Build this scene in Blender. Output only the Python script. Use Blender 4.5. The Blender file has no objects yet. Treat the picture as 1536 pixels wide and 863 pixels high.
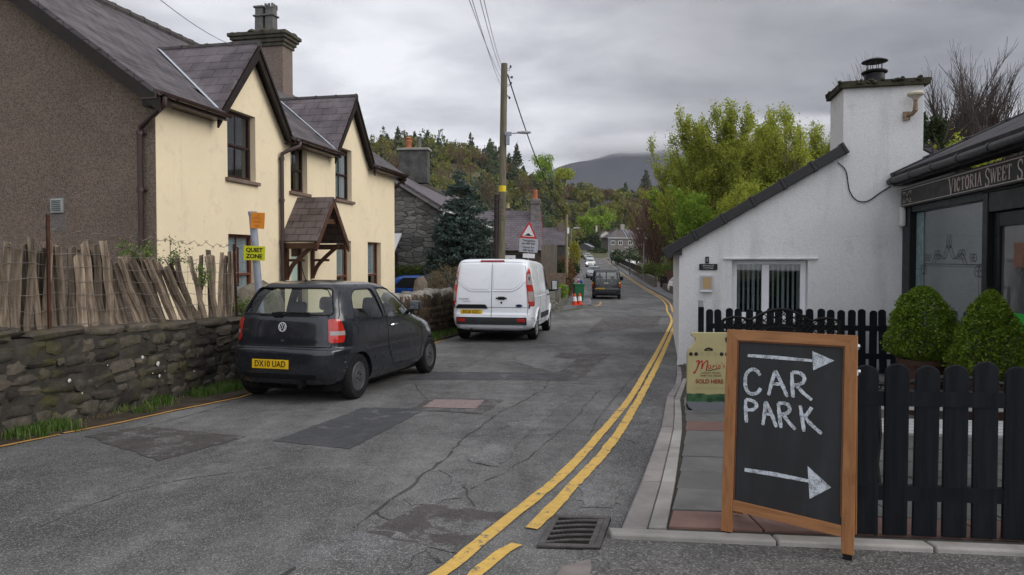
import bpy, bmesh, math, random
import numpy as np
from mathutils import Vector, Matrix
scene = bpy.context.scene
COL = scene.collection
R = math.radians
rng = random.Random(7)
nrg = np.random.default_rng(11)
# camera
CAM_H, PITCH, SHIFT = 1.6, R(1.4), -0.012
cam_data = bpy.data.cameras.new("camera")
cam_data.lens = 24
cam_data.sensor_width = 36
cam_data.shift_y = SHIFT
cam_data.clip_start = 0.05
cam_data.clip_end = 12000
cam = bpy.data.objects.new("camera", cam_data)
cam.location = (0, 0, CAM_H)
cam.rotation_euler = (R(90) - PITCH, 0, 0)
COL.objects.link(cam)
scene.camera = cam
# sky, sun, exposure
SKY = (3.9, 4.6, 9.6, 3.6)          # base, break ahead, behind, overhead
HAZE = 0.00008
CLOUD = .045
SUN_AZ, SUN_EL = R(100), R(29)          # azimuth clockwise from +Y
world = bpy.data.worlds.new("World")
scene.world = world
world.use_nodes = True
wt = world.node_tree
for n in list(wt.nodes):
 wt.nodes.remove(n)
def wn(t, **k):
 n = wt.nodes.new(t)
 for a, b in k.items():
  setattr(n, a, b)
 return n
w_out = wn("ShaderNodeOutputWorld")
w_bg = wn("ShaderNodeBackground")
w_bg.inputs[1].default_value = 0.1
w_sky = wn("ShaderNodeTexSky", sky_type='NISHITA', sun_disc=False, sun_elevation=SUN_EL, sun_rotation=SUN_AZ)
w_tc = wn("ShaderNodeTexCoord")
w_sep = wn("ShaderNodeSeparateXYZ")
wt.links.new(w_tc.outputs['Generated'], w_sep.inputs[0])
w_add = wn("ShaderNodeMath", operation='ADD'); w_add.inputs[1].default_value = 0.22
w_max = wn("ShaderNodeMath", operation='MAXIMUM'); w_max.inputs[1].default_value = 0.0
wt.links.new(w_sep.outputs[2], w_max.inputs[0]); wt.links.new(w_max.outputs[0], w_add.inputs[0])
w_div = wn("ShaderNodeVectorMath", operation='DIVIDE')
w_cmb = wn("ShaderNodeCombineXYZ")
for i in range(3):
 wt.links.new(w_add.outputs[0], w_cmb.inputs[i])
wt.links.new(w_tc.outputs['Generated'], w_div.inputs[0]); wt.links.new(w_cmb.outputs[0], w_div.inputs[1])
w_map = wn("ShaderNodeMapping"); w_map.inputs['Location'].default_value = (3.3, 1.2, 0); w_map.inputs['Scale'].default_value = (1, 1.25, .2)
wt.links.new(w_div.outputs[0], w_map.inputs[0])
w_n1 = wn("ShaderNodeTexNoise"); w_n1.inputs['Scale'].default_value = 1.9; w_n1.inputs['Detail'].default_value = 7; w_n1.inputs['Roughness'].default_value = .5; w_n1.inputs['Distortion'].default_value = .2
wt.links.new(w_map.outputs[0], w_n1.inputs['Vector'])
w_ramp = wn("ShaderNodeValToRGB")
e = w_ramp.color_ramp.elements
e[0].position = .33; e[0].color = (.60, .61, .67, 1)
e[1].position = .64; e[1].color = (1.17, 1.18, 1.24, 1)
wt.links.new(w_n1.outputs[0], w_ramp.inputs[0])
def w_spot(v, a, b, k):
 d = wn("ShaderNodeVectorMath", operation='DOT_PRODUCT'); d.inputs[1].default_value = Vector(v).normalized()
 wt.links.new(w_tc.outputs['Generated'], d.inputs[0])
 g = wn("ShaderNodeMapRange", interpolation_type='SMOOTHSTEP')
 for i_, x_ in ((1, a), (2, b), (3, 0.0), (4, k)): g.inputs[i_].default_value = x_
 wt.links.new(d.outputs['Value'], g.inputs[0])
 return g.outputs[0]
w_a = wn("ShaderNodeMath", operation='ADD'); w_b = wn("ShaderNodeMath", operation='ADD'); w_g = wn("ShaderNodeMath", operation='ADD')
wt.links.new(w_spot((-.21, 1, .31), .885, 1.0, SKY[1]), w_a.inputs[0]); wt.links.new(w_spot((.35, -1, .4), -.2, .9, SKY[2]), w_a.inputs[1])
wt.links.new(w_a.outputs[0], w_b.inputs[0]); wt.links.new(w_spot((0, -.1, 1), .3, 1.0, SKY[3]), w_b.inputs[1])
wt.links.new(w_b.outputs[0], w_g.inputs[0]); w_g.inputs[1].default_value = SKY[0]
w_mul = wn("ShaderNodeVectorMath", operation='SCALE')
wt.links.new(w_ramp.outputs[0], w_mul.inputs[0]); wt.links.new(w_g.outputs[0], w_mul.inputs['Scale'])
w_mix = wn("ShaderNodeMix", data_type='RGBA'); w_mix.inputs[0].default_value = .94
wt.links.new(w_sky.outputs[0], w_mix.inputs[6]); wt.links.new(w_mul.outputs[0], w_mix.inputs[7])
wt.links.new(w_mix.outputs[2], w_bg.inputs[0])
wt.links.new(w_bg.outputs[0], w_out.inputs[0])
sun_data = bpy.data.lights.new("sun", 'SUN')
sun_data.energy = 1.9
sun_data.angle = R(42)
sun_data.color = (1, .96, .9)
sun = bpy.data.objects.new("sun", sun_data)
sd = Vector((math.sin(SUN_AZ) * math.cos(SUN_EL), math.cos(SUN_AZ) * math.cos(SUN_EL), math.sin(SUN_EL)))
sun.rotation_euler = (-sd).to_track_quat('-Z', 'Y').to_euler()
COL.objects.link(sun)
scene.view_settings.view_transform = 'Standard'
scene.view_settings.look = 'None'
scene.view_settings.exposure = 0.0
scene.view_settings.gamma = 1
scene.view_settings.use_curve_mapping = False
scene.render.engine = 'CYCLES'
scene.cycles.max_bounces = 8
scene.cycles.transparent_max_bounces = 12
scene.cycles.volume_bounces = 2
scene.cycles.use_denoising = True
# land profile along the road and photo-to-place lookups
PROFILE = [(-60, .3), (-30, .15), (0, .03), (3.5, 0), (8.75, -.19), (17.2, -.41), (30, -.80), (44, -1.06), (60, -1.2), (90, -.75), (125, .05),
  (160, 1.3), (200, 2.8), (260, 5.5), (400, 14)]
_n = len(PROFILE)
_d = [(PROFILE[i + 1][1] - PROFILE[i][1]) / (PROFILE[i + 1][0] - PROFILE[i][0]) for i in range(_n - 1)]
_m = [_d[0]] + [(_d[i - 1] + _d[i]) / 2 for i in range(1, _n - 1)] + [_d[-1]]
def prof(y):
 if y <= PROFILE[0][0]:
  return PROFILE[0][1]
 if y >= PROFILE[-1][0]:
  return PROFILE[-1][1] + (y - PROFILE[-1][0]) * _m[-1]
 for i in range(_n - 1):
  if y <= PROFILE[i + 1][0]:
   h = PROFILE[i + 1][0] - PROFILE[i][0]
   t = (y - PROFILE[i][0]) / h
   return ((2 * t**3 - 3 * t * t + 1) * PROFILE[i][1] + (t**3 - 2 * t * t + t) * h * _m[i]
     + (-2 * t**3 + 3 * t * t) * PROFILE[i + 1][1] + (t**3 - t * t) * h * _m[i + 1])
def slope_at(y):
 return (prof(y + .5) - prof(y - .5))
def _ray(px, py):
 x = (px - 768) / 1024
 y = (431.5 - py) / 1024 + SHIFT * 1.5
 return x, math.cos(PITCH) + y * math.sin(PITCH), -math.sin(PITCH) + y * math.cos(PITCH)
def at(px, py, Y):
 r = _ray(px, py)
 k = Y / r[1]
 return Vector((r[0] * k, Y, CAM_H + r[2] * k))
def gnd(px, py, dz=0.0):
 r = _ray(px, py)
 k = 1.0
 while k < 400:
  if CAM_H + r[2] * k - prof(r[1] * k) - dz < 0:
   a, b = k / 1.01, k
   for _ in range(30):
    m = (a + b) / 2
    if CAM_H + r[2] * m - prof(r[1] * m) - dz < 0: b = m
    else: a = m
   return Vector((r[0] * b, r[1] * b, CAM_H + r[2] * b))
  k *= 1.01
# mesh helpers
class MB:
 """collects shapes and links them as one mesh object"""
 def __init__(s):
  s.v = []; s.f = []; s.mi = []; s.M = Matrix.Identity(4); s.cur = 0
 def add(s, vs, fs):
  b = len(s.v)
  s.v += [s.M @ Vector(v) for v in vs]
  s.f += [tuple(i + b for i in f) for f in fs]
  s.mi += [s.cur] * len(fs)
  return s
 def box(s, c, d, rot=None, taper=None):
  x, y, z = d[0] / 2, d[1] / 2, d[2] / 2
  tx, ty = taper or (1, 1)
  vs = [(-x, -y, -z), (x, -y, -z), (x, y, -z), (-x, y, -z), (-x * tx, -y * ty, z), (x * tx, -y * ty, z), (x * tx, y * ty, z), (-x * tx, y * ty, z)]
  m = Matrix.Translation(c)
  if rot is not None:
   from mathutils import Euler
   m = m @ Euler(rot).to_matrix().to_4x4()
  vs = [m @ Vector(v) for v in vs]
  return s.add(vs, [(0, 3, 2, 1), (4, 5, 6, 7), (0, 1, 5, 4), (1, 2, 6, 5), (2, 3, 7, 6), (3, 0, 4, 7)])
 def prism(s, poly, axis, a, b):
  """2-D polygon extruded along axis ('x': poly is (y,z), 'y': (x,z), 'z': (x,y)) from a to b"""
  def P(p, t):
   return {'x': (t, p[0], p[1]), 'y': (p[0], t, p[1]), 'z': (p[0], p[1], t)}[axis]
  n = len(poly)
  ar = sum(poly[i][0] * poly[(i + 1) % n][1] - poly[(i + 1) % n][0] * poly[i][1] for i in range(n))
  if (ar < 0) != (axis == 'y'):
   poly = poly[::-1]
  vs = [P(p, a) for p in poly] + [P(p, b) for p in poly]
  fs = [tuple(range(n))[::-1], tuple(range(n, 2 * n))] + [(i, (i + 1) % n, n + (i + 1) % n, n + i) for i in range(n)]
  if b < a:
   fs = [f[::-1] for f in fs]
  return s.add(vs, fs)
 def tube(s, pts, r, n=8, cap=True):
  pts = [Vector(p) for p in pts]
  rs = r if isinstance(r, (list, tuple)) else [r] * len(pts)
  vs = []; fs = []
  up = None
  for i, p in enumerate(pts):
   t = (pts[min(i + 1, len(pts) - 1)] - pts[max(i - 1, 0)])
   if t.length < 1e-9: t = Vector((0, 0, 1))
   t.normalize()
   if up is None:
    up = Vector((0, 0, 1)) if abs(t.z) < .9 else Vector((1, 0, 0))
   a = t.cross(up)
   if a.length < 1e-6: a = t.cross(Vector((1, .3, 0)))
   a.normalize()
   b = a.cross(t); up = b
   for k in range(n):
    th = 2 * math.pi * k / n
    vs.append(p + (a * math.cos(th) + b * math.sin(th)) * rs[i])
  for i in range(len(pts) - 1):
   for k in range(n):
    fs.append((i * n + k, i * n + (k + 1) % n, (i + 1) * n + (k + 1) % n, (i + 1) * n + k))
  if cap:
   fs.append(tuple(range(n))[::-1]); fs.append(tuple(range((len(pts) - 1) * n, len(pts) * n)))
  return s.add(vs, fs)
 def lathe(s, prof2, n=24, axis='z', c=(0, 0, 0), closed=False):
  vs = []; fs = []
  for (r, h) in prof2:
   for k in range(n):
    th = 2 * math.pi * k / n
    u, w = r * math.cos(th), r * math.sin(th)
    vs.append({'z': (c[0] + u, c[1] + w, c[2] + h), 'x': (c[0] + h, c[1] + u, c[2] + w), 'y': (c[0] + w, c[1] + h, c[2] + u)}[axis])
  m = len(prof2)
  for i in range(m if closed else m - 1):
   for k in range(n):
    j = (i + 1) % m
    fs.append((i * n + k, i * n + (k + 1) % n, j * n + (k + 1) % n, j * n + k))
  if not closed:
   if prof2[0][0] > 1e-4: fs.append(tuple(range(n))[::-1])
   if prof2[-1][0] > 1e-4: fs.append(tuple(range((m - 1) * n, m * n)))
  return s.add(vs, fs)
 def quad(s, *p):
  return s.add(p, [tuple(range(len(p)))])
 def slab(s, p, th):
  """planar polygon p (3-D points, seen from its outer side counter-clockwise) thickened inwards by th"""
  p = [Vector(q) for q in p]
  nrm = Vector((0, 0, 0))
  for i in range(1, len(p) - 1):
   nrm += (p[i] - p[0]).cross(p[i + 1] - p[0])
  nrm.normalize()
  q = [v - nrm * th for v in p]
  n = len(p)
  return s.add(p + q, [tuple(range(n)), tuple(range(n, 2 * n))[::-1]] + [(i, n + i, n + (i + 1) % n, (i + 1) % n) for i in range(n)])
 def build(s, name, mat, parent=None, smooth=False, bevel=0, seg=2, sharp=40):
  me = bpy.data.meshes.new(name)
  me.from_pydata([tuple(v) for v in s.v], [], s.f)
  mats = mat if isinstance(mat, (list, tuple)) else [mat]
  for m in mats: me.materials.append(m)
  if len(mats) > 1: me.polygons.foreach_set('material_index', s.mi)
  metric_uv(me)
  if smooth:
   me.polygons.foreach_set('use_smooth', [True] * len(me.polygons))
   if sharp: me.set_sharp_from_angle(angle=R(sharp))
  o = bpy.data.objects.new(name, me)
  COL.objects.link(o)
  if parent is not None: o.parent = parent
  if bevel:
   bv = o.modifiers.new("bevel", 'BEVEL'); bv.width = bevel; bv.segments = seg; bv.limit_method = 'ANGLE'; bv.angle_limit = R(35)
  return o
def metric_uv(me):
 """box-projected UVs in metres: u level, v up the slope"""
 n = len(me.loops)
 if n == 0: return
 uv = me.uv_layers.new(name="metric")
 co = np.empty(len(me.vertices) * 3); me.vertices.foreach_get('co', co); co = co.reshape(-1, 3)
 vi = np.empty(n, dtype=np.int32); me.loops.foreach_get('vertex_index', vi)
 nr = np.empty(len(me.polygons) * 3); me.polygons.foreach_get('normal', nr); nr = nr.reshape(-1, 3)
 tot = np.empty(len(me.polygons), dtype=np.int32); me.polygons.foreach_get('loop_total', tot)
 pl = np.repeat(np.arange(len(me.polygons)), tot)
 u = np.cross(np.array([0, 0, 1.0]), nr)
 l = np.linalg.norm(u, axis=1)
 u[l < .05] = (1, 0, 0)
 u /= np.maximum(np.linalg.norm(u, axis=1), 1e-9)[:, None]
 v = np.cross(nr, u)
 p = co[vi]
 out = np.stack([(p * u[pl]).sum(1), (p * v[pl]).sum(1)], 1).astype(np.float32)
 uv.data.foreach_set('uv', out.ravel())
def raw_mesh(name, V, F, mat, parent=None, smooth=False):
 """fast path for large meshes; V (n,3), F (m,k)"""
 me = bpy.data.meshes.new(name)
 V = np.asarray(V, dtype=np.float32); F = np.asarray(F, dtype=np.int32)
 k = F.shape[1]
 me.vertices.add(len(V)); me.vertices.foreach_set('co', V.ravel())
 me.loops.add(F.size); me.loops.foreach_set('vertex_index', F.ravel())
 me.polygons.add(len(F)); me.polygons.foreach_set('loop_start', np.arange(0, F.size, k, dtype=np.int32))
 me.polygons.foreach_set('loop_total', np.full(len(F), k, dtype=np.int32))
 me.update(calc_edges=True)
 if smooth: me.polygons.foreach_set('use_smooth', [True] * len(F))
 me.materials.append(mat)
 o = bpy.data.objects.new(name, me); COL.objects.link(o)
 if parent is not None: o.parent = parent
 return o
def thing(name, label, cat, loc=(0, 0, 0), rz=0.0, group=None, rx=0.0):
 o = bpy.data.objects.new(name, None); COL.objects.link(o)
 o.empty_display_size = .2
 o.location = loc; o.rotation_euler = (rx, 0, rz)
 return tag(o, label, cat, group)
def tag(o, label, cat=None, group=None, kind=None):
 o['label'] = label
 if cat: o['category'] = cat
 if group: o['group'] = group
 if kind: o['kind'] = kind
 return o
def structure(o, label=None):
 o['kind'] = 'structure'
 if label: o['label'] = label
 return o
def stuff(o, label, cat):
 o['label'] = label; o['category'] = cat; o['kind'] = 'stuff'
 return o
def dup(root, label, loc=None, rz=None, rx=None, group=None, scale=None):
 """a thing copied with its parts and sub-parts"""
 def cp(o, parent):
  c = o.copy(); COL.objects.link(c)
  if parent is not None:
   c.parent = parent
  for ch in o.children: cp(ch, c)
  return c
 c = cp(root, None)
 c['label'] = label
 if loc is not None: c.location = loc
 if rz is not None: c.rotation_euler.z = rz
 if rx is not None: c.rotation_euler.x = rx
 if scale is not None: c.scale = scale
 if group: c['group'] = group
 return c
def boolean(o, cutters, op='DIFFERENCE'):
 for c in cutters:
  m = o.modifiers.new("cut", 'BOOLEAN'); m.operation = op; m.object = c; m.solver = 'EXACT'
 dg = bpy.context.evaluated_depsgraph_get()
 me = bpy.data.meshes.new_from_object(o.evaluated_get(dg))
 old = o.data
 o.modifiers.clear()
 o.data = me
 me.name = old.name
 for c in cutters:
  d = c.data
  bpy.data.objects.remove(c); bpy.data.meshes.remove(d)
def text(name, body, size, mat, parent, M, align='CENTER', sx=1.0, ext=.0015, bold=0.0, space=1.0):
 cu = bpy.data.curves.new(name, 'FONT')
 cu.body = body; cu.size = size; cu.align_x = align; cu.align_y = 'CENTER'; cu.extrude = ext; cu.offset = bold
 cu.space_character = space
 cu.materials.append(mat)
 o = bpy.data.objects.new(name, cu); COL.objects.link(o)
 me = bpy.data.meshes.new_from_object(o.evaluated_get(bpy.context.evaluated_depsgraph_get()))
 bpy.data.objects.remove(o); bpy.data.curves.remove(cu)
 me.name = name
 o = bpy.data.objects.new(name, me); COL.objects.link(o)
 o.parent = parent
 o.matrix_local = M @ Matrix.Diagonal((sx, 1, 1, 1))
 return o
FACE_SOUTH = Matrix.Rotation(R(90), 4, 'X')        # lettering that reads for a viewer looking along +Y
def ribbon(mb, pts, w, y=0.0, th=.0015):
 """flat stroke of width w (number or list) in the xz plane, facing -y"""
 ws = w if isinstance(w, (list, tuple)) else [w] * len(pts)
 P = [Vector((p[0], p[1])) for p in pts]
 L = []; Rr = []
 for i, p in enumerate(P):
  a = P[max(i - 1, 0)]; b = P[min(i + 1, len(P) - 1)]
  t = (b - a)
  if t.length < 1e-9: t = Vector((1, 0))
  t.normalize()
  nn = Vector((-t.y, t.x)) * ws[i] / 2
  L.append(p + nn); Rr.append(p - nn)
 for i in range(len(P) - 1):
  q = [L[i], Rr[i], Rr[i + 1], L[i + 1]]
  mb.add([(c.x, y, c.y) for c in q] + [(c.x, y - th, c.y) for c in q], [(4, 5, 6, 7), (0, 4, 7, 3), (1, 2, 6, 5)])
def curve2(pts, n=8):
 """Catmull-Rom through 2-D points"""
 out = []
 P = [Vector(p) for p in pts]
 for i in range(len(P) - 1):
  p0 = P[max(i - 1, 0)]; p1 = P[i]; p2 = P[i + 1]; p3 = P[min(i + 2, len(P) - 1)]
  for k in range(n):
   t = k / n
   out.append(.5 * ((2 * p1) + (p2 - p0) * t + (2 * p0 - 5 * p1 + 4 * p2 - p3) * t * t + (-p0 + 3 * p1 - 3 * p2 + p3) * t**3))
 out.append(P[-1])
 return out
# materials
def new_mat(name):
 m = bpy.data.materials.new(name); m.use_nodes = True
 nt = m.node_tree
 b = nt.nodes['Principled BSDF']
 return m, nt, b
def N(nt, t, ins=None, **k):
 n = nt.nodes.new(t)
 for a, v in k.items(): setattr(n, a, v)
 for a, v in (ins or {}).items():
  if hasattr(v, 'is_output') or isinstance(v, bpy.types.NodeSocket): nt.links.new(v, n.inputs[a])
  else: n.inputs[a].default_value = v
 return n
def mixc(nt, fac, a, b, mode='MIX'):
 n = nt.nodes.new("ShaderNodeMix"); n.data_type = 'RGBA'; n.blend_type = mode
 for i, v in ((0, fac), (6, a), (7, b)):
  if isinstance(v, bpy.types.NodeSocket): nt.links.new(v, n.inputs[i])
  else: n.inputs[i].default_value = v if i == 0 else (*v, 1) if len(v) == 3 else v
 return n.outputs[2]
def ramp(nt, fac, stops, interp='LINEAR'):
 n = nt.nodes.new("ShaderNodeValToRGB"); n.color_ramp.interpolation = interp
 el = n.color_ramp.elements
 while len(el) < len(stops): el.new(.5)
 for e_, (p, c) in zip(el, stops):
  e_.position = p; e_.color = (c, c, c, 1) if isinstance(c, (int, float)) else (*c, 1)
 nt.links.new(fac, n.inputs[0])
 return n.outputs[0]
def coords(nt, kind='Object', scale=(1, 1, 1)):
 tc = nt.nodes.new("ShaderNodeTexCoord")
 mp = nt.nodes.new("ShaderNodeMapping"); mp.inputs['Scale'].default_value = scale
 nt.links.new(tc.outputs[kind], mp.inputs[0])
 return mp.outputs[0]
def noise(nt, vec, scale, detail=5, rough=.55, dist=0.0):
 return N(nt, "ShaderNodeTexNoise", {'Vector': vec, 'Scale': scale, 'Detail': detail, 'Roughness': rough, 'Distortion': dist}).outputs[0]
def bump(nt, b, h, strength=.3, dist=.02, chain=None):
 n = N(nt, "ShaderNodeBump", {'Height': h, 'Strength': strength, 'Distance': dist})
 if chain is not None: nt.links.new(chain, n.inputs['Normal'])
 nt.links.new(n.outputs[0], b.inputs['Normal'])
 return n.outputs[0]
def sc(c, k):
 return tuple(min(1, x * k) for x in c)
def plain(name, col, rough=.6, var=.18, scale=6, metal=0.0, bmp=.1, bscale=60, spec=.2, island=0.0, coat=0.0):
 """uneven, slightly worn surface of one colour"""
 m, nt, b = new_mat(name)
 v = coords(nt)
 f = noise(nt, v, scale, 6)
 c = mixc(nt, ramp(nt, f, [(.3, 0), (.72, 1)]), sc(col, 1 - var), sc(col, 1 + var))
 if island:
  g = nt.nodes.new("ShaderNodeNewGeometry")
  c = mixc(nt, g.outputs['Random Per Island'], mixc(nt, 1, c, (1 - island,) * 3, 'MULTIPLY'), mixc(nt, 1, c, (1 + island,) * 3, 'MULTIPLY'))
 nt.links.new(c, b.inputs['Base Color'])
 rr = ramp(nt, noise(nt, v, scale * 2.3, 4), [(.3, max(0, rough - .08)), (.7, min(1, rough + .08))])
 nt.links.new(rr, b.inputs['Roughness'])
 b.inputs['Metallic'].default_value = metal
 b.inputs['Specular IOR Level'].default_value = spec
 if coat: b.inputs['Coat Weight'].default_value = coat; b.inputs['Coat Roughness'].default_value = .06
 if bmp: bump(nt, b, noise(nt, v, bscale, 3), bmp, .01)
 return m
def glass_mat(name, tint=(.5, .55, .55), refl=1.0, rough=.02):
 m = bpy.data.materials.new(name); m.use_nodes = True
 nt = m.node_tree; nt.nodes.clear()
 out = nt.nodes.new("ShaderNodeOutputMaterial")
 tr = N(nt, "ShaderNodeBsdfTransparent", {'Color': (*tint, 1)})
 gl = N(nt, "ShaderNodeBsdfGlossy", {'Color': (refl, refl, refl, 1), 'Roughness': rough})
 lw = N(nt, "ShaderNodeLayerWeight", {0: .5})
 fr = N(nt, "ShaderNodeMath", {0: N(nt, "ShaderNodeMath", {0: lw.outputs['Facing'], 1: 3.5}, operation='POWER').outputs[0], 1: .7, 2: .05}, operation='MULTIPLY_ADD')
 mx = nt.nodes.new("ShaderNodeMixShader")
 nt.links.new(fr.outputs[0], mx.inputs[0]); nt.links.new(tr.outputs[0], mx.inputs[1]); nt.links.new(gl.outputs[0], mx.inputs[2])
 nt.links.new(mx.outputs[0], out.inputs[0])
 return m
def foliage(name, cols, trans=.25, rough=.6):
 """leaves: colour varies from leaf to leaf; some light comes through"""
 m, nt, b = new_mat(name)
 g = nt.nodes.new("ShaderNodeNewGeometry")
 v = coords(nt)
 big = noise(nt, v, .9, 3)
 f = N(nt, "ShaderNodeMath", {0: g.outputs['Random Per Island'], 1: .55}, operation='MULTIPLY').outputs[0]
 f2 = N(nt, "ShaderNodeMath", {0: big, 1: .45}, operation='MULTIPLY').outputs[0]
 s = N(nt, "ShaderNodeMath", {0: f, 1: f2}, operation='ADD').outputs[0]
 k = len(cols)
 c = ramp(nt, s, [(.15 + .6 * i / (k - 1), cols[i]) for i in range(k)])
 nt.links.new(c, b.inputs['Base Color'])
 b.inputs['Roughness'].default_value = rough
 b.inputs['Specular IOR Level'].default_value = .25
 if trans:
  tl = nt.nodes.new("ShaderNodeBsdfTranslucent"); nt.links.new(c, tl.inputs[0])
  mx = nt.nodes.new("ShaderNodeMixShader"); mx.inputs[0].default_value = trans
  out = nt.nodes['Material Output']
  nt.links.new(b.outputs[0], mx.inputs[1]); nt.links.new(tl.outputs[0], mx.inputs[2]); nt.links.new(mx.outputs[0], out.inputs[0])
 return m
def slate_mat(name, c1, c2, w=.26, h=.2, moss=0.0, streak=.35):
 m, nt, b = new_mat(name)
 uv = coords(nt, 'UV')
 br = N(nt, "ShaderNodeTexBrick", {'Vector': uv, 'Color1': (*c1, 1), 'Color2': (*c2, 1), 'Mortar': (*sc(c1, .35), 1), 'Scale': 1.0, 'Mortar Size': .011,
  'Mortar Smooth': .1, 'Brick Width': w, 'Row Height': h, 'Bias': 0.0})
 ob = coords(nt)
 n1 = noise(nt, ob, 1.7, 6)
 c = mixc(nt, ramp(nt, n1, [(.35, 0), (.7, 1)]), br.outputs[0], mixc(nt, streak, br.outputs[0], (.24, .21, .22)))
 st = noise(nt, coords(nt, 'UV', (6, .7, 1)), 1.0, 4)
 c = mixc(nt, ramp(nt, st, [(.56, 0), (.8, .5)]), c, sc(c2, 1.6))
 if moss:
  c = mixc(nt, ramp(nt, noise(nt, ob, 3.2, 6), [(.6 - moss * .2, 0), (.75, .8)]), c, (.07, .075, .03))
 nt.links.new(c, b.inputs['Base Color'])
 b.inputs['Roughness'].default_value = .68
 b.inputs['Specular IOR Level'].default_value = .22
 sx = nt.nodes.new("ShaderNodeSeparateXYZ"); nt.links.new(uv, sx.inputs[0])
 fr = N(nt, "ShaderNodeMath", {0: sx.outputs[1], 1: h}, operation='DIVIDE').outputs[0]
 fr = N(nt, "ShaderNodeMath", {0: fr}, operation='FRACT').outputs[0]
 ht = N(nt, "ShaderNodeMath", {0: fr, 1: -1.0}, operation='MULTIPLY').outputs[0]
 inv = N(nt, "ShaderNodeMath", {0: ht, 1: br.outputs[1]}, operation='SUBTRACT').outputs[0]
 ch = bump(nt, b, inv, .8, .014)
 bump(nt, b, noise(nt, ob, 45, 4), .25, .01, ch)
 return m
def roughcast(name, c1, c2, scale=70, strength=.8, stain=None, dist=.012):
 """pebble-dash or roughcast render"""
 m, nt, b = new_mat(name)
 v = coords(nt)
 vo = N(nt, "ShaderNodeTexVoronoi", {'Vector': v, 'Scale': scale, 'Randomness': 1.0})
 g = N(nt, "ShaderNodeSeparateColor", {0: vo.outputs['Color']}).outputs[0]
 c = mixc(nt, g, c1, c2)
 big = noise(nt, v, .9, 6)
 c = mixc(nt, ramp(nt, big, [(.35, .0), (.75, .35)]), c, sc(c1, .7))
 if stain:
  sv = noise(nt, coords(nt, 'Object', (2.6, 2.6, .35)), 1.0, 6, .6)
  c = mixc(nt, ramp(nt, sv, [(.55, 0), (.78, .55)]), c, stain)
  sp = noise(nt, v, 3.0, 7, .65)
  c = mixc(nt, ramp(nt, sp, [(.58, 0), (.72, .4)]), c, stain)
 nt.links.new(c, b.inputs['Base Color'])
 b.inputs['Roughness'].default_value = .85
 b.inputs['Specular IOR Level'].default_value = .2
 ch = bump(nt, b, vo.outputs['Distance'], strength, dist)
 bump(nt, b, noise(nt, v, scale * .35, 4), strength * .7, dist, ch)
 return m
def render_wall(name, col, stain):
 """smooth painted render with faint patches and runs"""
 m, nt, b = new_mat(name)
 v = coords(nt)
 f = noise(nt, v, 1.1, 6)
 c = mixc(nt, ramp(nt, f, [(.35, 0), (.7, 1)]), sc(col, .94), sc(col, 1.03))
 sv = noise(nt, coords(nt, 'Object', (5, 5, .5)), 1.0, 6, .6)
 c = mixc(nt, ramp(nt, sv, [(.57, 0), (.82, .45)]), c, stain)
 sp = noise(nt, v, 2.2, 8, .7)
 c = mixc(nt, ramp(nt, sp, [(.52, 0), (.7, .5)]), c, stain)
 nt.links.new(c, b.inputs['Base Color'])
 b.inputs['Roughness'].default_value = .85
 b.inputs['Specular IOR Level'].default_value = .2
 ch = bump(nt, b, noise(nt, v, 9, 5), .2, .02)
 bump(nt, b, noise(nt, v, 130, 3), .25, .006, ch)
 return m
def stone_mat(name, c1, c2, lichen=(.3, .3, .27), lich=.3, moss=None, wet=.0):
 """stones that differ from one to the next (each stone is its own island)"""
 m, nt, b = new_mat(name)
 g = nt.nodes.new("ShaderNodeNewGeometry")
 v = coords(nt)
 c = mixc(nt, g.outputs['Random Per Island'], c1, c2)
 f = noise(nt, v, 7, 7, .65)
 c = mixc(nt, ramp(nt, f, [(.3, 0), (.75, 1)]), mixc(nt, 1, c, (.6, .6, .6), 'MULTIPLY'), mixc(nt, 1, c, (1.35, 1.32, 1.28), 'MULTIPLY'))
 c = mixc(nt, ramp(nt, noise(nt, v, 14, 6, .7), [(.62, 0), (.7, lich)]), c, lichen)
 if moss:
  c = mixc(nt, ramp(nt, noise(nt, v, 2.4, 6, .6), [(.52, 0), (.68, .75)]), c, moss)
 nt.links.new(c, b.inputs['Base Color'])
 b.inputs['Roughness'].default_value = .8
 b.inputs['Specular IOR Level'].default_value = .12
 ch = bump(nt, b, noise(nt, v, 9, 6, .6), .7, .03)
 bump(nt, b, noise(nt, v, 60, 4), .4, .01, ch)
 return m
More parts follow.
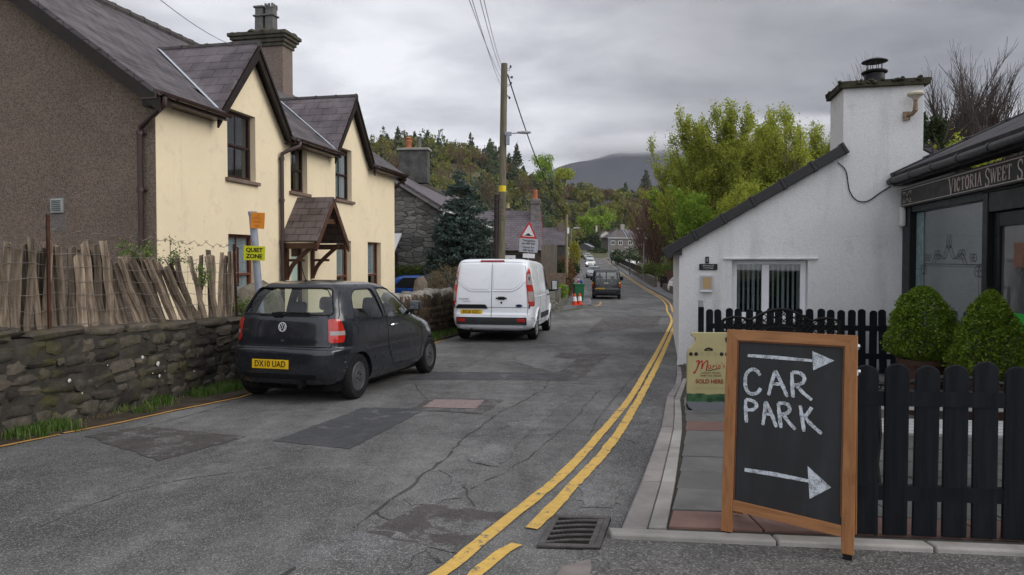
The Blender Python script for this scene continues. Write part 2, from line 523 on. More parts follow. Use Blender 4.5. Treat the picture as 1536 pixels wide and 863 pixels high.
def masonry_mat(name, c1, c2, mortar, sx=1.0, sy=1.9, scale=2.4):
 """rubble masonry on a far wall, flat stones laid roughly in courses"""
 m, nt, b = new_mat(name)
 uv = coords(nt, 'UV', (sx, sy, 1))
 wob = N(nt, "ShaderNodeTexNoise", {'Vector': uv, 'Scale': 1.6, 'Detail': 3})
 vv = N(nt, "ShaderNodeMix", data_type='VECTOR'); vv.inputs[0].default_value = .22
 nt.links.new(uv, vv.inputs[4]); nt.links.new(wob.outputs[1], vv.inputs[5])
 vo = N(nt, "ShaderNodeTexVoronoi", {'Vector': vv.outputs[1], 'Scale': scale, 'Randomness': .85})
 ed = N(nt, "ShaderNodeTexVoronoi", {'Vector': vv.outputs[1], 'Scale': scale, 'Randomness': .85}, feature='DISTANCE_TO_EDGE')
 g = N(nt, "ShaderNodeSeparateColor", {0: vo.outputs['Color']}).outputs[0]
 c = mixc(nt, g, c1, c2)
 c = mixc(nt, ramp(nt, noise(nt, uv, 6, 6), [(.35, 0), (.7, .5)]), c, sc(c1, .6))
 e_ = ramp(nt, ed.outputs[0], [(.0, 1), (.06, 0)])
 c = mixc(nt, e_, c, mortar)
 nt.links.new(c, b.inputs['Base Color'])
 b.inputs['Roughness'].default_value = .85
 bump(nt, b, ramp(nt, ed.outputs[0], [(0, 0), (.14, 1)]), .8, .03)
 return m
def asphalt_colour(nt, v, c1, c2, speck, scale, g, mid, stv):
 big = noise(nt, v, .35 * scale, 7, .62, .4)
 c = mixc(nt, ramp(nt, big, [(.38, 0), (.62, 1)]), c1, c2)
 c = mixc(nt, ramp(nt, stv, [(.44, 0), (.66, .6)]), c, sc(c1, .68))
 c = mixc(nt, ramp(nt, mid, [(.48, 0), (.7, .45)]), c, sc(c1, .55))
 lite = noise(nt, v, 2.1, 6, .7)
 c = mixc(nt, ramp(nt, lite, [(.56, 0), (.72, .45)]), c, sc(c2, 1.35))
 return mixc(nt, ramp(nt, g, [(.0, speck), (.3, 0), (.72, 0), (1, speck)]), c, mixc(nt, ramp(nt, g, [(.4, 0), (.6, 1)]), sc(c1, .3), sc(c2, 2.1)))
ROAD_C = ((.074, .073, .073), (.185, .183, .177))
def asphalt_mat(name, c1, c2, speck=.35, scale=1.0, coarse=150, ragged=0.0):
 """tarmac; ragged > 0 lets the older road surface show through a repair in worn spots"""
 m, nt, b = new_mat(name)
 v = coords(nt)
 stv = noise(nt, coords(nt, 'Object', (1.8, .28, 1)), 1.0, 6, .6)     # wear along the wheel tracks
 mid = noise(nt, v, 5, 7, .7)
 vo = N(nt, "ShaderNodeTexVoronoi", {'Vector': v, 'Scale': coarse})
 g = N(nt, "ShaderNodeSeparateColor", {0: vo.outputs['Color']}).outputs[0]
 c = asphalt_colour(nt, v, c1, c2, speck, scale, g, mid, stv)
 if ragged:
  old = asphalt_colour(nt, v, *ROAD_C, .6, 1.0, g, mid, stv)
  w = noise(nt, v, 3.3, 8, .74, .3)
  c = mixc(nt, ramp(nt, w, [(.62 - .22 * ragged, 0), (.66 - .22 * ragged, 1)]), c, old)
 nt.links.new(c, b.inputs['Base Color'])
 nt.links.new(ramp(nt, mid, [(.3, .62), (.7, .85)]), b.inputs['Roughness'])
 b.inputs['Specular IOR Level'].default_value = .2
 ch = bump(nt, b, vo.outputs['Distance'], .5, .006)
 bump(nt, b, mid, .25, .02, ch)
 return m
def painted_line_mat(name, col, under, wear=.5):
 m, nt, b = new_mat(name)
 v = coords(nt)
 f = noise(nt, v, 9, 8, .72)
 f2 = noise(nt, v, 70, 4, .7)
 s = N(nt, "ShaderNodeMath", {0: f, 1: N(nt, "ShaderNodeMath", {0: f2, 1: .35}, operation='MULTIPLY').outputs[0]}, operation='ADD').outputs[0]
 c = mixc(nt, ramp(nt, noise(nt, v, 20, 4), [(.3, 0), (.7, 1)]), sc(col, .8), col)
 c = mixc(nt, ramp(nt, s, [(.36 + .22 * wear, 1), (.43 + .22 * wear, 0)]), c, under)
 nt.links.new(c, b.inputs['Base Color'])
 b.inputs['Roughness'].default_value = .7
 bump(nt, b, f2, .4, .004)
 return m
def wood_mat(name, c1, c2, along='z', scale=1.0, rough=.7, island=.0, green=None):
 m, nt, b = new_mat(name)
 st = {'x': (1.2, 14, 14), 'y': (14, 1.2, 14), 'z': (14, 14, 1.2)}[along]
 v = coords(nt, 'Object', tuple(s * scale for s in st))
 f = noise(nt, v, 1.5, 7, .6, .6)
 c = mixc(nt, ramp(nt, f, [(.3, 0), (.7, 1)]), c1, c2)
 g = noise(nt, coords(nt, 'Object', tuple(s * scale * 4 for s in st)), 1.0, 4)
 c = mixc(nt, ramp(nt, g, [(.5, 0), (.7, .5)]), c, sc(c1, .55))
 if island:
  gg = nt.nodes.new("ShaderNodeNewGeometry")
  oi = nt.nodes.new("ShaderNodeObjectInfo")
  c = mixc(nt, oi.outputs['Random'], mixc(nt, 1, c, (1 - island,) * 3, 'MULTIPLY'), mixc(nt, 1, c, (1 + island, 1 + island * .9, 1 + island * .8), 'MULTIPLY'))
 if green:
  gv = noise(nt, coords(nt, 'Object', (5, 5, 1.6)), 1.0, 5)
  c = mixc(nt, ramp(nt, gv, [(.54, 0), (.72, .6)]), c, green)
 nt.links.new(c, b.inputs['Base Color'])
 b.inputs['Roughness'].default_value = rough
 b.inputs['Specular IOR Level'].default_value = .13
 bump(nt, b, f, .35, .012)
 return m
# shared materials
M_ASPH = asphalt_mat("worn_asphalt", *ROAD_C, speck=.5)
M_ASPH_DARK = asphalt_mat("fresh_asphalt_patch", (.06, .061, .064), (.082, .083, .086), speck=.35, ragged=.15)
M_ASPH_BROWN = asphalt_mat("brownish_asphalt_patch", (.068, .061, .059), (.098, .088, .085), ragged=.45)
M_ASPH_PALE = asphalt_mat("pale_asphalt_patch", (.125, .125, .127), (.20, .20, .20), speck=.6, ragged=.75)
M_APRON = asphalt_mat("coarse_asphalt", (.085, .083, .08), (.135, .13, .124), speck=.6, coarse=95)
M_JOINT = asphalt_mat("dark_joint", (.04, .04, .04), (.075, .073, .07), ragged=.4)
M_YELLOW = painted_line_mat("yellow_road_paint", (.66, .42, .095), (.13, .12, .1), .8)
M_YELLOW_OLD = painted_line_mat("worn_yellow_paint", (.5, .27, .07), (.1, .09, .075), .75)
M_PAVE_FAR = asphalt_mat("pavement_asphalt", (.15, .15, .155), (.2, .2, .205))
M_KERB_FAR = plain("grey_kerb", (.2, .19, .185), .85, .25)
M_SOIL = plain("soil", (.055, .042, .03), .95, .4, 5, bmp=.6, bscale=25)
M_CONC = plain("rough_concrete", (.29, .28, .255), .9, .22, 9, bmp=.5, bscale=70)
M_WHITE_PAINT = plain("white_paint", (.78, .78, .78), .5, .06)
M_BLACK_PLASTIC = plain("black_plastic", (.009, .009, .01), .5, .2)
M_BROWN_PLASTIC = plain("brown_plastic", (.035, .018, .016), .38, .25, 3, spec=.5)
M_BROWN_WOOD = plain("brown_painted_timber", (.075, .036, .022), .5, .25, 5)
M_DARK_WOOD = plain("dark_bargeboard_paint", (.02, .014, .012), .45, .25, 5)
M_GREY_METAL = plain("galvanised_metal", (.25, .27, .31), .55, .15, 8, metal=.1)
M_RUST = plain("rusty_iron", (.06, .026, .016), .85, .4, 12, bmp=.4)
M_DARK_IRON = plain("dark_iron", (.012, .0105, .010), .55, .3, 20, bmp=.2)
# land
def smooth(a, b, x):
 t = max(0.0, min(1.0, (x - a) / (b - a)))
 return t * t * (3 - 2 * t)
def lerp_tab(tab, x):
 if x <= tab[0][0]: return tab[0][1]
 for (a, u), (b, v) in zip(tab, tab[1:]):
  if x <= b: return u + (v - u) * (x - a) / (b - a)
 return tab[-1][1]
def land_z(X, Y):
 z = prof(min(Y, 230)) - .06
 q = X / max(Y, 40)
 if Y > 80:
  top = lerp_tab([(-.6, 34), (-.26, 34), (-.17, 37), (-.1, 36), (-.02, 34), (.03, 29), (.08, 26), (.14, 28), (.22, 34), (.34, 56), (.48, 74), (.7, 76)], q)
  y0 = lerp_tab([(-.3, 85), (-.05, 100), (.03, 190), (.08, 235), (.2, 240), (.4, 240)], q)
  y1 = lerp_tab([(-.3, 270), (-.05, 290), (.08, 330), (.2, 420), (.4, 470)], q)
  z += (top) * smooth(y0, y1, Y)
  z += 1.2 * math.sin(X * .045 + 1) * math.sin(Y * .037) * smooth(90, 200, Y)
 return z
def axis(parts):
 out = []
 for a, b, s in parts:
  n = max(1, round((b - a) / s)); out += [a + (b - a) * i / n for i in range(n)]
 return out + [parts[-1][1]]
ys = axis([(-60, 0, 6), (0, 100, 3), (100, 480, 7), (480, 1000, 40)])
xs = axis([(-500, -140, 25), (-140, 260, 5), (260, 700, 25)])
V = [(x, y, land_z(x, y)) for y in ys for x in xs]
nx = len(xs)
F = [(j * nx + i, j * nx + i + 1, (j + 1) * nx + i + 1, (j + 1) * nx + i) for j in range(len(ys) - 1) for i in range(nx - 1)]
m, nt, b = new_mat("hill_grass")
v = coords(nt)
c = mixc(nt, ramp(nt, noise(nt, v, .05, 7, .6), [(.35, 0), (.65, 1)]), (.075, .085, .028), (.11, .085, .045))
c = mixc(nt, ramp(nt, noise(nt, v, 1.1, 6, .65), [(.4, 0), (.65, 1)]), c, (.045, .055, .018))
nt.links.new(c, b.inputs['Base Color']); b.inputs['Roughness'].default_value = .95
bump(nt, b, noise(nt, v, 1.5, 6), .8, .3)
M_HILL = m
structure(raw_mesh("ground", V, F, M_HILL, smooth=True), "green and brown ground running up to the wooded hillside")
mx = axis([(-700, 2600, 30)])
my = axis([(1450, 3000, 60)])
def mount_z(X, Y):
 ridge = lerp_tab([(-700, 60), (0, 225), (60, 285), (134, 322), (184, 331), (224, 340), (344, 356), (484, 372), (664, 398), (1065, 418), (1700, 400), (2600, 300)], X)
 t = smooth(1450, 2050, Y) * (1 - .55 * smooth(2200, 3000, Y))
 return -42 + (ridge + 5 * math.sin(X * .018 + Y * .004) + 4 * math.sin(X * .05 + 2) * math.cos(Y * .011)) * t
V = [(x, y, mount_z(x, y)) for y in my for x in mx]
nx = len(mx)
F = [(j * nx + i, j * nx + i + 1, (j + 1) * nx + i + 1, (j + 1) * nx + i) for j in range(len(my) - 1) for i in range(nx - 1)]
m, nt, b = new_mat("mountain_moor")
v = coords(nt)
c = mixc(nt, ramp(nt, noise(nt, v, .006, 8, .65), [(.38, 0), (.62, 1)]), (.018, .021, .032), (.04, .041, .048))
nt.links.new(c, b.inputs['Base Color']); b.inputs['Roughness'].default_value = .95
structure(raw_mesh("mountain", V, F, m, smooth=True), "dark mountain at the head of the valley with its top in cloud")
# ground sheets that follow the profile
def sheet(name, poly, dz, mat, thick=0.0, label=None, jitter=0.0, kind='structure', parent=None):
 bm = bmesh.new()
 pts = [Vector((p[0], p[1], 0)) for p in poly]
 if jitter:
  out = []
  for i, p in enumerate(pts):
   q = pts[(i + 1) % len(pts)]
   n = max(1, int((q - p).length / .07))
   for k in range(n):
    w = p.lerp(q, k / n)
    out.append(w + Vector((rng.uniform(-jitter, jitter), rng.uniform(-jitter, jitter), 0)))
  pts = out
 vs = [bm.verts.new(p) for p in pts]
 f = bm.faces.new(vs)
 bm.normal_update()
 if f.normal.z < 0: f.normal_flip()
 bmesh.ops.triangulate(bm, faces=bm.faces[:])
 y0, y1 = min(p.y for p in pts), max(p.y for p in pts)
 cuts = [k * .5 for k in range(int(math.floor(y0 / .5)), int(min(y1, 60) / .5) + 1)] + [60 + 2 * k for k in range(0, int(max(0, y1 - 60) / 2) + 1)]
 for yc in cuts:
  if y0 < yc < y1:
   bmesh.ops.bisect_plane(bm, geom=bm.verts[:] + bm.edges[:] + bm.faces[:], plane_co=(0, yc, 0), plane_no=(0, 1, 0), dist=1e-5)
 for v_ in bm.verts: v_.co.z = prof(v_.co.y) + dz
 if thick:
  top = bm.faces[:]
  r = bmesh.ops.extrude_face_region(bm, geom=top)
  for g in r['geom']:
   if isinstance(g, bmesh.types.BMVert): g.co.z += 0
  for v_ in {v_ for f_ in top for v_ in f_.verts}: v_.co.z -= thick
  bmesh.ops.reverse_faces(bm, faces=top)
  bmesh.ops.recalc_face_normals(bm, faces=bm.faces[:])
 me = bpy.data.meshes.new(name); bm.to_mesh(me); bm.free()
 me.materials.append(mat); metric_uv(me)
 o = bpy.data.objects.new(name, me); COL.objects.link(o)
 if parent: o.parent = parent
 if kind: o['kind'] = kind
 if label: o['label'] = label
 return o
def pxy(*pts):
 return [tuple(gnd(*p)[:2]) for p in pts]
ROAD_L = [(-12, -9.5), (0, -6.2), (6.09, -4.6), (7.17, -4.14), (8.73, -3.5), (12, -2.75), (16.4, -1.81), (19, -1.27), (24, -.3), (27, .35), (31.1, 2.1), (32.9, 3.25),
  (37, 4.3), (40.4, 4.7), (47, 5.35), (59, 6.5), (71, 7.5), (90, 9.3), (124, 12.4), (150, 14.7), (171, 17.0), (195, 19.9), (215, 22.0)]
ROAD_R = [(-12, 9), (3.4, 8.8), (3.42, 3.6), (3.9, .6), (5.04, .98), (6.97, 1.55), (8.6, 1.99), (9.96, 2.46), (11.4, 2.84), (12.4, 3.05), (15.8, 3.8), (23.4, 5.72), (31.4, 7.6), (36.65, 8.85), (42.1, 9.9),
  (47.4, 10.7), (59, 12.25), (71.2, 13.5), (89.6, 15.4), (124.2, 19.1), (150, 21.5), (171.2, 23.5), (195.5, 26.1), (215, 28.2)]
sheet("road", [(x, y) for y, x in ROAD_L] + [(x, y) for y, x in reversed(ROAD_R)], 0.0, M_ASPH, label="worn grey patched asphalt road running down and up the valley")
sheet("car_park_entrance", [(.45, 3.88), (.2, 3.2), (-.2, 2.0), (-.6, -4), (9, -4), (9, 3.3), (2.75, 3.64)], .004, M_APRON, label="coarse dark asphalt at the car park entrance")
def patch(pts, mat, lab, dz=.004, j=.02, raw=False):
 return sheet("road_patch", pts if raw else pxy(*pts), dz, mat, label=lab, jitter=j)
patch([(410, 662), (525, 674), (640, 614), (545, 612)], M_ASPH_DARK, "smooth dark rectangular repair in the road", j=.008)
patch([(548, 800), (637, 757), (768, 771), (700, 835)], M_ASPH_BROWN, "brownish repair in the road beside the yellow lines", j=.015)
patch([(615, 615), (645, 597), (757, 600), (722, 622)], M_ASPH_BROWN, "dark surround of the pinkish cover in the road", dz=.004, j=.02)
patch([(130, 655), (215, 640), (372, 655), (240, 692)], M_ASPH_BROWN, "brownish repair near the left edge of the road")
patch([(610, 570), (640, 558), (862, 559), (850, 571)], M_ASPH_DARK, "dark strip of repair across the road", j=.02)
patch([(470, 820), (500, 800), (548, 790), (600, 800), (640, 818), (610, 850), (560, 900), (400, 900)], M_ASPH_PALE, "pale repair at the bottom of the road", j=.022)
patch([(600, 752), (690, 716), (700, 745), (630, 760)], M_ASPH_PALE, "pale worn area of road above the brownish repair", j=.05)
patch([(700, 690), (760, 640), (830, 600), (860, 590), (820, 628), (745, 700)], M_ASPH_PALE, "pale strip of road along the dark joint", j=.04)
patch([(865, 735), (905, 700), (935, 720), (915, 765), (870, 765)], M_ASPH_PALE, "pale worn area of road between lines and kerb", j=.05)
patch([(935, 660), (975, 600), (985, 610), (955, 665)], M_ASPH_PALE, "pale worn strip of road beside the kerb", j=.03)
patch([(640, 565), (650, 562), (705, 566), (685, 571)], M_ASPH_PALE, "pale worn area behind the dark hatchback", j=.03)
patch([(760, 570), (840, 530), (915, 532), (865, 572)], M_ASPH_BROWN, "brown tinted repair in the middle of the road", j=.05, dz=.003)
patch([(775, 545), (800, 535), (865, 540), (835, 560)], M_ASPH_PALE, "pale patch in the middle of the road", j=.04, dz=.006)
patch([(880, 500), (905, 478), (990, 474), (985, 490)], M_ASPH_BROWN, "brownish band of road near the black van", j=.06)
mh = plain("pinkish_cover", (.24, .18, .175), .8, .2, 20, bmp=.5, bscale=90)
sheet("access_cover", pxy((634, 612), (652, 600), (727, 601), (714, 614)), .008, mh, label="pinkish rectangular access cover set in the road", jitter=.004, kind=None)
tag(bpy.data.objects["access_cover"], "pinkish rectangular access cover set in a dark repair", "cover")
tag(sheet("concrete_block", pxy((845, 853), (890, 842), (880, 875), (815, 880)), .006, plain("pink_concrete", (.2, .175, .165), .85, .25), kind=None, jitter=.02),
 "broken pinkish concrete block flush with the road below the drain", "block")
def strip_poly(pts, w):
 """polygon of width w around a ground polyline"""
 P = [Vector((p[0], p[1])) for p in pts]
 L, Q = [], []
 for i, p in enumerate(P):
  t = (P[min(i + 1, len(P) - 1)] - P[max(0, i - 1)]).normalized()
  nn = Vector((-t.y, t.x)) * (w[i] if isinstance(w, list) else w) / 2
  L.append(p + nn); Q.append(p - nn)
 return [tuple(x) for x in L] + [tuple(x) for x in reversed(Q)]
def wob(pts, a=.03, step=.3):
 out = []
 for p, q in zip(pts, pts[1:]):
  p, q = Vector(p), Vector(q)
  n = max(1, int((q - p).length / step))
  for k in range(n):
   w = p.lerp(q, k / n); out.append((w.x + rng.uniform(-a, a), w.y + rng.uniform(-a, a)))
 return out + [tuple(pts[-1])]
for pts, w, lab in (
  ([(420, 870), (520, 800), (600, 742), (665, 690), (700, 655), (745, 622), (815, 585), (850, 535), (905, 505)], .035, "long dark joint running down the middle of the road"),
  ([(560, 765), (640, 822), (660, 845)], .03, "dark crack crossing the pale repair"),
  ([(700, 690), (735, 700), (765, 650), (830, 612)], .025, "dark crack beside the pale strip"),
  ([(880, 655), (915, 605), (955, 560), (975, 530)], .02, "thin dark joint left of the yellow lines"),
  ([(365, 600), (300, 620), (215, 640), (150, 660)], .02, "thin crack along the left side of the road"),
  ([(640, 600), (620, 575), (700, 550), (760, 520)], .02, "fine crack behind the white van"), ([(705, 735), (790, 690), (850, 640), (900, 585)], .018, "thin joint along the wheel track of the right lane"), ([(660, 705), (700, 735), (712, 760)], .016, "short crack across the right lane"), ([(745, 640), (800, 655), (840, 650)], .014, "fine crack across the right lane"), ([(60, 790), (180, 740), (300, 715), (420, 700)], .012, "hairline crack across the left lane")):
 ww_ = wob(pxy(*pts), .02, .12)
 sheet("road_joint", strip_poly(ww_, [w * rng.uniform(.2, 1.0) for _ in ww_]), .0025, M_JOINT, label=lab)
def px_line(pts, w, mat, lab, jit=.006, dz=.009):
 w_ = wob(pts, jit * .5, .25)
 sheet("yellow_line", strip_poly(w_, w), dz, mat, label=lab, jitter=jit)
L1 = pxy((640, 875), (677.5, 850.6), (748.5, 790.7), (810.7, 741.8), (855, 702), (899.4, 653), (943.8, 599.8), (970.4, 555.4), (992.6, 515.5), (1007, 484.4))
FAR = [(6.35, 27.3), (7.15, 31.4), (8.3, 36.65), (9.35, 42.1), (10.2, 47.4), (11.75, 59.05), (13.05, 71.2), (14.95, 89.6), (18.6, 124.2), (23.1, 171.2), (25.7, 195)]
def smooth_line(pts, n=6):
 return [tuple(p) for p in curve2(pts, n)]
px_line(smooth_line(L1 + FAR, 5), .085, M_YELLOW, "outer line of the double yellow lines along the right side", .004)
L2 = pxy((797, 795), (837, 755), (881.7, 706), (917, 666), (948, 617.6), (974.9, 568.8), (997, 524), (1012.6, 486.7))
px_line(smooth_line(L2 + [(x + .25, y) for x, y in FAR[:-3]], 5), .09, M_YELLOW, "inner line of the double yellow lines along the kerb", .006)
px_line(smooth_line(pxy((690, 885), (715, 862), (748, 835), (775, 818)), 3), .07, M_YELLOW, "short worn yellow dash left of the drain", .008)
px_line(pxy((-60, 683), (0, 671), (90, 653)), .05, M_YELLOW_OLD, "worn yellow edge line below the grass", .004)
px_line(pxy((95, 651), (180, 635), (260, 617), (360, 597), (430, 575)), .05, M_YELLOW_OLD, "worn yellow edge line beside the stone wall", .004)
px_line(pxy((640, 520), (670, 508), (705, 497)), .07, M_YELLOW_OLD, "worn yellow edge line beside the brown wall", .004)
px_line(smooth_line(pxy((893, 460), (900, 457), (901, 453)), 4), .12, M_YELLOW_OLD, "faded yellow line end by the black van", .01)
def red_grey_slab(name, c):
 m, nt, b = new_mat(name)
 g = nt.nodes.new("ShaderNodeNewGeometry"); v = coords(nt)
 k = mixc(nt, g.outputs['Random Per Island'], sc(c, .74), sc(c, 1.22))
 k = mixc(nt, ramp(nt, noise(nt, v, 3, 7, .65), [(.35, 0), (.65, .8)]), k, sc(c, .55))
 k = mixc(nt, ramp(nt, noise(nt, v, 5, 7, .7), [(.6, 0), (.72, .45)]), k, (.32, .29, .27))
 nt.links.new(k, b.inputs['Base Color']); b.inputs['Roughness'].default_value = .8
 bump(nt, b, noise(nt, v, 110, 4), .35, .005)
 return m
M_SLAB = red_grey_slab("grey_paving", (.148, .145, .14))
M_SLAB_RED = red_grey_slab("red_paving", (.235, .135, .11))
M_KERB = red_grey_slab("pinkish_kerb_stone", (.275, .248, .235))
M_KERB2 = red_grey_slab("pale_concrete_edging", (.33, .315, .29))
def edge_x(tab, y):
 return lerp_tab(tab, y)
K_OUT = [(3.9, .615), (5.04, .975), (6.97, 1.545), (8.6, 1.95), (9.96, 2.42), (11.9, 2.88)]
def kerb_x(y): return lerp_tab(K_OUT, y)
def row_stones(name, x0f, x1f, y0, y1, step, gap, top, mat, lab, bev=.008):
 mb = MB(); y = y0
 while y < y1 - .05:
  e = min(y1, y + step * rng.uniform(.92, 1.08))
  a, b_ = y + gap / 2, e - gap / 2
  P = [(x0f(a), a), (x1f(a), a), (x1f(b_), b_), (x0f(b_), b_)]
  dz = rng.uniform(-.004, .004)
  vs = [(px_, py_, prof(py_) - .08) for px_, py_ in P] + [(px_, py_, prof(py_) + top + dz) for px_, py_ in P]
  mb.add(vs, [(0, 3, 2, 1), (4, 5, 6, 7), (0, 1, 5, 4), (1, 2, 6, 5), (2, 3, 7, 6), (3, 0, 4, 7)])
  y = e
 return structure(mb.build(name, mat, bevel=bev), lab)
row_stones("kerb", lambda y: kerb_x(y), lambda y: kerb_x(y) + lerp_tab([(3.9, .16), (9.9, .085), (11.9, .07)], y), 3.96, 11.6, .92, .012, .035, M_KERB, "pinkish worn kerb stones beside the paving slabs", .015)
row_stones("paving_edge", lambda y: kerb_x(y) + lerp_tab([(3.9, .165), (9.9, .09), (11.9, .075)], y), lambda y: kerb_x(y) + lerp_tab([(3.9, .27), (9.9, .15), (11.9, .12)], y), 3.96, 10.2, .9, .01, .038, M_KERB2, "pale concrete strip between kerb and slabs", .006)
mb = MB()                                                         # edging along the car park entrance
x = .56
while x < 6.5:
 e = x + .9 * rng.uniform(.9, 1.1)
 y_ = lambda t: 3.888 - .114 * (t - .56)
 P = [(x + .006, y_(x) - .015), (e - .006, y_(e) - .015), (e - .006, y_(e) + .085), (x + .006, y_(x) + .085)]
 mb.add([(a, b_, -.08) for a, b_ in P] + [(a, b_, prof(b_) + .036) for a, b_ in P], [(0, 3, 2, 1), (4, 5, 6, 7), (0, 1, 5, 4), (1, 2, 6, 5), (2, 3, 7, 6), (3, 0, 4, 7)])
 x = e
structure(mb.build("kerb_edging", M_KERB2, bevel=.012), "pale concrete edging between the paving and the car park entrance")
mg, mr = MB(), MB()
y = 3.99; row = 0
rows = [.3, .46, .46, .46, .46, .6, .46] + [.46] * 30
while y < 12.4:
 h = rows[row]
 tgt = mr if row in (0, 6) else mg
 x = kerb_x(y) + lerp_tab([(3.9, .28), (9.9, .16), (11.9, .13)], y)
 first = True
 while x < 7.4:
  wdt = .62 if not first else .55 + .2 * (row % 2)
  tilt = -.1
  xa, xb = x + .006, x + wdt - .006
  ya, yb = y + .011, y + h - .011
  o_ = kerb_x(y + h) - kerb_x(y) if first else 0
  P = [(xa, ya + tilt * (xa - 1)), (xb, ya + tilt * (xb - 1)), (xb, yb + tilt * (xb - 1)), (xa + o_, yb + tilt * (xa - 1))]
  dz = .03 + rng.uniform(-.003, .003)
  if P[0][1] > y_(P[0][0]) + .09 and P[1][1] > y_(P[1][0]) + .09:
   tgt.add([(a, b_, prof(b_) - .05) for a, b_ in P] + [(a, b_, prof(b_) + dz) for a, b_ in P], [(4, 5, 6, 7), (0, 1, 5, 4), (1, 2, 6, 5), (2, 3, 7, 6), (3, 0, 4, 7)])
  x += wdt; first = False
 y += h; row += 1
structure(mg.build("paving_slabs", M_SLAB, bevel=.004), "grey paving slabs in front of the shop")
structure(mr.build("red_paving_slabs", M_SLAB_RED, bevel=.004), "red rows among the grey paving slabs")
sheet("yard_bedding", [(.62, 3.93), (6.6, 3.25), (7.6, 3.3), (7.6, 12.6), (2.95, 12.0), (2.42, 9.96), (1.6, 6.97)], .012, plain("dark_grout", (.06, .055, .048), .95, .3), label="dark grout between the paving slabs")
def off(tab, d):
 return [(y, x + d) for y, x in tab]
RR = [t for t in ROAD_R if t[0] > 22]
sheet("pavement", [(x + .12, y) for y, x in RR] + [(x + lerp_tab([(23, .4), (31, 1.6), (42, 2.6), (60, 2.2), (200, 2.4)], y), y) for y, x in reversed(RR)], .1, M_PAVE_FAR, .3, "grey asphalt pavement along the right side of the far road")
sheet("kerb_far", [(x, y) for y, x in RR] + [(x + .119, y) for y, x in reversed(RR)], .098, M_KERB_FAR, .3, "kerb of the far right pavement")
LL = [t for t in ROAD_L if t[0] > 33]
LP = [(32.3, 2.2)] + [(y, x) for y, x in LL]
sheet("pavement_bank", [(x - .12, y) for y, x in LL] + [(x - lerp_tab([(32, 2.2), (40, 2.0), (60, 1.7), (200, 1.8)], y), y) for y, x in reversed(LL)] + [(1.6, 33.4), (2.3, 32.9)], .09, M_PAVE_FAR, .3, "grey asphalt pavement along the left side of the far road")
sheet("kerb_bank", [(x, y) for y, x in LL] + [(x - .119, y) for y, x in reversed(LL)] , .088, M_KERB_FAR, .3, "kerb of the far left pavement")
sheet("lane_surface", [(-9, 27), (.3, 26.9), (2.2, 31.2), (1.7, 33.2), (-3, 34), (-9, 33)], -.004, M_ASPH_BROWN, label="side lane opening behind the white van")
VERGE = [(-5.6, 3.5), (-4.86, 5.6), (-4.37, 7.9), (-3.93, 9.9), (-3.2, 13.0), (-2.5, 13.2), (-3.3, 9.9), (-3.55, 8.73), (-4.2, 7.17), (-4.65, 6.09), (-5.5, 3.4)]
sheet("verge", VERGE, .02, M_SOIL, .06, "strip of soil at the foot of the stone wall")
sheet("verge_bank", [(-2.4, 15.0), (-1.95, 16.9), (-.4, 24.2), (-.1, 24.2), (-1.2, 19.0), (-1.75, 16.4), (-2.2, 14.5)], .05, M_SOIL, .1, "narrow soil bank at the foot of the brown wall")
sheet("garden_soil", [(-14, 4), (-5.3, 4), (-4.2, 9.9), (-2.6, 16), (-2.0, 18), (-.7, 23.8), (-4.5, 30), (-14, 24)], .03, M_SOIL, label="garden soil behind the walls")
# plants
def leaf_quads(C, size, up=0.0, aspect=.55, g=None, droop=None):
 """diamond leaves at the centres C with random facing; returns V, F"""
 g = g or nrg
 C = np.asarray(C, dtype=np.float64); n = len(C)
 nr = g.normal(size=(n, 3)); nr[:, 2] += up
 nr /= np.linalg.norm(nr, axis=1)[:, None]
 a = g.normal(size=(n, 3))
 if droop is not None: a = a * .5 + np.asarray(droop)
 a -= (a * nr).sum(1)[:, None] * nr
 a /= np.maximum(np.linalg.norm(a, axis=1), 1e-6)[:, None]
 b_ = np.cross(nr, a)
 s = size * g.uniform(.6, 1.35, size=(n, 1))
 fold = nr * s * .18
 V = np.stack([C - a * s, C + b_ * s * aspect + fold, C + a * s, C - b_ * s * aspect + fold], 1).reshape(-1, 3)
 F = np.arange(4 * n).reshape(-1, 4)
 return V, F
def merge(parts):
 Vs, Fs, o = [], [], 0
 for V, F in parts:
  Vs.append(V); Fs.append(F + o); o += len(V)
 return np.concatenate(Vs), np.concatenate(Fs)
def tube_arrays(paths, n=5):
 """paths: list of (points (k,3), radii (k)) -> V, F quads"""
 Vs, Fs, o = [], [], 0
 for P, rad in paths:
  P = np.asarray(P); k = len(P)
  T = np.gradient(P, axis=0); T /= np.maximum(np.linalg.norm(T, axis=1), 1e-6)[:, None]
  ref = np.array([.31, .17, .93]) if abs(T[0, 2]) < .8 else np.array([1.0, .2, 0])
  A = np.cross(T, ref); A /= np.maximum(np.linalg.norm(A, axis=1), 1e-6)[:, None]
  B = np.cross(T, A)
  th = np.arange(n) * 2 * np.pi / n
  ring = P[:, None, :] + (A[:, None, :] * np.cos(th)[None, :, None] + B[:, None, :] * np.sin(th)[None, :, None]) * np.asarray(rad)[:, None, None]
  Vs.append(ring.reshape(-1, 3))
  i = np.arange(k - 1)[:, None] * n; j = np.arange(n)[None, :]; j2 = (j + 1) % n
  Fs.append((np.stack([i + j, i + j2, i + n + j2, i + n + j], -1) + o).reshape(-1, 4))
  o += k * n
 return np.concatenate(Vs), np.concatenate(Fs)
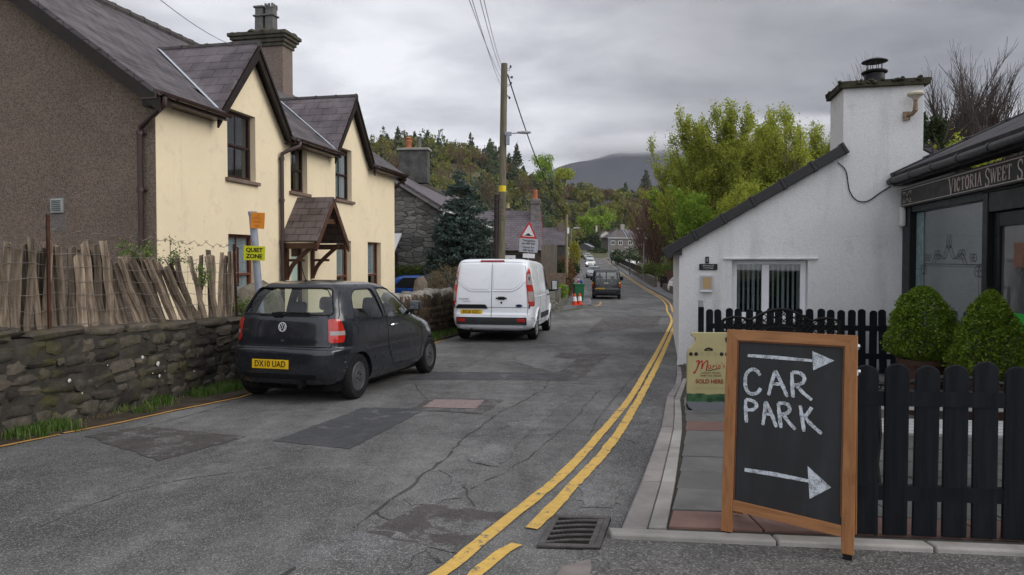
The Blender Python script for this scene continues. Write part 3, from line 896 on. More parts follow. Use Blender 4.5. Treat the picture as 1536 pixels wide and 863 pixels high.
def grow(g, base, d, length, rad, levels, spread, kids, upward=.0, wobble=.12, shrink=.62, tips=None, paths=None, kstart=.3):
 """recursive limbs; tips collects points along the outermost twigs"""
 if paths is None: paths = []
 if tips is None: tips = []
 k = 6
 P = [np.array(base, dtype=float)]; dd = np.array(d, dtype=float); dd /= np.linalg.norm(dd)
 for i in range(k):
  dd = dd + g.normal(size=3) * wobble + np.array([0, 0, upward])
  dd /= np.linalg.norm(dd)
  P.append(P[-1] + dd * length / k)
 P = np.array(P)
 end = .35 if levels > 0 else .25
 paths.append((P, np.linspace(rad, rad * end, k + 1)))
 if levels <= 0:
  tips.append(P)
  return paths, tips
 for c in range(kids[0] if isinstance(kids, list) else kids):
  t = g.uniform(kstart, 1.0)
  i = min(k - 1, int(t * k)); p = P[i] + (P[i + 1] - P[i]) * (t * k - i)
  ax = g.normal(size=3); ax -= ax.dot(dd) * dd; ax /= np.linalg.norm(ax)
  loc = (P[i + 1] - P[i]); loc /= np.linalg.norm(loc)
  nd = loc * math.cos(spread) + ax * math.sin(spread) * g.uniform(.6, 1.3)
  grow(g, p, nd, length * shrink * g.uniform(.7, 1.2) * (1.15 - .5 * t), rad * (1 - .6 * t) * .6, levels - 1, spread, kids[1:] if isinstance(kids, list) else kids,
   upward, wobble, shrink, tips, paths, .15)
 return paths, tips
M_BARK = plain("grey_bark", (.085, .07, .055), .9, .35, 5, bmp=.6, bscale=30)
M_TWIG = plain("bare_twigs", (.07, .055, .05), .9, .3, 2, bmp=0)
M_TWIG_RED = plain("reddish_twigs", (.115, .068, .05), .9, .35, .6, bmp=0)
M_LEAF_SPRING = foliage("spring_leaves", [(.16, .20, .018), (.26, .31, .03), (.36, .40, .05), (.44, .46, .08)], .5)
M_LEAF_YG = foliage("yellow_green_leaves", [(.09, .115, .025), (.15, .17, .035), (.215, .23, .05), (.20, .165, .055)], .4)
M_LEAF_BRIGHT = foliage("bright_green_leaves", [(.12, .21, .02), (.19, .31, .03), (.27, .39, .045), (.34, .44, .065)], .5)
M_NEEDLE = foliage("dark_conifer_needles", [(.03, .046, .024), (.048, .07, .034), (.068, .095, .044), (.095, .115, .055)], .25)
M_NEEDLE_BLUE = foliage("blue_green_spruce_needles", [(.02, .036, .03), (.036, .062, .05), (.06, .094, .078), (.095, .13, .112)], .15)
M_BROWN_LEAF = foliage("bare_brown_crowns", [(.085, .06, .036), (.14, .09, .055), (.19, .12, .078), (.17, .135, .065)], .3)
M_BOX = foliage("clipped_box_leaves", [(.045, .09, .006), (.085, .155, .01), (.14, .225, .018), (.22, .31, .035)], .45, .5)
M_GRASS = foliage("grass_blades", [(.035, .085, .012), (.055, .13, .018), (.09, .17, .03), (.16, .16, .06)], .35)
M_DRY = foliage("dry_stems", [(.13, .095, .05), (.19, .145, .08), (.24, .19, .115), (.14, .12, .05)], .3)
M_HEDGE = foliage("hedge_leaves", [(.05, .085, .016), (.085, .13, .022), (.12, .165, .03), (.15, .17, .04)], .3)
M_HEDGE_DARK = foliage("dark_hedge_leaves", [(.018, .032, .012), (.03, .052, .018), (.05, .075, .026)], .2)
M_GOLD = foliage("golden_leaves", [(.22, .21, .02), (.33, .31, .03), (.42, .38, .05)], .35)
M_RUSSET = foliage("russet_leaves", [(.11, .045, .02), (.17, .075, .03), (.2, .11, .05), (.1, .075, .03)], .3)
def conifer_pts(g, h, r, n, start=.1, layers=None, pw=.85):
 z = 1 - np.sqrt(g.uniform(0, 1, n)) if pw else g.uniform(0, 1, n)
 t = z
 rr = r * (1 - t) ** pw * np.sqrt(g.uniform(.15, 1, n)) * (.82 + .3 * np.sin(t * (layers or 9) * 6.28 + g.uniform(0, 6)) * .5)
 az = g.uniform(0, 2 * np.pi, n)
 lump = 1 + .22 * np.sin(az * 3 + t * 7 + g.uniform(0, 6)) + .12 * np.sin(az * 7 + t * 13)
 rr *= lump
 return np.stack([rr * np.cos(az), rr * np.sin(az), h * (start + (1 - start) * t) - .12 * rr], 1)
def blob_pts(g, h, r, n, start=.25, lumps=9):
 """clumped crown: leaves gathered round several limb ends, gaps in between"""
 c = g.normal(size=(lumps, 3)); c /= np.linalg.norm(c, axis=1)[:, None]
 c *= g.uniform(.25, .8, (lumps, 1)); c[:, 2] = c[:, 2] * .8 + .1
 k = g.integers(0, lumps, n)
 s = g.uniform(.22, .42, lumps)
 p = g.normal(size=(n, 3)); p /= np.maximum(np.linalg.norm(p, axis=1), 1e-6)[:, None]
 p *= (g.uniform(.3, 1, (n, 1))) * s[k][:, None]
 q = c[k] + p
 ch = h * (1 - start) / 2
 return np.stack([q[:, 0] * r, q[:, 1] * r, h * start + ch + q[:, 2] * ch], 1)
def wood_kind(px, Y, g):
 u = g.uniform()
 t = smooth(120, 330, Y)
 if px < 640:  w = (.17, .42, .41)
 elif px < 700: w = (.28, .42, .30)
 elif px < 830: w = (.46, .34, .20) if t > .35 else (.34, .26, .40)
 elif px < 900: w = (.08, .74, .18)
 else: w = (.04, .70, .26)
 return 0 if u < w[0] else 1 if u < w[0] + w[1] else 2
buckets = {0: [], 1: [], 2: []}
trunk_paths = []
cells = []
for Y in np.arange(100, 520, 6.2):
 for q in np.arange(-.30, .36, 6.0 / Y):
  cells.append((Y, q))
for Y, q in cells:
 Y2 = Y + nrg.uniform(-3, 3); X = (q + nrg.uniform(-.5, .5) * 6.0 / Y) * Y2
 px = 768 + 1024 * X / Y2
 lim = lerp_tab([(500, 102), (640, 100), (790, 112), (845, 150), (862, 216), (890, 218), (894, 236), (928, 236), (960, 226), (1100, 150)], px)
 if Y2 < lim: continue
 if land_z(X, Y2 + 25) - land_z(X, Y2) < .4 and Y2 > 390: continue
 if lerp_tab([(500, .05), (860, .1), (930, .2), (1100, .3)], px) > nrg.uniform(): continue
 k = wood_kind(px, Y2, nrg)
 z = land_z(X, Y2) - .3
 if k == 0:
  h = nrg.uniform(8, 14); P = conifer_pts(nrg, h, h * nrg.uniform(.22, .34), 300, pw=.62)
  V, F = leaf_quads(P, .55 * Y2 / 230, .1, .6)
 elif k == 1:
  h = nrg.uniform(6.5, 11); P = blob_pts(nrg, h, h * .42, 260, .12, 11)
  V, F = leaf_quads(P, .42 * Y2 / 230, .3, .7)
 else:
  h = nrg.uniform(6.5, 11); P = blob_pts(nrg, h, h * .40, 230, .15, 12)
  V, F = leaf_quads(P, .40 * Y2 / 230, 0, .22, droop=(0, 0, 1.2))
 V = V + np.array([X, Y2, z])
 buckets[k].append((V, F))
 trunk_paths.append((np.array([[X, Y2, z - 1], [X, Y2, z + h * .4], [X, Y2, z + h * .8]]), [.22, .15, .04]))
for k, nm, mat, lab in ((0, "conifer_woods", M_NEEDLE, "dark conifers massed on the hillside"), (1, "broadleaf_woods", M_LEAF_YG, "yellow green broadleaf woods massed on the valley side"),
      (2, "bare_woods", M_BROWN_LEAF, "brown bare crowns massed on the hillside")):
 V, F = merge(buckets[k])
 stuff(raw_mesh(nm, V, F, mat), lab, "woodland")
V, F = tube_arrays(trunk_paths, 4)
stuff(raw_mesh("trunks_woods", V, F, M_BARK), "grey trunks standing among the hillside woods", "woodland")
def tree(name, label, loc, h, r, n, leaf, mat, kind='blob', group=None, cat="tree", lumps=14, start=.25, trunk=None, seed=1, up=.3, aspect=.6, bark=None):
 g = np.random.default_rng(seed)
 t = thing(name, label, cat, loc, 0, group)
 if kind == 'conifer':
  P = conifer_pts(g, h, r, n, start)
  V, F = leaf_quads(P, leaf, -.3, aspect, g)
  paths = [(np.array([[0, 0, -.4], [0, 0, h * .5], [0, 0, h * .97]]), [trunk or h * .022, h * .012, .02])]
  for i in range(40):
   z = g.uniform(start, .9); a = g.uniform(0, 6.28); L = r * (1 - z) * .85
   paths.append((np.array([[0, 0, h * z], [L * .5 * math.cos(a), L * .5 * math.sin(a), h * z - .02 * h * (1 - z)], [L * math.cos(a), L * math.sin(a), h * z - .05 * h * (1 - z)]]), [.03, .02, .008]))
 else:
  P = blob_pts(g, h, r, n, start, lumps)
  V, F = leaf_quads(P, leaf, up, aspect, g)
  paths, _ = grow(g, (0, 0, -.3), (0, 0, 1), h * .75, trunk or h * .025, 2, .6, [9, 5], .05, .08)
 raw_mesh("crown", V, F, mat, t)
 V, F = tube_arrays(paths, 6)
 raw_mesh("trunk", V, F, bark or M_BARK, t, True)
 return t
for i, (px, ytop, Y, h, r, lab) in enumerate([
  (572, 199, 262, 12, 2.2, "slim dark conifer on the skyline just right of the second chimney"),
  (597, 190, 268, 12, 3.2, "thin topped pine on the skyline above the stone house chimney"),
  (622, 196, 270, 13, 2.8, "dark pointed conifer on the skyline left of the round topped trees"),
  (641, 192, 275, 14, 3.3, "broad dark conifer on the skyline near the middle of the ridge"),
  (706, 198, 285, 15, 3.4, "tallest dark conifer on the skyline left of the utility pole"),
  (735, 207, 288, 14, 3.6, "dark conifer on the skyline touching the left of the utility pole"),
  (775, 214, 290, 13, 3.2, "dark conifer on the skyline right behind the street lamp arm"),
  (969, 254, 470, 19, 6, "lone dark conifer far up the valley between the hills")]):
 p = at(px, ytop, Y)
 t = tree("conifer_tree", lab, (p.x, p.y, p.z - h), h, r, 420, .55 * Y / 260, M_NEEDLE, 'conifer', "conifers on the skyline", seed=30 + i)
for i, (px, ytop, Y, h, r, mat, lab) in enumerate([
  (815, 226, 245, 13, 5.5, M_LEAF_BRIGHT, "fresh green tree on the ridge right of the street lamp"),
  (846, 243, 260, 12, 5.0, M_LEAF_SPRING, "yellow green tree on the ridge where it falls to the valley"),
  (903, 300, 236, 14, 6.5, M_LEAF_BRIGHT, "bright green tree above the far end of the road"),
  (880, 318, 228, 10, 4.5, M_LEAF_BRIGHT, "smaller bright green tree left of the far end of the road"),
  (935, 296, 250, 13, 6, M_LEAF_YG, "yellowish tree behind the roofs of the far houses"),
  (790, 258, 160, 9, 3.6, M_BROWN_LEAF, "brown leafless tree low on the hillside behind the utility pole"),
  (735, 262, 150, 9, 4.2, M_BROWN_LEAF, "brown leafless tree above the cream chimney pots"),
  (598, 222, 170, 10, 4.5, M_BROWN_LEAF, "reddish brown tree on the hillside left of the stone house chimney")]):
 p = at(px, ytop, Y)
 thin = mat is M_BROWN_LEAF
 tree("broadleaf_tree", lab, (p.x, p.y, p.z - h), h, r, 1500 if not thin else 1200, .34 * Y / 240, mat, 'blob', "broadleaf trees on the hillside", seed=60 + i, aspect=.2 if thin else .7, lumps=22, start=.04)
SPREAD = .2
def upright_tree(name, label, loc, h, w, stems, leaf, mat, seed, per=20, group=None, bark=None, leafless=False, lean=.30, kids=(10, 6), aspect=.5):
 g = np.random.default_rng(seed)
 t = thing(name, label, "tree", loc, 0, group)
 paths, tips = [], []
 for s in range(stems):
  a = g.uniform(0, 6.28); sp = g.uniform(.05, lean)
  d = (math.cos(a) * sp, math.sin(a) * sp, 1)
  b0 = (math.cos(a) * .25 * w * g.uniform(0, 1), math.sin(a) * .25 * w * g.uniform(0, 1), -.5)
  grow(g, b0, d, h * g.uniform(.7, 1.0), h * .012, 2, .42, list(kids), .05, .06, .42, tips, paths, .22)
 if not leafless:
  C = []
  for P in tips:
   for i in range(len(P) - 1):
    u = g.uniform(0, 1, (per // 5, 1)); C.append(P[i] + (P[i + 1] - P[i]) * u + g.normal(size=(per // 5, 3)) * SPREAD)
  C = np.concatenate(C)
  V, F = leaf_quads(C, leaf, .2, aspect, g)
  raw_mesh("crown", V, F, mat, t)
  V, F = tube_arrays(paths, 4)
  raw_mesh("trunk", V, F, bark or M_BARK, t, True)
 else:
  big = [p for p in paths if p[1][0] > h * .007]
  V, F = tube_arrays(big, 6); raw_mesh("trunk", V, F, bark or M_BARK, t, True)
  small = [p for p in paths if p[1][0] <= h * .007]
  small = [(P, np.maximum(np.asarray(rd), leaf)) for P, rd in small]
  V, F = tube_arrays(small, 3); raw_mesh("crown", V, F, mat, t)
 return t
G_WILLOW = "spring green trees behind the cottage"
for px, ytop, Y, w, stems, mat, lab, sd_ in (
  (1010, 255, 82, 4.5, 6, M_LEAF_BRIGHT, "dense bright green tree at the left of the group behind the cottage", 1),
  (1046, 180, 70, 4, 5, M_LEAF_SPRING, "pale thin topped tree, second from left behind the cottage roof", 2),
  (1085, 168, 64, 4.5, 6, M_LEAF_SPRING, "tall yellow green tree in the middle of the group above the cottage verge", 3),
  (1122, 140, 58, 3.6, 5, M_LEAF_SPRING, "tallest spring green tree above the cottage roof", 4),
  (1165, 160, 54, 4, 5, M_LEAF_SPRING, "spring green tree right of the tallest one behind the cottage", 5),
  (1212, 172, 50, 3.8, 5, M_LEAF_SPRING, "sparser green tree nearest the cottage chimney on its left", 6),
  (1065, 290, 56, 4, 7, M_LEAF_BRIGHT, "low bushy green tree just above the cottage eaves", 7),
  (1130, 270, 46, 4, 7, M_LEAF_SPRING, "low bushy tree in front of the taller trees above the cottage roof", 8)):
 p = at(px, ytop, Y); gz = prof(Y) - .2
 upright_tree("ash_tree", lab, (p.x, Y, gz), (p.z - gz) * .86, w, stems, .0030 * Y * .62, mat, sd_, group=G_WILLOW, per=60 if sd_ not in (2, 6) else 40, kids=(17, 8) if sd_ not in (2, 6) else (13, 7))
for px, ytop, Y, w, lab, sd_ in ((975, 285, 88, 3.2, "reddish bare tree beside the far right pavement", 21), (993, 320, 76, 2.6, "low reddish bare shrubby tree behind the dark railings", 22)):
 p = at(px, ytop, Y); gz = prof(Y) - .2
 upright_tree("bare_tree", lab, (p.x, Y, gz), p.z - gz, w, 7, .028, M_TWIG_RED, sd_, group="bare reddish trees by the pavement", leafless=True, kids=(14, 9), bark=M_TWIG_RED, lean=.35)
for px, ytop, Y, lab, sd_ in ((1418, 92, 31, "bare grey tree behind the cottage chimney", 31), (1475, 85, 30, "wide bare grey tree behind the shop roof", 32), (1560, 110, 29, "bare grey tree at the right above the shop roof", 33),
       (1172, 150, 72, "thin bare treetop sticking out above the green trees", 34)):
 p = at(px, ytop, Y); gz = prof(Y) - .2
 upright_tree("bare_tree", lab, (p.x, Y, gz), (p.z - gz) * .9, 2.2, 10 if sd_ < 34 else 3, .0055 if sd_ < 34 else .018, M_TWIG, sd_, group="bare grey trees on the right", leafless=True, kids=(28, 15), lean=.6)
p = at(1440, 165, 24)
tree("leafy_tree", "bright green bushy tree behind the shop roof beside the chimney", (p.x, 24, p.z - 6.6), 6.6, 2.0, 5200, .085, M_LEAF_SPRING, lumps=20, seed=90, start=.2)
p = at(1404, 152, 23)
tree("ivy_tree", "dark ivy covered stump of a tree behind the cottage chimney", (p.x, 23, p.z - 6.2), 6.2, .55, 1800, .075, M_HEDGE_DARK, lumps=10, seed=91, start=.3)
g = np.random.default_rng(5)
def spruce():
 h, r = 5.9, 1.95
 base = at(692, 242, 26.0)
 t = thing("spruce_tree", "dense blue green spruce behind the white van", "tree", (base.x, 26.0, base.z - h), 0)
 paths = [(np.array([[0, 0, -.3], [0, 0, h * .6], [0, 0, h]]), [.11, .06, .01])]
 C, D = [], []
 for i in range(900):
  z = 1 - math.sqrt(g.uniform(0, 1)); z = .02 + .96 * z
  a = g.uniform(0, 6.28); L = r * (1 - z) ** .72 * g.uniform(.7, 1.12) * (1 + .15 * math.sin(3 * a + 1))
  e_ = np.array([math.cos(a), math.sin(a), 0])
  P = np.array([[0, 0, h * z], e_ * L * .55 + [0, 0, h * z - .04], e_ * L + [0, 0, h * z - .02 + .10 * L]])
  paths.append((P, [.016, .01, .004]))
  m_ = int(12 + 44 * L)
  u = g.uniform(.25, 1.03, (m_, 1))
  C.append(P[0] + (P[2] - P[0]) * u + g.normal(size=(m_, 3)) * np.array([.07, .07, .045]) * (1.2 - .5 * u))
  D.append(np.tile(e_ + [0, 0, .3], (m_, 1)))
 C = np.concatenate(C); D = np.concatenate(D)
 V, F = leaf_quads(C, .068, .2, .34, g, droop=D)
 raw_mesh("crown", V, F, M_NEEDLE_BLUE, t)
 V, F = tube_arrays(paths, 4); raw_mesh("trunk", V, F, M_BARK, t, True)
spruce()
def shrub(name, label, loc, rx_, ry_, h, n, leaf, mat, seed=0, cat="shrub", group=None, kind='blob', stems=M_BARK, aspect=.6, up=.3, power=.5):
 g = np.random.default_rng(seed)
 t = thing(name, label, cat, loc, 0, group)
 if kind == 'blob':
  p = g.normal(size=(n, 3)); p /= np.linalg.norm(p, axis=1)[:, None]
  az = np.arctan2(p[:, 1], p[:, 0])
  lump = 1 + .14 * np.sin(az * 4 + p[:, 2] * 5 + seed) + .1 * np.sin(az * 9 + p[:, 2] * 11)
  rad = g.uniform(.3, 1, n) ** power * lump
  C = np.stack([p[:, 0] * rx_ * rad, p[:, 1] * ry_ * rad, h / 2 + p[:, 2] * h / 2 * rad], 1)
 elif kind == 'box':
  C = np.stack([g.uniform(-rx_, rx_, n), g.uniform(-ry_, ry_, n), h * g.uniform(0, 1, n) ** .6], 1)
  C += g.normal(size=(n, 3)) * .06
 V, F = leaf_quads(C, leaf, up, aspect, g)
 raw_mesh("foliage", V, F, mat, t)
 paths = []
 for i in range(14):
  a = g.uniform(0, 6.28); u = g.uniform(.2, .75)
  paths.append((np.array([[0, 0, -.1], [rx_ * u * .5 * math.cos(a), ry_ * u * .5 * math.sin(a), h * .4], [rx_ * u * math.cos(a), ry_ * u * math.sin(a), h * g.uniform(.6, .9)]]), [.015, .01, .004]))
 V, F = tube_arrays(paths, 4); raw_mesh("stem", V, F, stems, t, True)
 return t
def grass(name, label, pts, h, per, mat=None, spread=.12, w=.006, cat="grass", lean=.35, zoff=0.0):
 """tufts of blades along ground points"""
 mat = mat or M_GRASS
 Vs, Fs = [], []; o = 0
 for p in pts:
  n = per
  x = p[0] + nrg.normal(size=n) * spread; y = p[1] + nrg.normal(size=n) * spread
  z = np.array([prof(a) for a in y]) + zoff + (p[2] if len(p) > 2 else 0)
  hh = h * nrg.uniform(.4, 1.15, n)
  a = nrg.uniform(0, 6.28, n); l = nrg.uniform(0, lean, n) * hh * 1.6
  ww = w * nrg.uniform(.7, 1.5, n)
  cx, cy = np.cos(a), np.sin(a)
  B = np.stack([x, y, z], 1)
  side = np.stack([-cy, cx, np.zeros(n)], 1) * ww[:, None]
  mid = B + np.stack([cx * l * .35, cy * l * .35, hh * .6], 1)
  tip = B + np.stack([cx * l, cy * l, hh * (1 - .3 * l / hh)], 1)
  Vb = np.stack([B - side, B + side, mid + side * .8, tip, mid - side * .8], 1)
  Vs.append(Vb.reshape(-1, 3))
  i = np.arange(n)[:, None] * 5 + o
  Fs.append(np.concatenate([i + np.array([[0, 1, 2, 4]]), i + np.array([[4, 2, 3, 3]])]))
  o += 5 * n
 V = np.concatenate(Vs); F = np.concatenate(Fs)
 me = bpy.data.meshes.new(name)
 faces = [tuple(f) if f[2] != f[3] else tuple(f[:3]) for f in F.tolist()]
 me.from_pydata(V.tolist(), [], faces); me.materials.append(mat)
 ob = bpy.data.objects.new(name, me); COL.objects.link(ob)
 return stuff(ob, label, cat)
# shared building materials
M_CREAM = render_wall("cream_render", (.74, .63, .44), (.48, .41, .31))
M_ROUGHCAST = roughcast("brown_pebbledash", (.105, .082, .064), (.28, .218, .172), 62, .9, dist=.014)
M_CHIM = roughcast("pinkish_roughcast", (.13, .10, .085), (.26, .205, .175), 55, .8, (.06, .055, .04))
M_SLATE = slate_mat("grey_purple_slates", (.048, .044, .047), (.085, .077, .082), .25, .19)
M_SLATE_BIG = slate_mat("purple_slates", (.06, .05, .056), (.105, .088, .096), .42, .26, streak=.5)
M_SLATE_BROWN = slate_mat("brownish_slates", (.075, .056, .05), (.105, .082, .074), .3, .2)
M_SLATE_MOSS = slate_mat("mossy_slates", (.06, .055, .055), (.09, .08, .08), .25, .19, moss=.7)
M_RIDGE = plain("ridge_tile_clay", (.07, .062, .062), .75, .3, 6, bmp=.4)
M_LEAD = plain("lead_flashing", (.42, .45, .50), .5, .15, 8)
M_MOSS_STONE = plain("mossy_stone", (.045, .043, .028), .95, .5, 7, bmp=.8, bscale=25)
M_POT_GREY = plain("grey_clay_pot", (.13, .125, .12), .8, .25, 7)
M_POT_CREAM = plain("cream_clay_pot", (.42, .36, .22), .8, .2)
M_POT_RED = plain("red_clay_pot", (.36, .13, .07), .8, .25)
M_SILL = plain("stone_sill", (.16, .12, .095), .8, .3)
M_BROWN_FRAME = plain("brown_window_paint", (.032, .016, .015), .4, .2)
M_RED_FRAME = plain("reddish_brown_window_paint", (.13, .045, .028), .45, .25)
M_GLASS = glass_mat("window_glass", (.72, .76, .78), 1.0)
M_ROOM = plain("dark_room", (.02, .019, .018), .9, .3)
M_NET = plain("net_curtain", (.72, .72, .70), .9, .12, 14)
M_DRAPE = plain("beige_drape", (.4, .34, .27), .9, .2, 9)
M_REVEAL = render_wall("reveal_render", (.60, .48, .30), (.45, .36, .24))
def sash(parent, axis_x, a0, a1, z0, z1, frame_mat, bars=1, curtain=None, meet=.5, sill=None, name="window", fw=.055, depth=.16, sill_mat=None):
 """window in a wall whose outer face is x = axis_x (outside towards +x); a runs along y"""
 xf = axis_x - depth
 mb = MB()
 yc, zc = (a0 + a1) / 2, (z0 + z1) / 2
 e = .004
 mb.box((xf, a0 + fw / 2 + e, zc), (.07, fw, z1 - z0 - 2 * e)); mb.box((xf, a1 - fw / 2 - e, zc), (.07, fw, z1 - z0 - 2 * e))
 mb.box((xf, yc, z1 - fw / 2 - e), (.068, a1 - a0 - 2 * fw - 2 * e, fw)); mb.box((xf, yc, z0 + fw * .7 + e), (.072, a1 - a0 - 2 * fw - 2 * e, fw * 1.4))
 zm = z0 + (z1 - z0) * meet
 mb.box((xf + .008, yc, zm), (.06, a1 - a0 - 2 * fw - 2 * e, .05))
 for k in range(bars):
  yb = a0 + (a1 - a0) * (k + 1) / (bars + 1)
  mb.box((xf - .004, yb, (z0 + zm) / 2), (.03, .022, zm - z0 - .1)); mb.box((xf - .004, yb, (z1 + zm) / 2), (.03, .022, z1 - zm - .08))
 w = mb.build(name, frame_mat, parent, bevel=.006)
 MB().box((xf - .012, yc, (z0 + zm) / 2), (.006, a1 - a0 - fw, zm - z0 - fw)).box((xf - .002, yc, (z1 + zm) / 2 + .01), (.006, a1 - a0 - fw, z1 - zm - fw)).build("pane", M_GLASS, w)
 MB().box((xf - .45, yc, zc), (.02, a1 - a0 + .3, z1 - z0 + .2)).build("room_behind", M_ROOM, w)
 if curtain:
  for (u0, u1, v0, v1, cm) in curtain:
   mb = MB(); n = max(6, int((u1 - u0) * (a1 - a0) / .035))
   ya, yb = a0 + (a1 - a0) * u0, a0 + (a1 - a0) * u1
   za, zb = z0 + (z1 - z0) * v0, z0 + (z1 - z0) * v1
   vs = []; fs = []
   for i in range(n + 1):
    y = ya + (yb - ya) * i / n; x = xf - .05 + (.014 if i % 2 else -.014)
    vs += [(x, y, za), (x, y, zb)]
   for i in range(n): fs.append((2 * i, 2 * i + 2, 2 * i + 3, 2 * i + 1))
   mb.add(vs, fs); mb.build("curtain", cm, w)
 if sill:
  MB().box((axis_x - .04, yc, z0 - .04), (.24, a1 - a0 + .16, .075)).build("sill", sill_mat or M_SILL, w, bevel=.01)
 return w
def ridge_tiles(parent, a, b, r=.11, step=.45, mat=None, name="ridge_tiles"):
 a, b = Vector(a), Vector(b); L = (b - a).length; n = max(1, int(L / step)); mb = MB()
 for i in range(n):
  p, q = a.lerp(b, i / n), a.lerp(b, (i + .97) / n)
  mb.tube([p, q], [r, r * 1.02], 8)
  d = (q - p).normalized()
  mb.tube([q - d * .05, q], [r * 1.14, r * 1.14], 8)
 return mb.build(name, mat or M_RIDGE, parent, smooth=True)
# cream house
H = thing("cream_house", "two storey cream rendered house with slate gablets and a brown pebbledash end wall", "house", (-6.135, 11.81, 0), -R(11.5))
fw_ = MB().prism([(0, -.7), (11.16, -.7), (11.16, 4.5), (8.9, 4.5), (7.78, 6.0), (6.66, 4.5), (4.1, 4.5), (2.87, 5.95), (1.65, 4.5), (0, 4.5)], 'x', -.32, 0).build("front_wall", M_CREAM, H)
WIN = [(2.03, 3.03, 3.24, 4.64), (4.49, 5.29, 3.2, 4.3), (6.83, 7.86, 3.22, 4.66), (2.03, 3.03, .72, 2.1), (6.87, 7.79, .62, 2.1), (8.96, 9.98, .62, 2.1), (4.49, 5.29, -.15, 1.95)]
cut = MB()
for a0, a1, z0, z1 in WIN:
 cut.box((-.15, (a0 + a1) / 2, (z0 + z1) / 2), (.6, a1 - a0, z1 - z0))
boolean(fw_, [cut.build("cutter", M_CREAM, H)])
metric_uv(fw_.data)
gable = MB().prism([(-.004, -.7), (-.004, 4.48), (-4.2, 7.42), (-8.4, 4.48), (-8.4, -.7)], 'y', -.012, .28).build("end_wall", M_ROUGHCAST, H)
MB().prism([(-.33, -.7), (-.33, 4.48), (-4.2, 7.2), (-8.4, 4.48), (-8.4, -.7)], 'y', 10.9, 11.155).box((-8.3, 5.6, 1.9), (.2, 11, 5.1)).build("back_walls", M_ROUGHCAST, H)
tall = [(0, 1, .0, .42, M_NET)]
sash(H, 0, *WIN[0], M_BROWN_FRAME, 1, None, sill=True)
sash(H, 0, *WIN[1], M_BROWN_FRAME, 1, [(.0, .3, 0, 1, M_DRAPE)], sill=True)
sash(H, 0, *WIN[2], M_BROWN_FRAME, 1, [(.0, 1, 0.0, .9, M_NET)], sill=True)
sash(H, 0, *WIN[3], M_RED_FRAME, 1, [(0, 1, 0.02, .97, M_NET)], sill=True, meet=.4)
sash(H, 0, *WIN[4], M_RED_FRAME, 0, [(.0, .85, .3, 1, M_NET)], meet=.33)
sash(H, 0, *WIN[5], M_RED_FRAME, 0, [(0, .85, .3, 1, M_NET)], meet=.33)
d = MB().box((-.2, 4.55, .9), (.09, .11, 2.08)).box((-.2, 5.23, .9), (.09, .11, 2.08)).box((-.2, 4.89, 1.9), (.09, .57, .1)).build("door_frame", M_BROWN_FRAME, H, bevel=.008)
dr = MB().box((-.21, 4.89, .84), (.05, .56, 1.98)).build("door", plain("dark_brown_door", (.045, .025, .02), .4, .2), H)
MB().box((-.176, 4.9, 1.0), (.012, .36, 1.3)).build("pane", plain("frosted_green_glass", (.38, .5, .45), .12, .12, 3, spec=.6), dr)
k = .7
rz_ = lambda x: 4.62 - k * x
E0, E1 = -.34, 11.36
mb = MB()
def roofslab(y0, y1, x0, x1, th=.075):
 mb.slab([(x0, y0, rz_(x0)), (x0, y1, rz_(x0)), (x1, y1, rz_(x1)), (x1, y0, rz_(x1))], th)
roofslab(E0, E1, -.5, -4.2)
for a, b_ in ((E0, 1.6), (4.16, 6.6), (8.96, E1)): roofslab(a, b_, .32, -.498)
rb = lambda x: rz_(-4.2) + k * (x + 4.2)
mb.slab([(-4.2, E0, rz_(-4.2)), (-4.2, E1, rz_(-4.2)), (-8.8, E1, rb(-8.8)), (-8.8, E0, rb(-8.8))], .075)
mb.build("roof", M_SLATE, H)
ridge_tiles(H, (-4.2, E0 - .02, rz_(-4.2) + .0), (-4.2, 9.9, rz_(-4.2) + .0), .12)
mb = MB()
for sgn in (1, -1):
 P = [(-4.2 + sgn * 4.55, 4.62 - k * .35), (-4.2, 7.56), (-4.2, 7.28), (-4.2 + sgn * 4.55, 4.62 - k * .35 - .25)]
 P = [(x, z - .085) for x, z in P]
 mb.prism(P, 'y', -.335, -.29)
 P2 = [(-4.2 + sgn * 4.5, 4.62 - k * .3 - .09), (-4.2, 7.56 - .09), (-4.2, 7.56 - .13), (-4.2 + sgn * 4.5, 4.62 - k * .3 - .13)]
 mb.prism(P2, 'y', -.289, .1)
mb.box((.16, -.16, 4.27), (.36, .25, .22))
mb.build("bargeboard", M_DARK_WOOD, H)
mb = MB()
for sgn in (1,):
 P = [(-4.2 + 4.5, 4.62 - k * .3 - .09), (-4.2, 7.47), (-4.2, 7.2), (-4.2 + 4.5, 4.62 - k * .3 - .36)]
 mb.prism(P, 'y', 11.3, 11.34)
mb.build("bargeboard", M_DARK_WOOD, H)
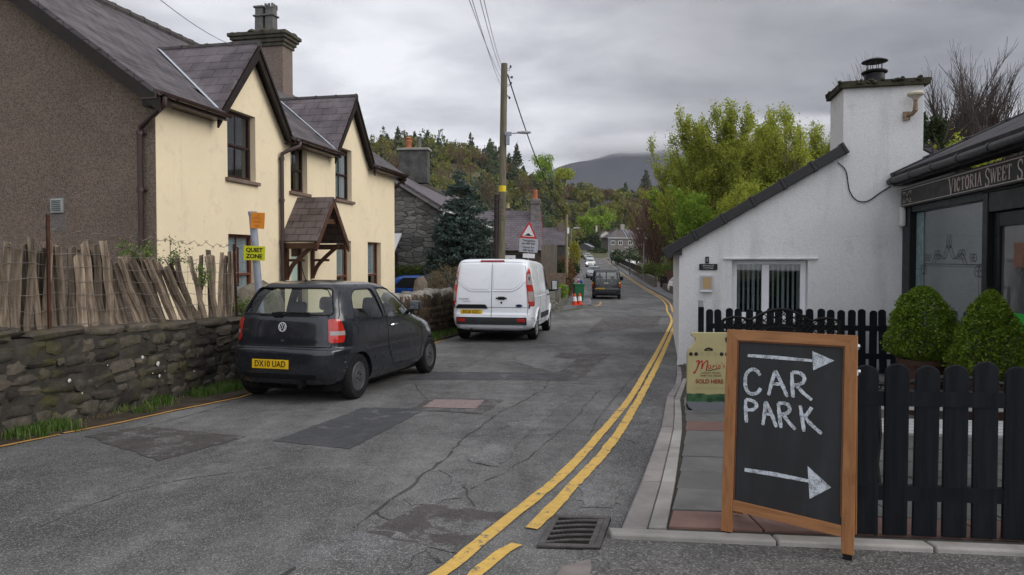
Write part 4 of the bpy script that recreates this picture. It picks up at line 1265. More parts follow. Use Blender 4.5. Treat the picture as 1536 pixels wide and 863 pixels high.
for yc, hw, zt in ((2.87, 1.3, 6.14), (7.78, 1.22, 6.16)):
 kk = (zt - 4.5) / hw
 xb = (4.62 - zt) / k
 mb = MB()
 for s_ in (-1, 1):
  ye = yc + s_ * (hw + .06); ze = zt - kk * (hw + .06)
  xe = (4.62 - ze) / k
  P = [(.2, yc, zt), (xb - .06, yc, zt), (min(.19, xe - .06), ye, ze), (.2, ye, ze)]
  if s_ > 0: P = P[::-1]
  mb.slab(P[::-1] if s_ < 0 else P[::-1], .05)
 g_ = mb.build("gablet_roof", M_SLATE_BIG, H)
 bm = bmesh.new(); bm.from_mesh(g_.data); bmesh.ops.recalc_face_normals(bm, faces=bm.faces[:]); bm.to_mesh(g_.data); bm.free(); g_.data.uv_layers.remove(g_.data.uv_layers[0]); metric_uv(g_.data)
 ridge_tiles(g_, (xb - .02, yc, zt + .0), (.23, yc, zt + .0), .085, .5)
 mb = MB()
 for s_ in (-1, 1):
  a = Vector((xb + .05, yc + s_ * .05, zt + .0)); ze = zt - kk * hw; b_ = Vector(((4.62 - ze) / k, yc + s_ * (hw + .04), ze))
  n_ = Vector((k, 0, 1)).normalized()
  wv = Vector((.4 * 1, s_ * -.0, -.4 * k)).normalized() * .0 + Vector((0, s_ * .11, 0))
  mb.slab([a + n_ * .014, b_ + n_ * .014, b_ + wv + n_ * .014, a + wv + n_ * .014][::s_], .012)
 mb.build("valley_flashing", M_LEAD, g_)
 mb = MB()
 for s_ in (-1, 1):
  P = [(yc, zt - .03), (yc + s_ * (hw + .1), zt - kk * (hw + .1) - .03), (yc + s_ * (hw + .1), zt - kk * (hw + .1) - .26), (yc, zt - .32)]
  mb.prism(P, 'x', .165, .205)
  mb.prism([(yc, zt - .02), (yc + s_ * (hw + .12), zt - kk * (hw + .12) - .02), (yc + s_ * (hw + .12), zt - kk * (hw + .12) - .10), (yc, zt - .11)], 'x', .206, .235)
  mb.prism([(yc, zt - .06), (yc + s_ * (hw + .05), zt - kk * (hw + .05) - .06), (yc + s_ * (hw + .05), zt - kk * (hw + .05) - .09), (yc, zt - .09)], 'x', .002, .164)
 mb.build("bargeboard", M_DARK_WOOD, g_)
def gutter(y0, y1):
 mb = MB()
 zc = rz_(.32) - .06
 n = 8; vs = []; fs = []
 for y in (y0, y1):
  for r_ in (.062, .054):
   for i in range(n + 1):
    th = math.pi + math.pi * i / n
    vs.append((.385 + r_ * math.cos(th), y, zc + .03 + r_ * math.sin(th)))
 m_ = n + 1
 for i in range(n):
  fs.append((i, i + 1, 2 * m_ + i + 1, 2 * m_ + i)); fs.append((m_ + i + 1, m_ + i, 3 * m_ + i, 3 * m_ + i + 1))
 fs += [(0, 2 * m_, 3 * m_, m_), (n, m_ + n, 3 * m_ + n, 2 * m_ + n)]
 for b0 in (0, 2 * m_):
  for i in range(n): fs.append((b0 + i, b0 + m_ + i, b0 + m_ + i + 1, b0 + i + 1))
 mb.add(vs, fs)
 for y in np.arange(y0 + .4, y1, .8):
  mb.tube([(.385 + .066 * math.cos(math.pi + math.pi * i / 8), y, zc + .03 + .066 * math.sin(math.pi + math.pi * i / 8)) for i in range(9)], .012, 4)
 mb.box((.30, (y0 + y1) / 2, zc + .0), (.03, y1 - y0, .16))
 mb.box((.15, (y0 + y1) / 2, zc - .06), (.28, y1 - y0 - .02, .025))
 mb.build("gutter", M_BROWN_PLASTIC, H, smooth=True)
gutter(E0 - .02, 1.56); gutter(4.2, 6.55); gutter(9.0, E1)
mb = MB()
mb.tube([(.385, -.25, 4.30), (.385, -.25, 4.18), (.1, -.2, 4.0), (-.2, -.1, 3.86), (-.24, -.09, 3.7), (-.24, -.09, -.4)], .045, 10)
for z in (3.72, 2.75, 1.7, .6): mb.tube([(-.24, -.09, z), (-.24, -.09, z + .07)], .06, 10); mb.box((-.24, -.04, z + .03), (.16, .05, .03))
mb.build("downpipe", M_BROWN_PLASTIC, H, smooth=True)
mb = MB()
mb.tube([(.385, 4.26, 4.30), (.385, 4.22, 4.2), (.2, 4.05, 4.08), (.08, 3.98, 4.0), (.07, 3.98, 3.8), (.07, 3.98, -.4)], .045, 10)
for z in (3.85, 2.9, 1.95, 1.0): mb.tube([(.07, 3.98, z), (.07, 3.98, z + .07)], .06, 10)
mb.build("downpipe", M_BROWN_PLASTIC, H, smooth=True)
mb = MB(); mb.tube([(.385, 11.2, 4.30), (.37, 11.22, 4.2), (.12, 11.28, 4.1), (-.1, 11.28, 3.9)], .04, 8)
mb.build("downpipe", M_BROWN_PLASTIC, H, smooth=True)
ch = MB().box((-4.17, 10.3, 7.6), (1.66, .62, 2.5)).build("chimney", M_CHIM, H, bevel=.015)
mb = MB()
for z, ov in ((8.5, .05), (8.62, .1), (8.74, .16), (8.84, .22)):
 mb.box((-4.17, 10.3, z + .05), (1.66 + 2 * ov, .62 + 2 * ov, .118))
mb.build("chimney_cap", plain("dark_stone_cap", (.07, .065, .05), .9, .4, 6, bmp=.6, bscale=25), ch, bevel=.02)
mb = MB()
for i in range(26):
 mb.lathe([(0.001, .09), (.06, .075), (.13, .02), (.14, -.02)], 8, 'z', (-4.17 + rng.uniform(-1.0, 1.0), 10.3 + rng.uniform(-.45, .45), 8.955))
mb.build("moss", M_MOSS_STONE, ch, smooth=True)
mb = MB()
for i, (x_, kind) in enumerate(((-4.3, 0), (-3.93, 1))):
 mb = MB()
 mb.box((x_, 10.3, 9.25), (.3, .3, .66), taper=(.93, .93)); mb.box((x_, 10.3, 9.58), (.38, .38, .05)); mb.box((x_, 10.3, 9.72), (.27, .27, .24))
 if kind == 0:
  mb.box((x_, 10.3, 9.87), (.36, .36, .06))
 else:
  for a in (-.12, 0, .12):
   for b_ in (-.12, .12):
    mb.box((x_ + a, 10.3 + b_, 9.88), (.07, .06, .16)); mb.box((x_ + b_, 10.3 + a, 9.885), (.06, .07, .15))
 mb.build("chimney_pot", M_POT_GREY, ch, bevel=.01)
yc, hw, ze, zt, e = 4.83, .82, 1.98, 3.04, .92
kk = (zt - ze) / hw
pr = None
mb = MB()
for s_ in (-1, 1):
 P = [(e, yc, zt), (.005, yc, zt), (.005, yc + s_ * hw, ze), (e, yc + s_ * hw, ze)]
 mb.slab(P if s_ > 0 else P[::-1], .05)
pr = mb.build("porch_roof", M_SLATE_BROWN, H)
bm = bmesh.new(); bm.from_mesh(pr.data); bmesh.ops.recalc_face_normals(bm, faces=bm.faces[:]); bm.to_mesh(pr.data); bm.free(); pr.data.uv_layers.remove(pr.data.uv_layers[0]); metric_uv(pr.data)
mb = MB()
for s_ in (-1, 1):
 a = .06
 P = [(yc, zt + .03), (yc + s_ * .24, zt + .03 - .24 * kk), (yc + s_ * .24, zt - .0 - .24 * kk), (yc, zt)]
 mb.prism(P, 'x', .01, e + .02)
mb.build("ridge_tiles", plain("mossy_ridge", (.085, .075, .06), .9, .5, 9, bmp=.5), pr)
mb = MB()
for s_ in (-1, 1):
 P = [(yc, zt - .03), (yc + s_ * (hw + .04), ze - .07), (yc + s_ * (hw + .02), ze - .21), (yc, zt - .19)]
 mb.prism(P, 'x', e - .03, e + .015)
mb.box((e - .12, yc, zt - .55), (.07, .78, .12)); mb.box((.04, yc - hw + .06, ze - .12), (.07, .08, .14)); mb.box((.04, yc + hw - .06, ze - .12), (.07, .08, .14))
for s_ in (-1, 1): mb.box((e / 2, yc + s_ * (hw - .08), ze - .09), (e - .04, .08, .13))
mb.build("porch_frame", M_BROWN_WOOD, pr, bevel=.006)
for s_ in (-1, 1):
 y = yc + s_ * .62
 mb = MB(); mb.box((.045, y, 1.52), (.08, .085, .85)); mb.box((.28, y, 1.56), (.42, .06, .06))
 cv = curve2([(.06, 1.18), (.18, 1.42), (.42, 1.66), (.74, 1.92)], 5)
 for a, b_ in zip(cv, cv[1:]):
  d_ = (b_ - a); mb.box(((a.x + b_.x) / 2, y, (a.y + b_.y) / 2), (d_.length + .02, .07, .085), rot=(0, -math.atan2(d_.y, d_.x), 0))
 mb.build("bracket", M_BROWN_WOOD, pr, bevel=.005)
mb = MB(); mb.box((-2.0, -.03, 2.54), (.25, .04, .25)); vt = mb.build("vent", plain("grey_vent", (.36, .37, .36), .6, .15), H, bevel=.006)
mb = MB()
for i in range(6): mb.box((-2.0, -.055, 2.46 + i * .034), (.19, .02, .014), rot=(R(35), 0, 0))
mb.build("grille", plain("vent_slats", (.17, .19, .19), .6, .2), vt)
MB().box((-2.0, -.004, 2.4), (.3, .02, .62)).build("mortar_patch", roughcast("grey_mortar_patch", (.12, .11, .10), (.2, .18, .165), 50, .5), H)
# simple gabled houses further off
def gable_block(parent, x0, x1, y0, y1, zb, ze, pitch, wall, roof, ridge='y', over=.2, th=.08, name=("wall", "roof"), verge=None):
 """box with a gabled roof; ridge along 'y' (gables face +-y) or 'x'"""
 mb = MB()
 if ridge == 'y':
  xm = (x0 + x1) / 2; zr = ze + pitch * (x1 - x0) / 2
  mb.prism([(x0, zb), (x1, zb), (x1, ze), (xm, zr - .02), (x0, ze)], 'y', y0, y1)
 else:
  ym = (y0 + y1) / 2; zr = ze + pitch * (y1 - y0) / 2
  mb.prism([(y0, zb), (y1, zb), (y1, ze), (ym, zr - .02), (y0, ze)], 'x', x0, x1)
 w = mb.build(name[0], wall, parent)
 mb = MB()
 if ridge == 'y':
  A = [(x1 + over, ze - pitch * over + .06), (xm, zr + .06), (x0 - over, ze - pitch * over + .06)]
  for (a, za), (b_, zb_) in ((A[0], A[1]), (A[1], A[2])):
   mb.slab([(a, y0 - over, za), (a, y1 + over, za), (b_, y1 + over, zb_), (b_, y0 - over, zb_)], th)
 else:
  A = [(y0 - over, ze - pitch * over + .06), (ym, zr + .06), (y1 + over, ze - pitch * over + .06)]
  for (a, za), (b_, zb_) in ((A[0], A[1]), (A[1], A[2])):
   mb.slab([(x0 - over, a, za), (x1 + over, a, za), (x1 + over, b_, zb_), (x0 - over, b_, zb_)], th)
 r = mb.build(name[1], roof, parent)
 return w, r, zr
M_RUBBLE = masonry_mat("grey_rubble_masonry", (.12, .115, .105), (.33, .32, .29), (.05, .047, .042), .9, 2.0, 3.6)
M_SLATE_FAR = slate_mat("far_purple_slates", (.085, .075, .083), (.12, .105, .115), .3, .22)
S = thing("stone_house", "grey rubble stone house with a big dark chimney behind the cream house", "house", (-2.93, 27.0, 0), -R(5))
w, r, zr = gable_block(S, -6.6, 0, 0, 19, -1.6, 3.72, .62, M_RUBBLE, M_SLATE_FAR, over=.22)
ridge_tiles(r, (-3.3, -.2, zr + .08), (-3.3, 19.2, zr + .08), .1)
mb = MB()
for s_ in (1, -1): mb.prism([(-3.3 + s_ * 3.55, 3.72 - .155), (-3.3, zr + .0), (-3.3, zr - .17), (-3.3 + s_ * 3.55, 3.72 - .325)], 'y', -.2, -.16)
mb.build("bargeboard", plain("pale_bargeboard", (.25, .23, .22), .6, .2), r)
c_ = MB().box((-3.3, 10.2, 6.6), (1.55, .7, 1.8)).build("chimney", plain("sooty_render", (.075, .075, .07), .9, .5, 3, bmp=.5, bscale=30), S, bevel=.02)
MB().box((-3.3, 10.2, 7.53), (1.75, .9, .12)).build("chimney_cap", M_CONC, c_, bevel=.02)
MB().lathe([(.17, 0), (.15, .3), (.19, .4), (.15, .5), (.2, .58), (0.02, .68)], 12, 'z', (-3.6, 10.2, 7.58)).build("chimney_pot", M_POT_RED, c_, smooth=True)
MB().lathe([(.12, 0), (.11, .62), (.13, .66)], 12, 'z', (-3.05, 10.2, 7.58)).build("chimney_pot", M_POT_GREY, c_, smooth=True)
mb = MB(); mb.tube([(.2, .2, 3.5), (.2, .1, 3.4), (.06, .02, 3.15), (.07, -.02, 3.0), (.07, -.02, -1)], .055, 8); mb.box((.24, 9, 3.52), (.11, 18.6, .1))
mb.build("downpipe", M_WHITE_PAINT, S, smooth=True)
lt = MB().box((-2.2, -.75, .3), (1.2, 1.3, 3.0)).build("lean_to", plain("dark_timber_leanto", (.05, .045, .04), .8, .3), S)
MB().slab([(-1.45, -1.6, 1.62), (-1.45, .0, 2.6), (-3.0, .0, 2.6), (-3.0, -1.6, 1.62)], .07).build("lean_to_roof", M_WHITE_PAINT, lt)
sash(S, .002, 3.0, 4.0, 1.0, 2.4, M_WHITE_PAINT, 1, None, sill=True, depth=-.02)
B2 = thing("white_walled_house", "white walled house with cream chimney pots behind the spruce tree", "house", (-1.75, 52, 0), -R(6))
M_OFFWHITE = render_wall("offwhite_render", (.56, .54, .49), (.4, .38, .34))
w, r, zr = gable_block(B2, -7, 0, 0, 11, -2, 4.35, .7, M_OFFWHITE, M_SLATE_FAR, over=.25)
sash(B2, .002, 1.2, 2.1, 2.2, 3.6, M_WHITE_PAINT, 1, None, depth=-.02)
p = at(737, 318, 60)
c_ = MB().box((p.x + 1.75, 8.1, 4.7), (1.75, .8, 2.6)).build("chimney", plain("dark_chimney_brick", (.07, .055, .048), .9, .35), B2, bevel=.02)
for i in range(4):
 MB().lathe([(.17, 0), (.14, .38), (.18, .46)], 10, 'z', (p.x + 1.75 - .6 + i * .4, 8.1, 6.0)).build("chimney_pot", M_POT_CREAM if i else M_POT_GREY, c_, smooth=True)
B3 = thing("slate_roofed_garage", "low garage with a wide purple slate roof and dark red verge, behind the hump sign", "garage", (0, 45, 0), 0)
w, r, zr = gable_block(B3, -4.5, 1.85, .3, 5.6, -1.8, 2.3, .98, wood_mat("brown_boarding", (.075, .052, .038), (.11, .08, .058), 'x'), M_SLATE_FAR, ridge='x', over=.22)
MB().box((-.05, .27, .4), (1.5, .05, 3.0)).build("garage_door", plain("black_garage_door", (.02, .02, .022), .5, .2), B3)
MB().box((2.085, 2.95, 2.9), (.03, .2, .2)).prism([(.05, 2.1), (2.95, 5.0), (2.95, 4.62), (.05, 1.72)], 'x', 2.072, 2.105).prism([(5.85, 2.1), (2.95, 5.0), (2.95, 4.62), (5.85, 1.72)], 'x', 2.072, 2.105).build("bargeboard", plain("dark_red_paint", (.14, .012, .018), .5, .2), B3)
MB().box((1.95, 2.95, 2.2), (.2, 4.6, .1)).build("red_gable_boards", plain("red_boards", (.12, .012, .018), .5, .2), B3)
c_ = MB().box((1.6, 2.4, 4.7), (.68, .6, 2.0)).build("chimney", plain("grey_chimney_render", (.17, .15, .145), .9, .35), B3, bevel=.04)
MB().box((1.6, 2.4, 5.5), (.8, .72, .45)).build("chimney_cap", plain("grey_chimney_cap", (.13, .115, .11), .9, .3), c_, bevel=.12)
MB().lathe([(.19, 0), (.16, .5), (.19, .55), (.17, .62)], 12, 'z', (1.6, 2.4, 5.72)).build("chimney_pot", M_POT_RED, c_, smooth=True)
B4 = thing("purple_roofed_cottage", "small cottage with purple slates right of the garage, half hidden by shrubs", "cottage", (3.2, 62, 0), -R(6))
w, r, zr = gable_block(B4, -.6, 1.75, 0, 3.2, -2, 2.9, .95, plain("dark_cottage_wall", (.07, .065, .06), .9, .3), M_SLATE_FAR, ridge='x', over=.15)
MB().box((1.2, 1.4, 4.2), (.55, .5, 1.3)).build("chimney", M_CHIM, B4, bevel=.02)
MB().box((1.95, -.1, 1.0), (.22, .22, 3.2)).build("post", M_WHITE_PAINT, B4)
M_PEBBLE = roughcast("grey_pebbledash", (.15, .135, .12), (.22, .2, .185), 8, .4)
B5 = thing("grey_semi_house", "grey pebbledashed pair of houses with a hipped roof at the far bend", "house", (28.2, 200, 0), R(8))
mb = MB().box((8.3, 4, 4.6), (16.6, 8, 6.4)); mb.build("wall", M_PEBBLE, B5)
M_SLATE_FAR2 = slate_mat("far_brown_slates", (.075, .062, .062), (.10, .085, .085), .5, .4)
z0, z1 = 7.7, 10.3
mb = MB()
mb.quad((-.4, -.4, z0), (17, -.4, z0), (13, 4, z1), (3.6, 4, z1)); mb.quad((17, -.4, z0), (17, 8.4, z0), (13, 4, z1)); mb.quad((17, 8.4, z0), (-.4, 8.4, z0), (3.6, 4, z1), (13, 4, z1)); mb.quad((-.4, 8.4, z0), (-.4, -.4, z0), (3.6, 4, z1))
mb.quad((-.4, -.4, z0 - .15), (-.4, 8.4, z0 - .15), (17, 8.4, z0 - .15), (17, -.4, z0 - .15))
rf = mb.build("roof", M_SLATE_FAR2, B5)
mb = MB(); mb.tube([(5.6, -.35, z0 + .12), (5.4, 3.9, z1 + .05)], .11, 5); mb.tube([(6.5, -.35, z0 + .12), (6.3, 3.9, z1 + .05)], .11, 5); mb.build("lead_roll", M_LEAD, rf)
MB().box((5.4, 4, 11), (1.2, 1, 1.7)).build("chimney", plain("far_chimney", (.3, .28, .26), .9, .2), rf)
MB().box((8.3, -.36, z0 - .1), (17.2, .12, .16)).build("gutter", M_WHITE_PAINT, B5)
for x_ in (1.4, 3.6, 6.6, 9.6, 12.6, 15.2):
 for zc in (3.2, 6.2):
  w = MB().box((x_, -.03, zc), (1.25, .1, 1.25)).build("window", M_WHITE_PAINT, B5)
  MB().box((x_ - .28, -.085, zc), (.46, .03, 1.0)).box((x_ + .28, -.085, zc), (.46, .03, 1.0)).build("pane", M_ROOM, w)
w = MB().box((5.0, -.05, 2.9), (1.0, .1, 2.1)).build("door", plain("far_dark_door", (.04, .035, .04), .6), B5)
B6 = thing("cream_end_house", "cream gabled house behind the grey pair at the far bend", "house", (28.3, 222, 0), R(4))
gable_block(B6, 0, 4.3, 0, 9, 1, 9.2, .62, M_OFFWHITE, M_SLATE_FAR2, over=.15)
MB().box((.25, 6, 11.4), (.6, .8, 2.4)).build("chimney", M_OFFWHITE, B6)
MB().box((1.2, -.02, 6.6), (.9, .06, 1.2)).build("window", M_ROOM, B6)
B7 = thing("grey_shed", "low grey roofed shed left of the far end of the road", "shed", (20.3, 212, 0), R(-20))
gable_block(B7, 0, 4.2, 0, 6, 1.5, 5.2, .5, plain("shed_wall", (.1, .1, .1), .9), plain("grey_metal_roof", (.22, .23, .25), .6, .15), over=.2)
# rubble walls
def stone_shape(mb, c, d, rot, g, rough=.16, power=3.2):
 idx = {}; vs = []
 for i in range(4):
  for j in range(4):
   for k_ in range(4):
    if i in (0, 3) or j in (0, 3) or k_ in (0, 3):
     p = Vector(((i / 3 - .5) * 2, (j / 3 - .5) * 2, (k_ / 3 - .5) * 2))
     q = (abs(p.x)**power + abs(p.y)**power + abs(p.z)**power) ** (1 / power)
     p = p / q
     p += Vector((g.normal(), g.normal(), g.normal())) * rough * .45
     idx[(i, j, k_)] = len(vs); vs.append(Vector((p.x * d[0] / 2, p.y * d[1] / 2, p.z * d[2] / 2)))
 from mathutils import Euler
 m = Matrix.Translation(c) @ Euler(rot).to_matrix().to_4x4()
 fs = []
 def q_(f):
  for a in range(3):
   for b_ in range(3):
    fs.append((idx[f(a, b_)], idx[f(a + 1, b_)], idx[f(a + 1, b_ + 1)], idx[f(a, b_ + 1)]))
 q_(lambda a, b_: (b_, a, 0)); q_(lambda a, b_: (a, b_, 3)); q_(lambda a, b_: (a, 0, b_)); q_(lambda a, b_: (b_, 3, a)); q_(lambda a, b_: (0, b_, a)); q_(lambda a, b_: (3, a, b_))
 mb.add([m @ v_ for v_ in vs], fs)
def rubble_wall(name, label, p0, p1, thick, height, mat_stone, mat_core, seed=1, hs=(.12, .26), ws=(.18, .55), coping=None, cop_mat=None, sides=(0,), proud=.035, base_drop=.25, step=False):
 """wall from p0 to p1 (front face on the right-hand side when walking p0 -> p1); follows the land"""
 g = np.random.default_rng(seed)
 p0, p1 = Vector(p0), Vector(p1); d = (p1 - p0); L = d.length; d.normalize()
 ang = math.atan2(d.y, d.x)
 root = thing(name, label, "wall", (p0.x, p0.y, 0), ang)
 gz = lambda s: prof(p0.y + d.y * s)
 hf = height if callable(height) else (lambda s: height)
 mb = MB(); n = max(2, int(L / .5))
 vs = []; fs = []
 for i in range(n + 1):
  s = L * i / n
  zt, zb = gz(s) + hf(s) - .03, gz(s) - base_drop
  vs += [(s, .019, zb), (s, thick, zb), (s, thick, zt), (s, .019, zt)]
 for i in range(n):
  a = 4 * i
  for k_ in range(4): fs.append((a + k_, a + (k_ + 1) % 4, a + 4 + (k_ + 1) % 4, a + 4 + k_))
 fs += [(3, 2, 1, 0), (4 * n, 4 * n + 1, 4 * n + 2, 4 * n + 3)]
 mb.add(vs, [f[::-1] for f in fs]); mb.build("core", mat_core, root)
 mb = MB()
 z = -.1; hmax = max(hf(0), hf(L), hf(L / 2))
 while z < hmax - .04:
  h = g.uniform(*hs); s = -g.uniform(0, .2)
  while s < L:
   w = g.uniform(*ws) * (1.0 if h > .17 else .85)
   if s + w > L + .1: w = L - s + .02
   sm = s + w / 2
   if w > .06 and z + h * .5 < hf(sm):
    hh = h
    if g.uniform() < .3: hh = h * g.uniform(.62, .8)
    stone_shape(mb, (sm, proud + .052 - g.uniform(0, .022), gz(max(0, min(L, sm))) + z + h / 2 + g.normal() * .012), (w * 1.03, .16, hh * 1.05), (g.normal() * .04, g.normal() * .09, g.normal() * .04), g, .3, 4.2)
    if hh < h * .9:
     stone_shape(mb, (sm + g.normal() * .03, proud + .06, gz(max(0, min(L, sm))) + z + hh + (h - hh) / 2), (w * .9, .13, (h - hh) * 1.1), (0, 0, 0), g, .2, 4)
   s += w
  z += h
 if coping == 'flat':
  s = -.05
  while s < L:
   w = g.uniform(.35, .8); sm = s + w / 2
   stone_shape(mb, (sm, thick / 2, gz(max(0, min(L, sm))) + hf(sm) - .0), (w * 1.0, thick + .05, .10), (g.normal() * .02, g.normal() * .02, 0), g, .1, 5)
   s += w
 if coping == 'upright':
  s = 0
  while s < L:
   w = g.uniform(.12, .24); h = g.uniform(.2, .36)
   stone_shape(mb, (s + w / 2, thick / 2, gz(max(0, min(L, s))) + hf(s) + h * .35), (w, thick * g.uniform(.8, 1.1), h), (g.normal() * .12, g.normal() * .2, g.normal() * .15), g, .18, 2.6)
   s += w * .92
 mb.build("stones", mat_stone, root, smooth=True, sharp=50)
 return root, (lambda s: (p0.x + d.x * s, p0.y + d.y * s, gz(s) + hf(s)))
M_STONE_DARK = stone_mat("dark_wall_stone", (.024, .022, .02), (.105, .092, .075), (.3, .3, .28), .4, (.07, .065, .02))
M_MORTAR_DARK = plain("black_mortar", (.042, .038, .032), .95, .4, 7, bmp=.8, bscale=22)
W0 = Vector((-5.75, 3.4, 0)); W1 = Vector((-3.78, 12.4, 0))
wall_front, wf = rubble_wall("garden_wall", "dark rough stone garden wall below the split log fence", (-5.4, 3.4), (-3.55, 11.8), .42, lambda s: 1.0 - .012 * s, M_STONE_DARK, M_MORTAR_DARK, 3, (.12, .28), (.13, .46), 'flat')
g = np.random.default_rng(9)
mb = MB()
for px, py, r_ in ((103, 571, .02), (213, 536, .022), (236, 546, .027), (238, 564, .02), (246, 557, .008), (290, 557, .012), (228, 560, .008), (160, 548, .008), (122, 590, .01)):
 rr = _ray(px, py)
 a = Vector((-5.4, 3.4)); dd = Vector((-3.55, 11.8)) - a; nn = Vector((dd.y, -dd.x)).normalized()
 t = (a + nn * -.0).dot(nn) / (rr[0] * nn.x + rr[1] * nn.y)
 P = Vector((rr[0] * t, rr[1] * t, CAM_H + rr[2] * t))
 vs = [P + Vector((nn.x, nn.y, 0)) * .022]
 for i in range(10):
  th = i * .628; r2 = r_ * g.uniform(.75, 1.2)
  u = Vector((dd.x, dd.y, 0)).normalized() * math.cos(th) * r2 + Vector((0, 0, 1)) * math.sin(th) * r2
  vs.append(P + u + Vector((nn.x, nn.y, 0)) * .012)
 mb.add([tuple(v_) for v_ in vs], [(0, i + 1, (i + 1) % 10 + 1) for i in range(10)])
lich = mb.build("lichen", plain("white_lichen", (.5, .5, .47), .9, .1), wall_front)
lich.matrix_parent_inverse = (Matrix.Translation(wall_front.location) @ Matrix.Rotation(wall_front.rotation_euler.z, 4, 'Z')).inverted()
M_STONE_BROWN = stone_mat("brown_wall_stone", (.04, .03, .022), (.085, .06, .04), (.16, .15, .12), .2, (.06, .055, .02))
M_COPE = stone_mat("pale_coping_stone", (.17, .16, .14), (.38, .36, .325), (.5, .5, .47), .6)
bw, _ = rubble_wall("roadside_wall", "brown roadside stone wall topped with upright stones left of the white van", (-2.45, 14.6), (-.05, 25.2), .4, 1.0, M_STONE_BROWN, plain("brown_mortar", (.035, .026, .018), .95, .4), 5, (.14, .3), (.2, .5))
def cope_on(root, L, p0y, dy, hf, thick, mat, seed):
 g = np.random.default_rng(seed); mb = MB(); s = 0
 while s < L:
  w = g.uniform(.13, .27); h = g.uniform(.16, .34)
  stone_shape(mb, (s + w / 2, thick / 2, prof(p0y + dy * s) + hf + h * .3), (w, thick * g.uniform(.7, 1.05), h), (g.normal() * .12, g.normal() * .25, g.normal() * .15), g, .2, 2.5)
  s += w * .95
 mb.build("coping", mat, root, smooth=True, sharp=60)
dW = (Vector((-.05, 25.2)) - Vector((-2.45, 14.6))).normalized()
cope_on(bw, 10.6, 14.6, dW.y, 1.0, .4, M_COPE, 4)
p = gnd(634, 512)
mb = MB(); stone_shape(mb, (0, 0, .8), (.42, .36, 1.75), (0, .03, .2), np.random.default_rng(3), .1, 3.5)
gp = mb.build("stone_gatepost", stone_mat("gatepost_stone", (.12, .10, .08), (.2, .17, .14)), None, smooth=True, sharp=60)
gp.location = (-2.55, 18.9, prof(18.9) - .1); tag(gp, "upright rough stone gatepost behind the brown wall by the blue car", "gatepost")
# split log fence on the garden wall
FN = thing("log_fence", "ragged fence of weathered split logs leaning along the top of the garden wall", "fence", (0, 0, 0))
M_LOG = wood_mat("weathered_split_log", (.06, .044, .033), (.36, .295, .225), 'z', .8, .85, .45, (.12, .10, .05))
fd = (Vector((-3.55, 11.8)) - Vector((-5.4, 3.4))).normalized(); fn_ = Vector((-fd.y, fd.x))       # fn_ points away from the road
f0 = Vector((-5.4, 3.4)) + fn_ * .26
g = np.random.default_rng(17)
def fence_pt(s, z=0, o=0):
 q = f0 + fd * s - fn_ * o
 return Vector((q.x, q.y, prof(q.y) + 1.0 - .012 * s + z))
def s_of_px(px):
 k_ = (px - 768) / 1024
 return (k_ * f0.y - f0.x) / (fd.x - k_ * fd.y)
s = 0.6; i = 0
s_end = s_of_px(347)
Ls = s_end
while s < s_end:
 px = 768 + 1024 * fence_pt(s).x / fence_pt(s).y
 w = g.uniform(.08, .15)
 h = lerp_tab([(-200, .95), (60, .92), (160, .95), (230, .93), (300, 1.02), (345, .98)], px) * g.uniform(.9, 1.07)
 lean = lerp_tab([(-100, 0), (60, -.02), (110, -.07), (160, -.2), (220, -.42), (280, -.52), (305, -.42), (318, -.2), (330, .02), (350, .04)], px) + g.normal() * .05
 if 300 < px < 345 and g.uniform() < .3: lean = .02
 mb = MB(); n = 6; seg = 5
 vs = []; fs = []
 prof6 = [(math.cos(a) * w / 2 * g.uniform(.85, 1.1), math.sin(a) * w * .3 * g.uniform(.7, 1.2)) for a in np.arange(n) * 2 * math.pi / n]
 for k_ in range(seg + 1):
  t = k_ / seg; sc_ = (1 - .22 * t * g.uniform(.2, 1)); ox, oy = g.normal() * .007, g.normal() * .007
  for (a, b_) in prof6:
   vs.append((a * sc_ + ox, b_ * sc_ + oy, -.06 + (h + .06) * t + (a * g.uniform(-.6, .6) if k_ == seg else 0)))
 for k_ in range(seg):
  for q in range(n): fs.append((k_ * n + q, k_ * n + (q + 1) % n, (k_ + 1) * n + (q + 1) % n, (k_ + 1) * n + q))
 fs.append(tuple(range(seg * n, seg * n + n)))
 mb.add(vs, fs)
 o = mb.build("paling", M_LOG, FN, smooth=True, sharp=30)
 P = fence_pt(s, 0, g.uniform(-.07, .06))
 o.matrix_local = Matrix.Translation(P) @ Matrix.Rotation(math.atan2(fd.y, fd.x), 4, 'Z') @ Matrix.Rotation(lean, 4, 'Y') @ Matrix.Rotation(g.normal() * .04, 4, 'X')
 s += w * (.60 if abs(lean) < .25 else .88) * g.uniform(.85, 1.2)
 i += 1
def wire_path(s0, s1, z, amp=.02, n=24, o=.10):
 return [fence_pt(s0 + (s1 - s0) * k_ / n, z + amp * math.sin(k_ * 1.9 + z * 9) + g.normal() * amp * .3, o) for k_ in range(n + 1)]
M_WIRE = plain("old_fence_wire", (.20, .18, .16), .6, .3, metal=.5)
for z in (.08, .24, .40, .55, .70, .84):
 MB().tube(wire_path(.4, s_end + .25, z), .0032, 4).build("fence_wire", M_WIRE, FN)
mb = MB()
for s in np.arange(.5, s_end, .17):
 mb.tube([fence_pt(s, .06, .1), fence_pt(s + g.normal() * .02, .45, .105), fence_pt(s + g.normal() * .02, .86, .1)], .0022, 3)
mb.build("fence_wire", M_WIRE, FN)
mb = MB(); P = wire_path(s_of_px(56), s_of_px(342), 1.08, .025, 40); mb.tube(P, .004, 4)
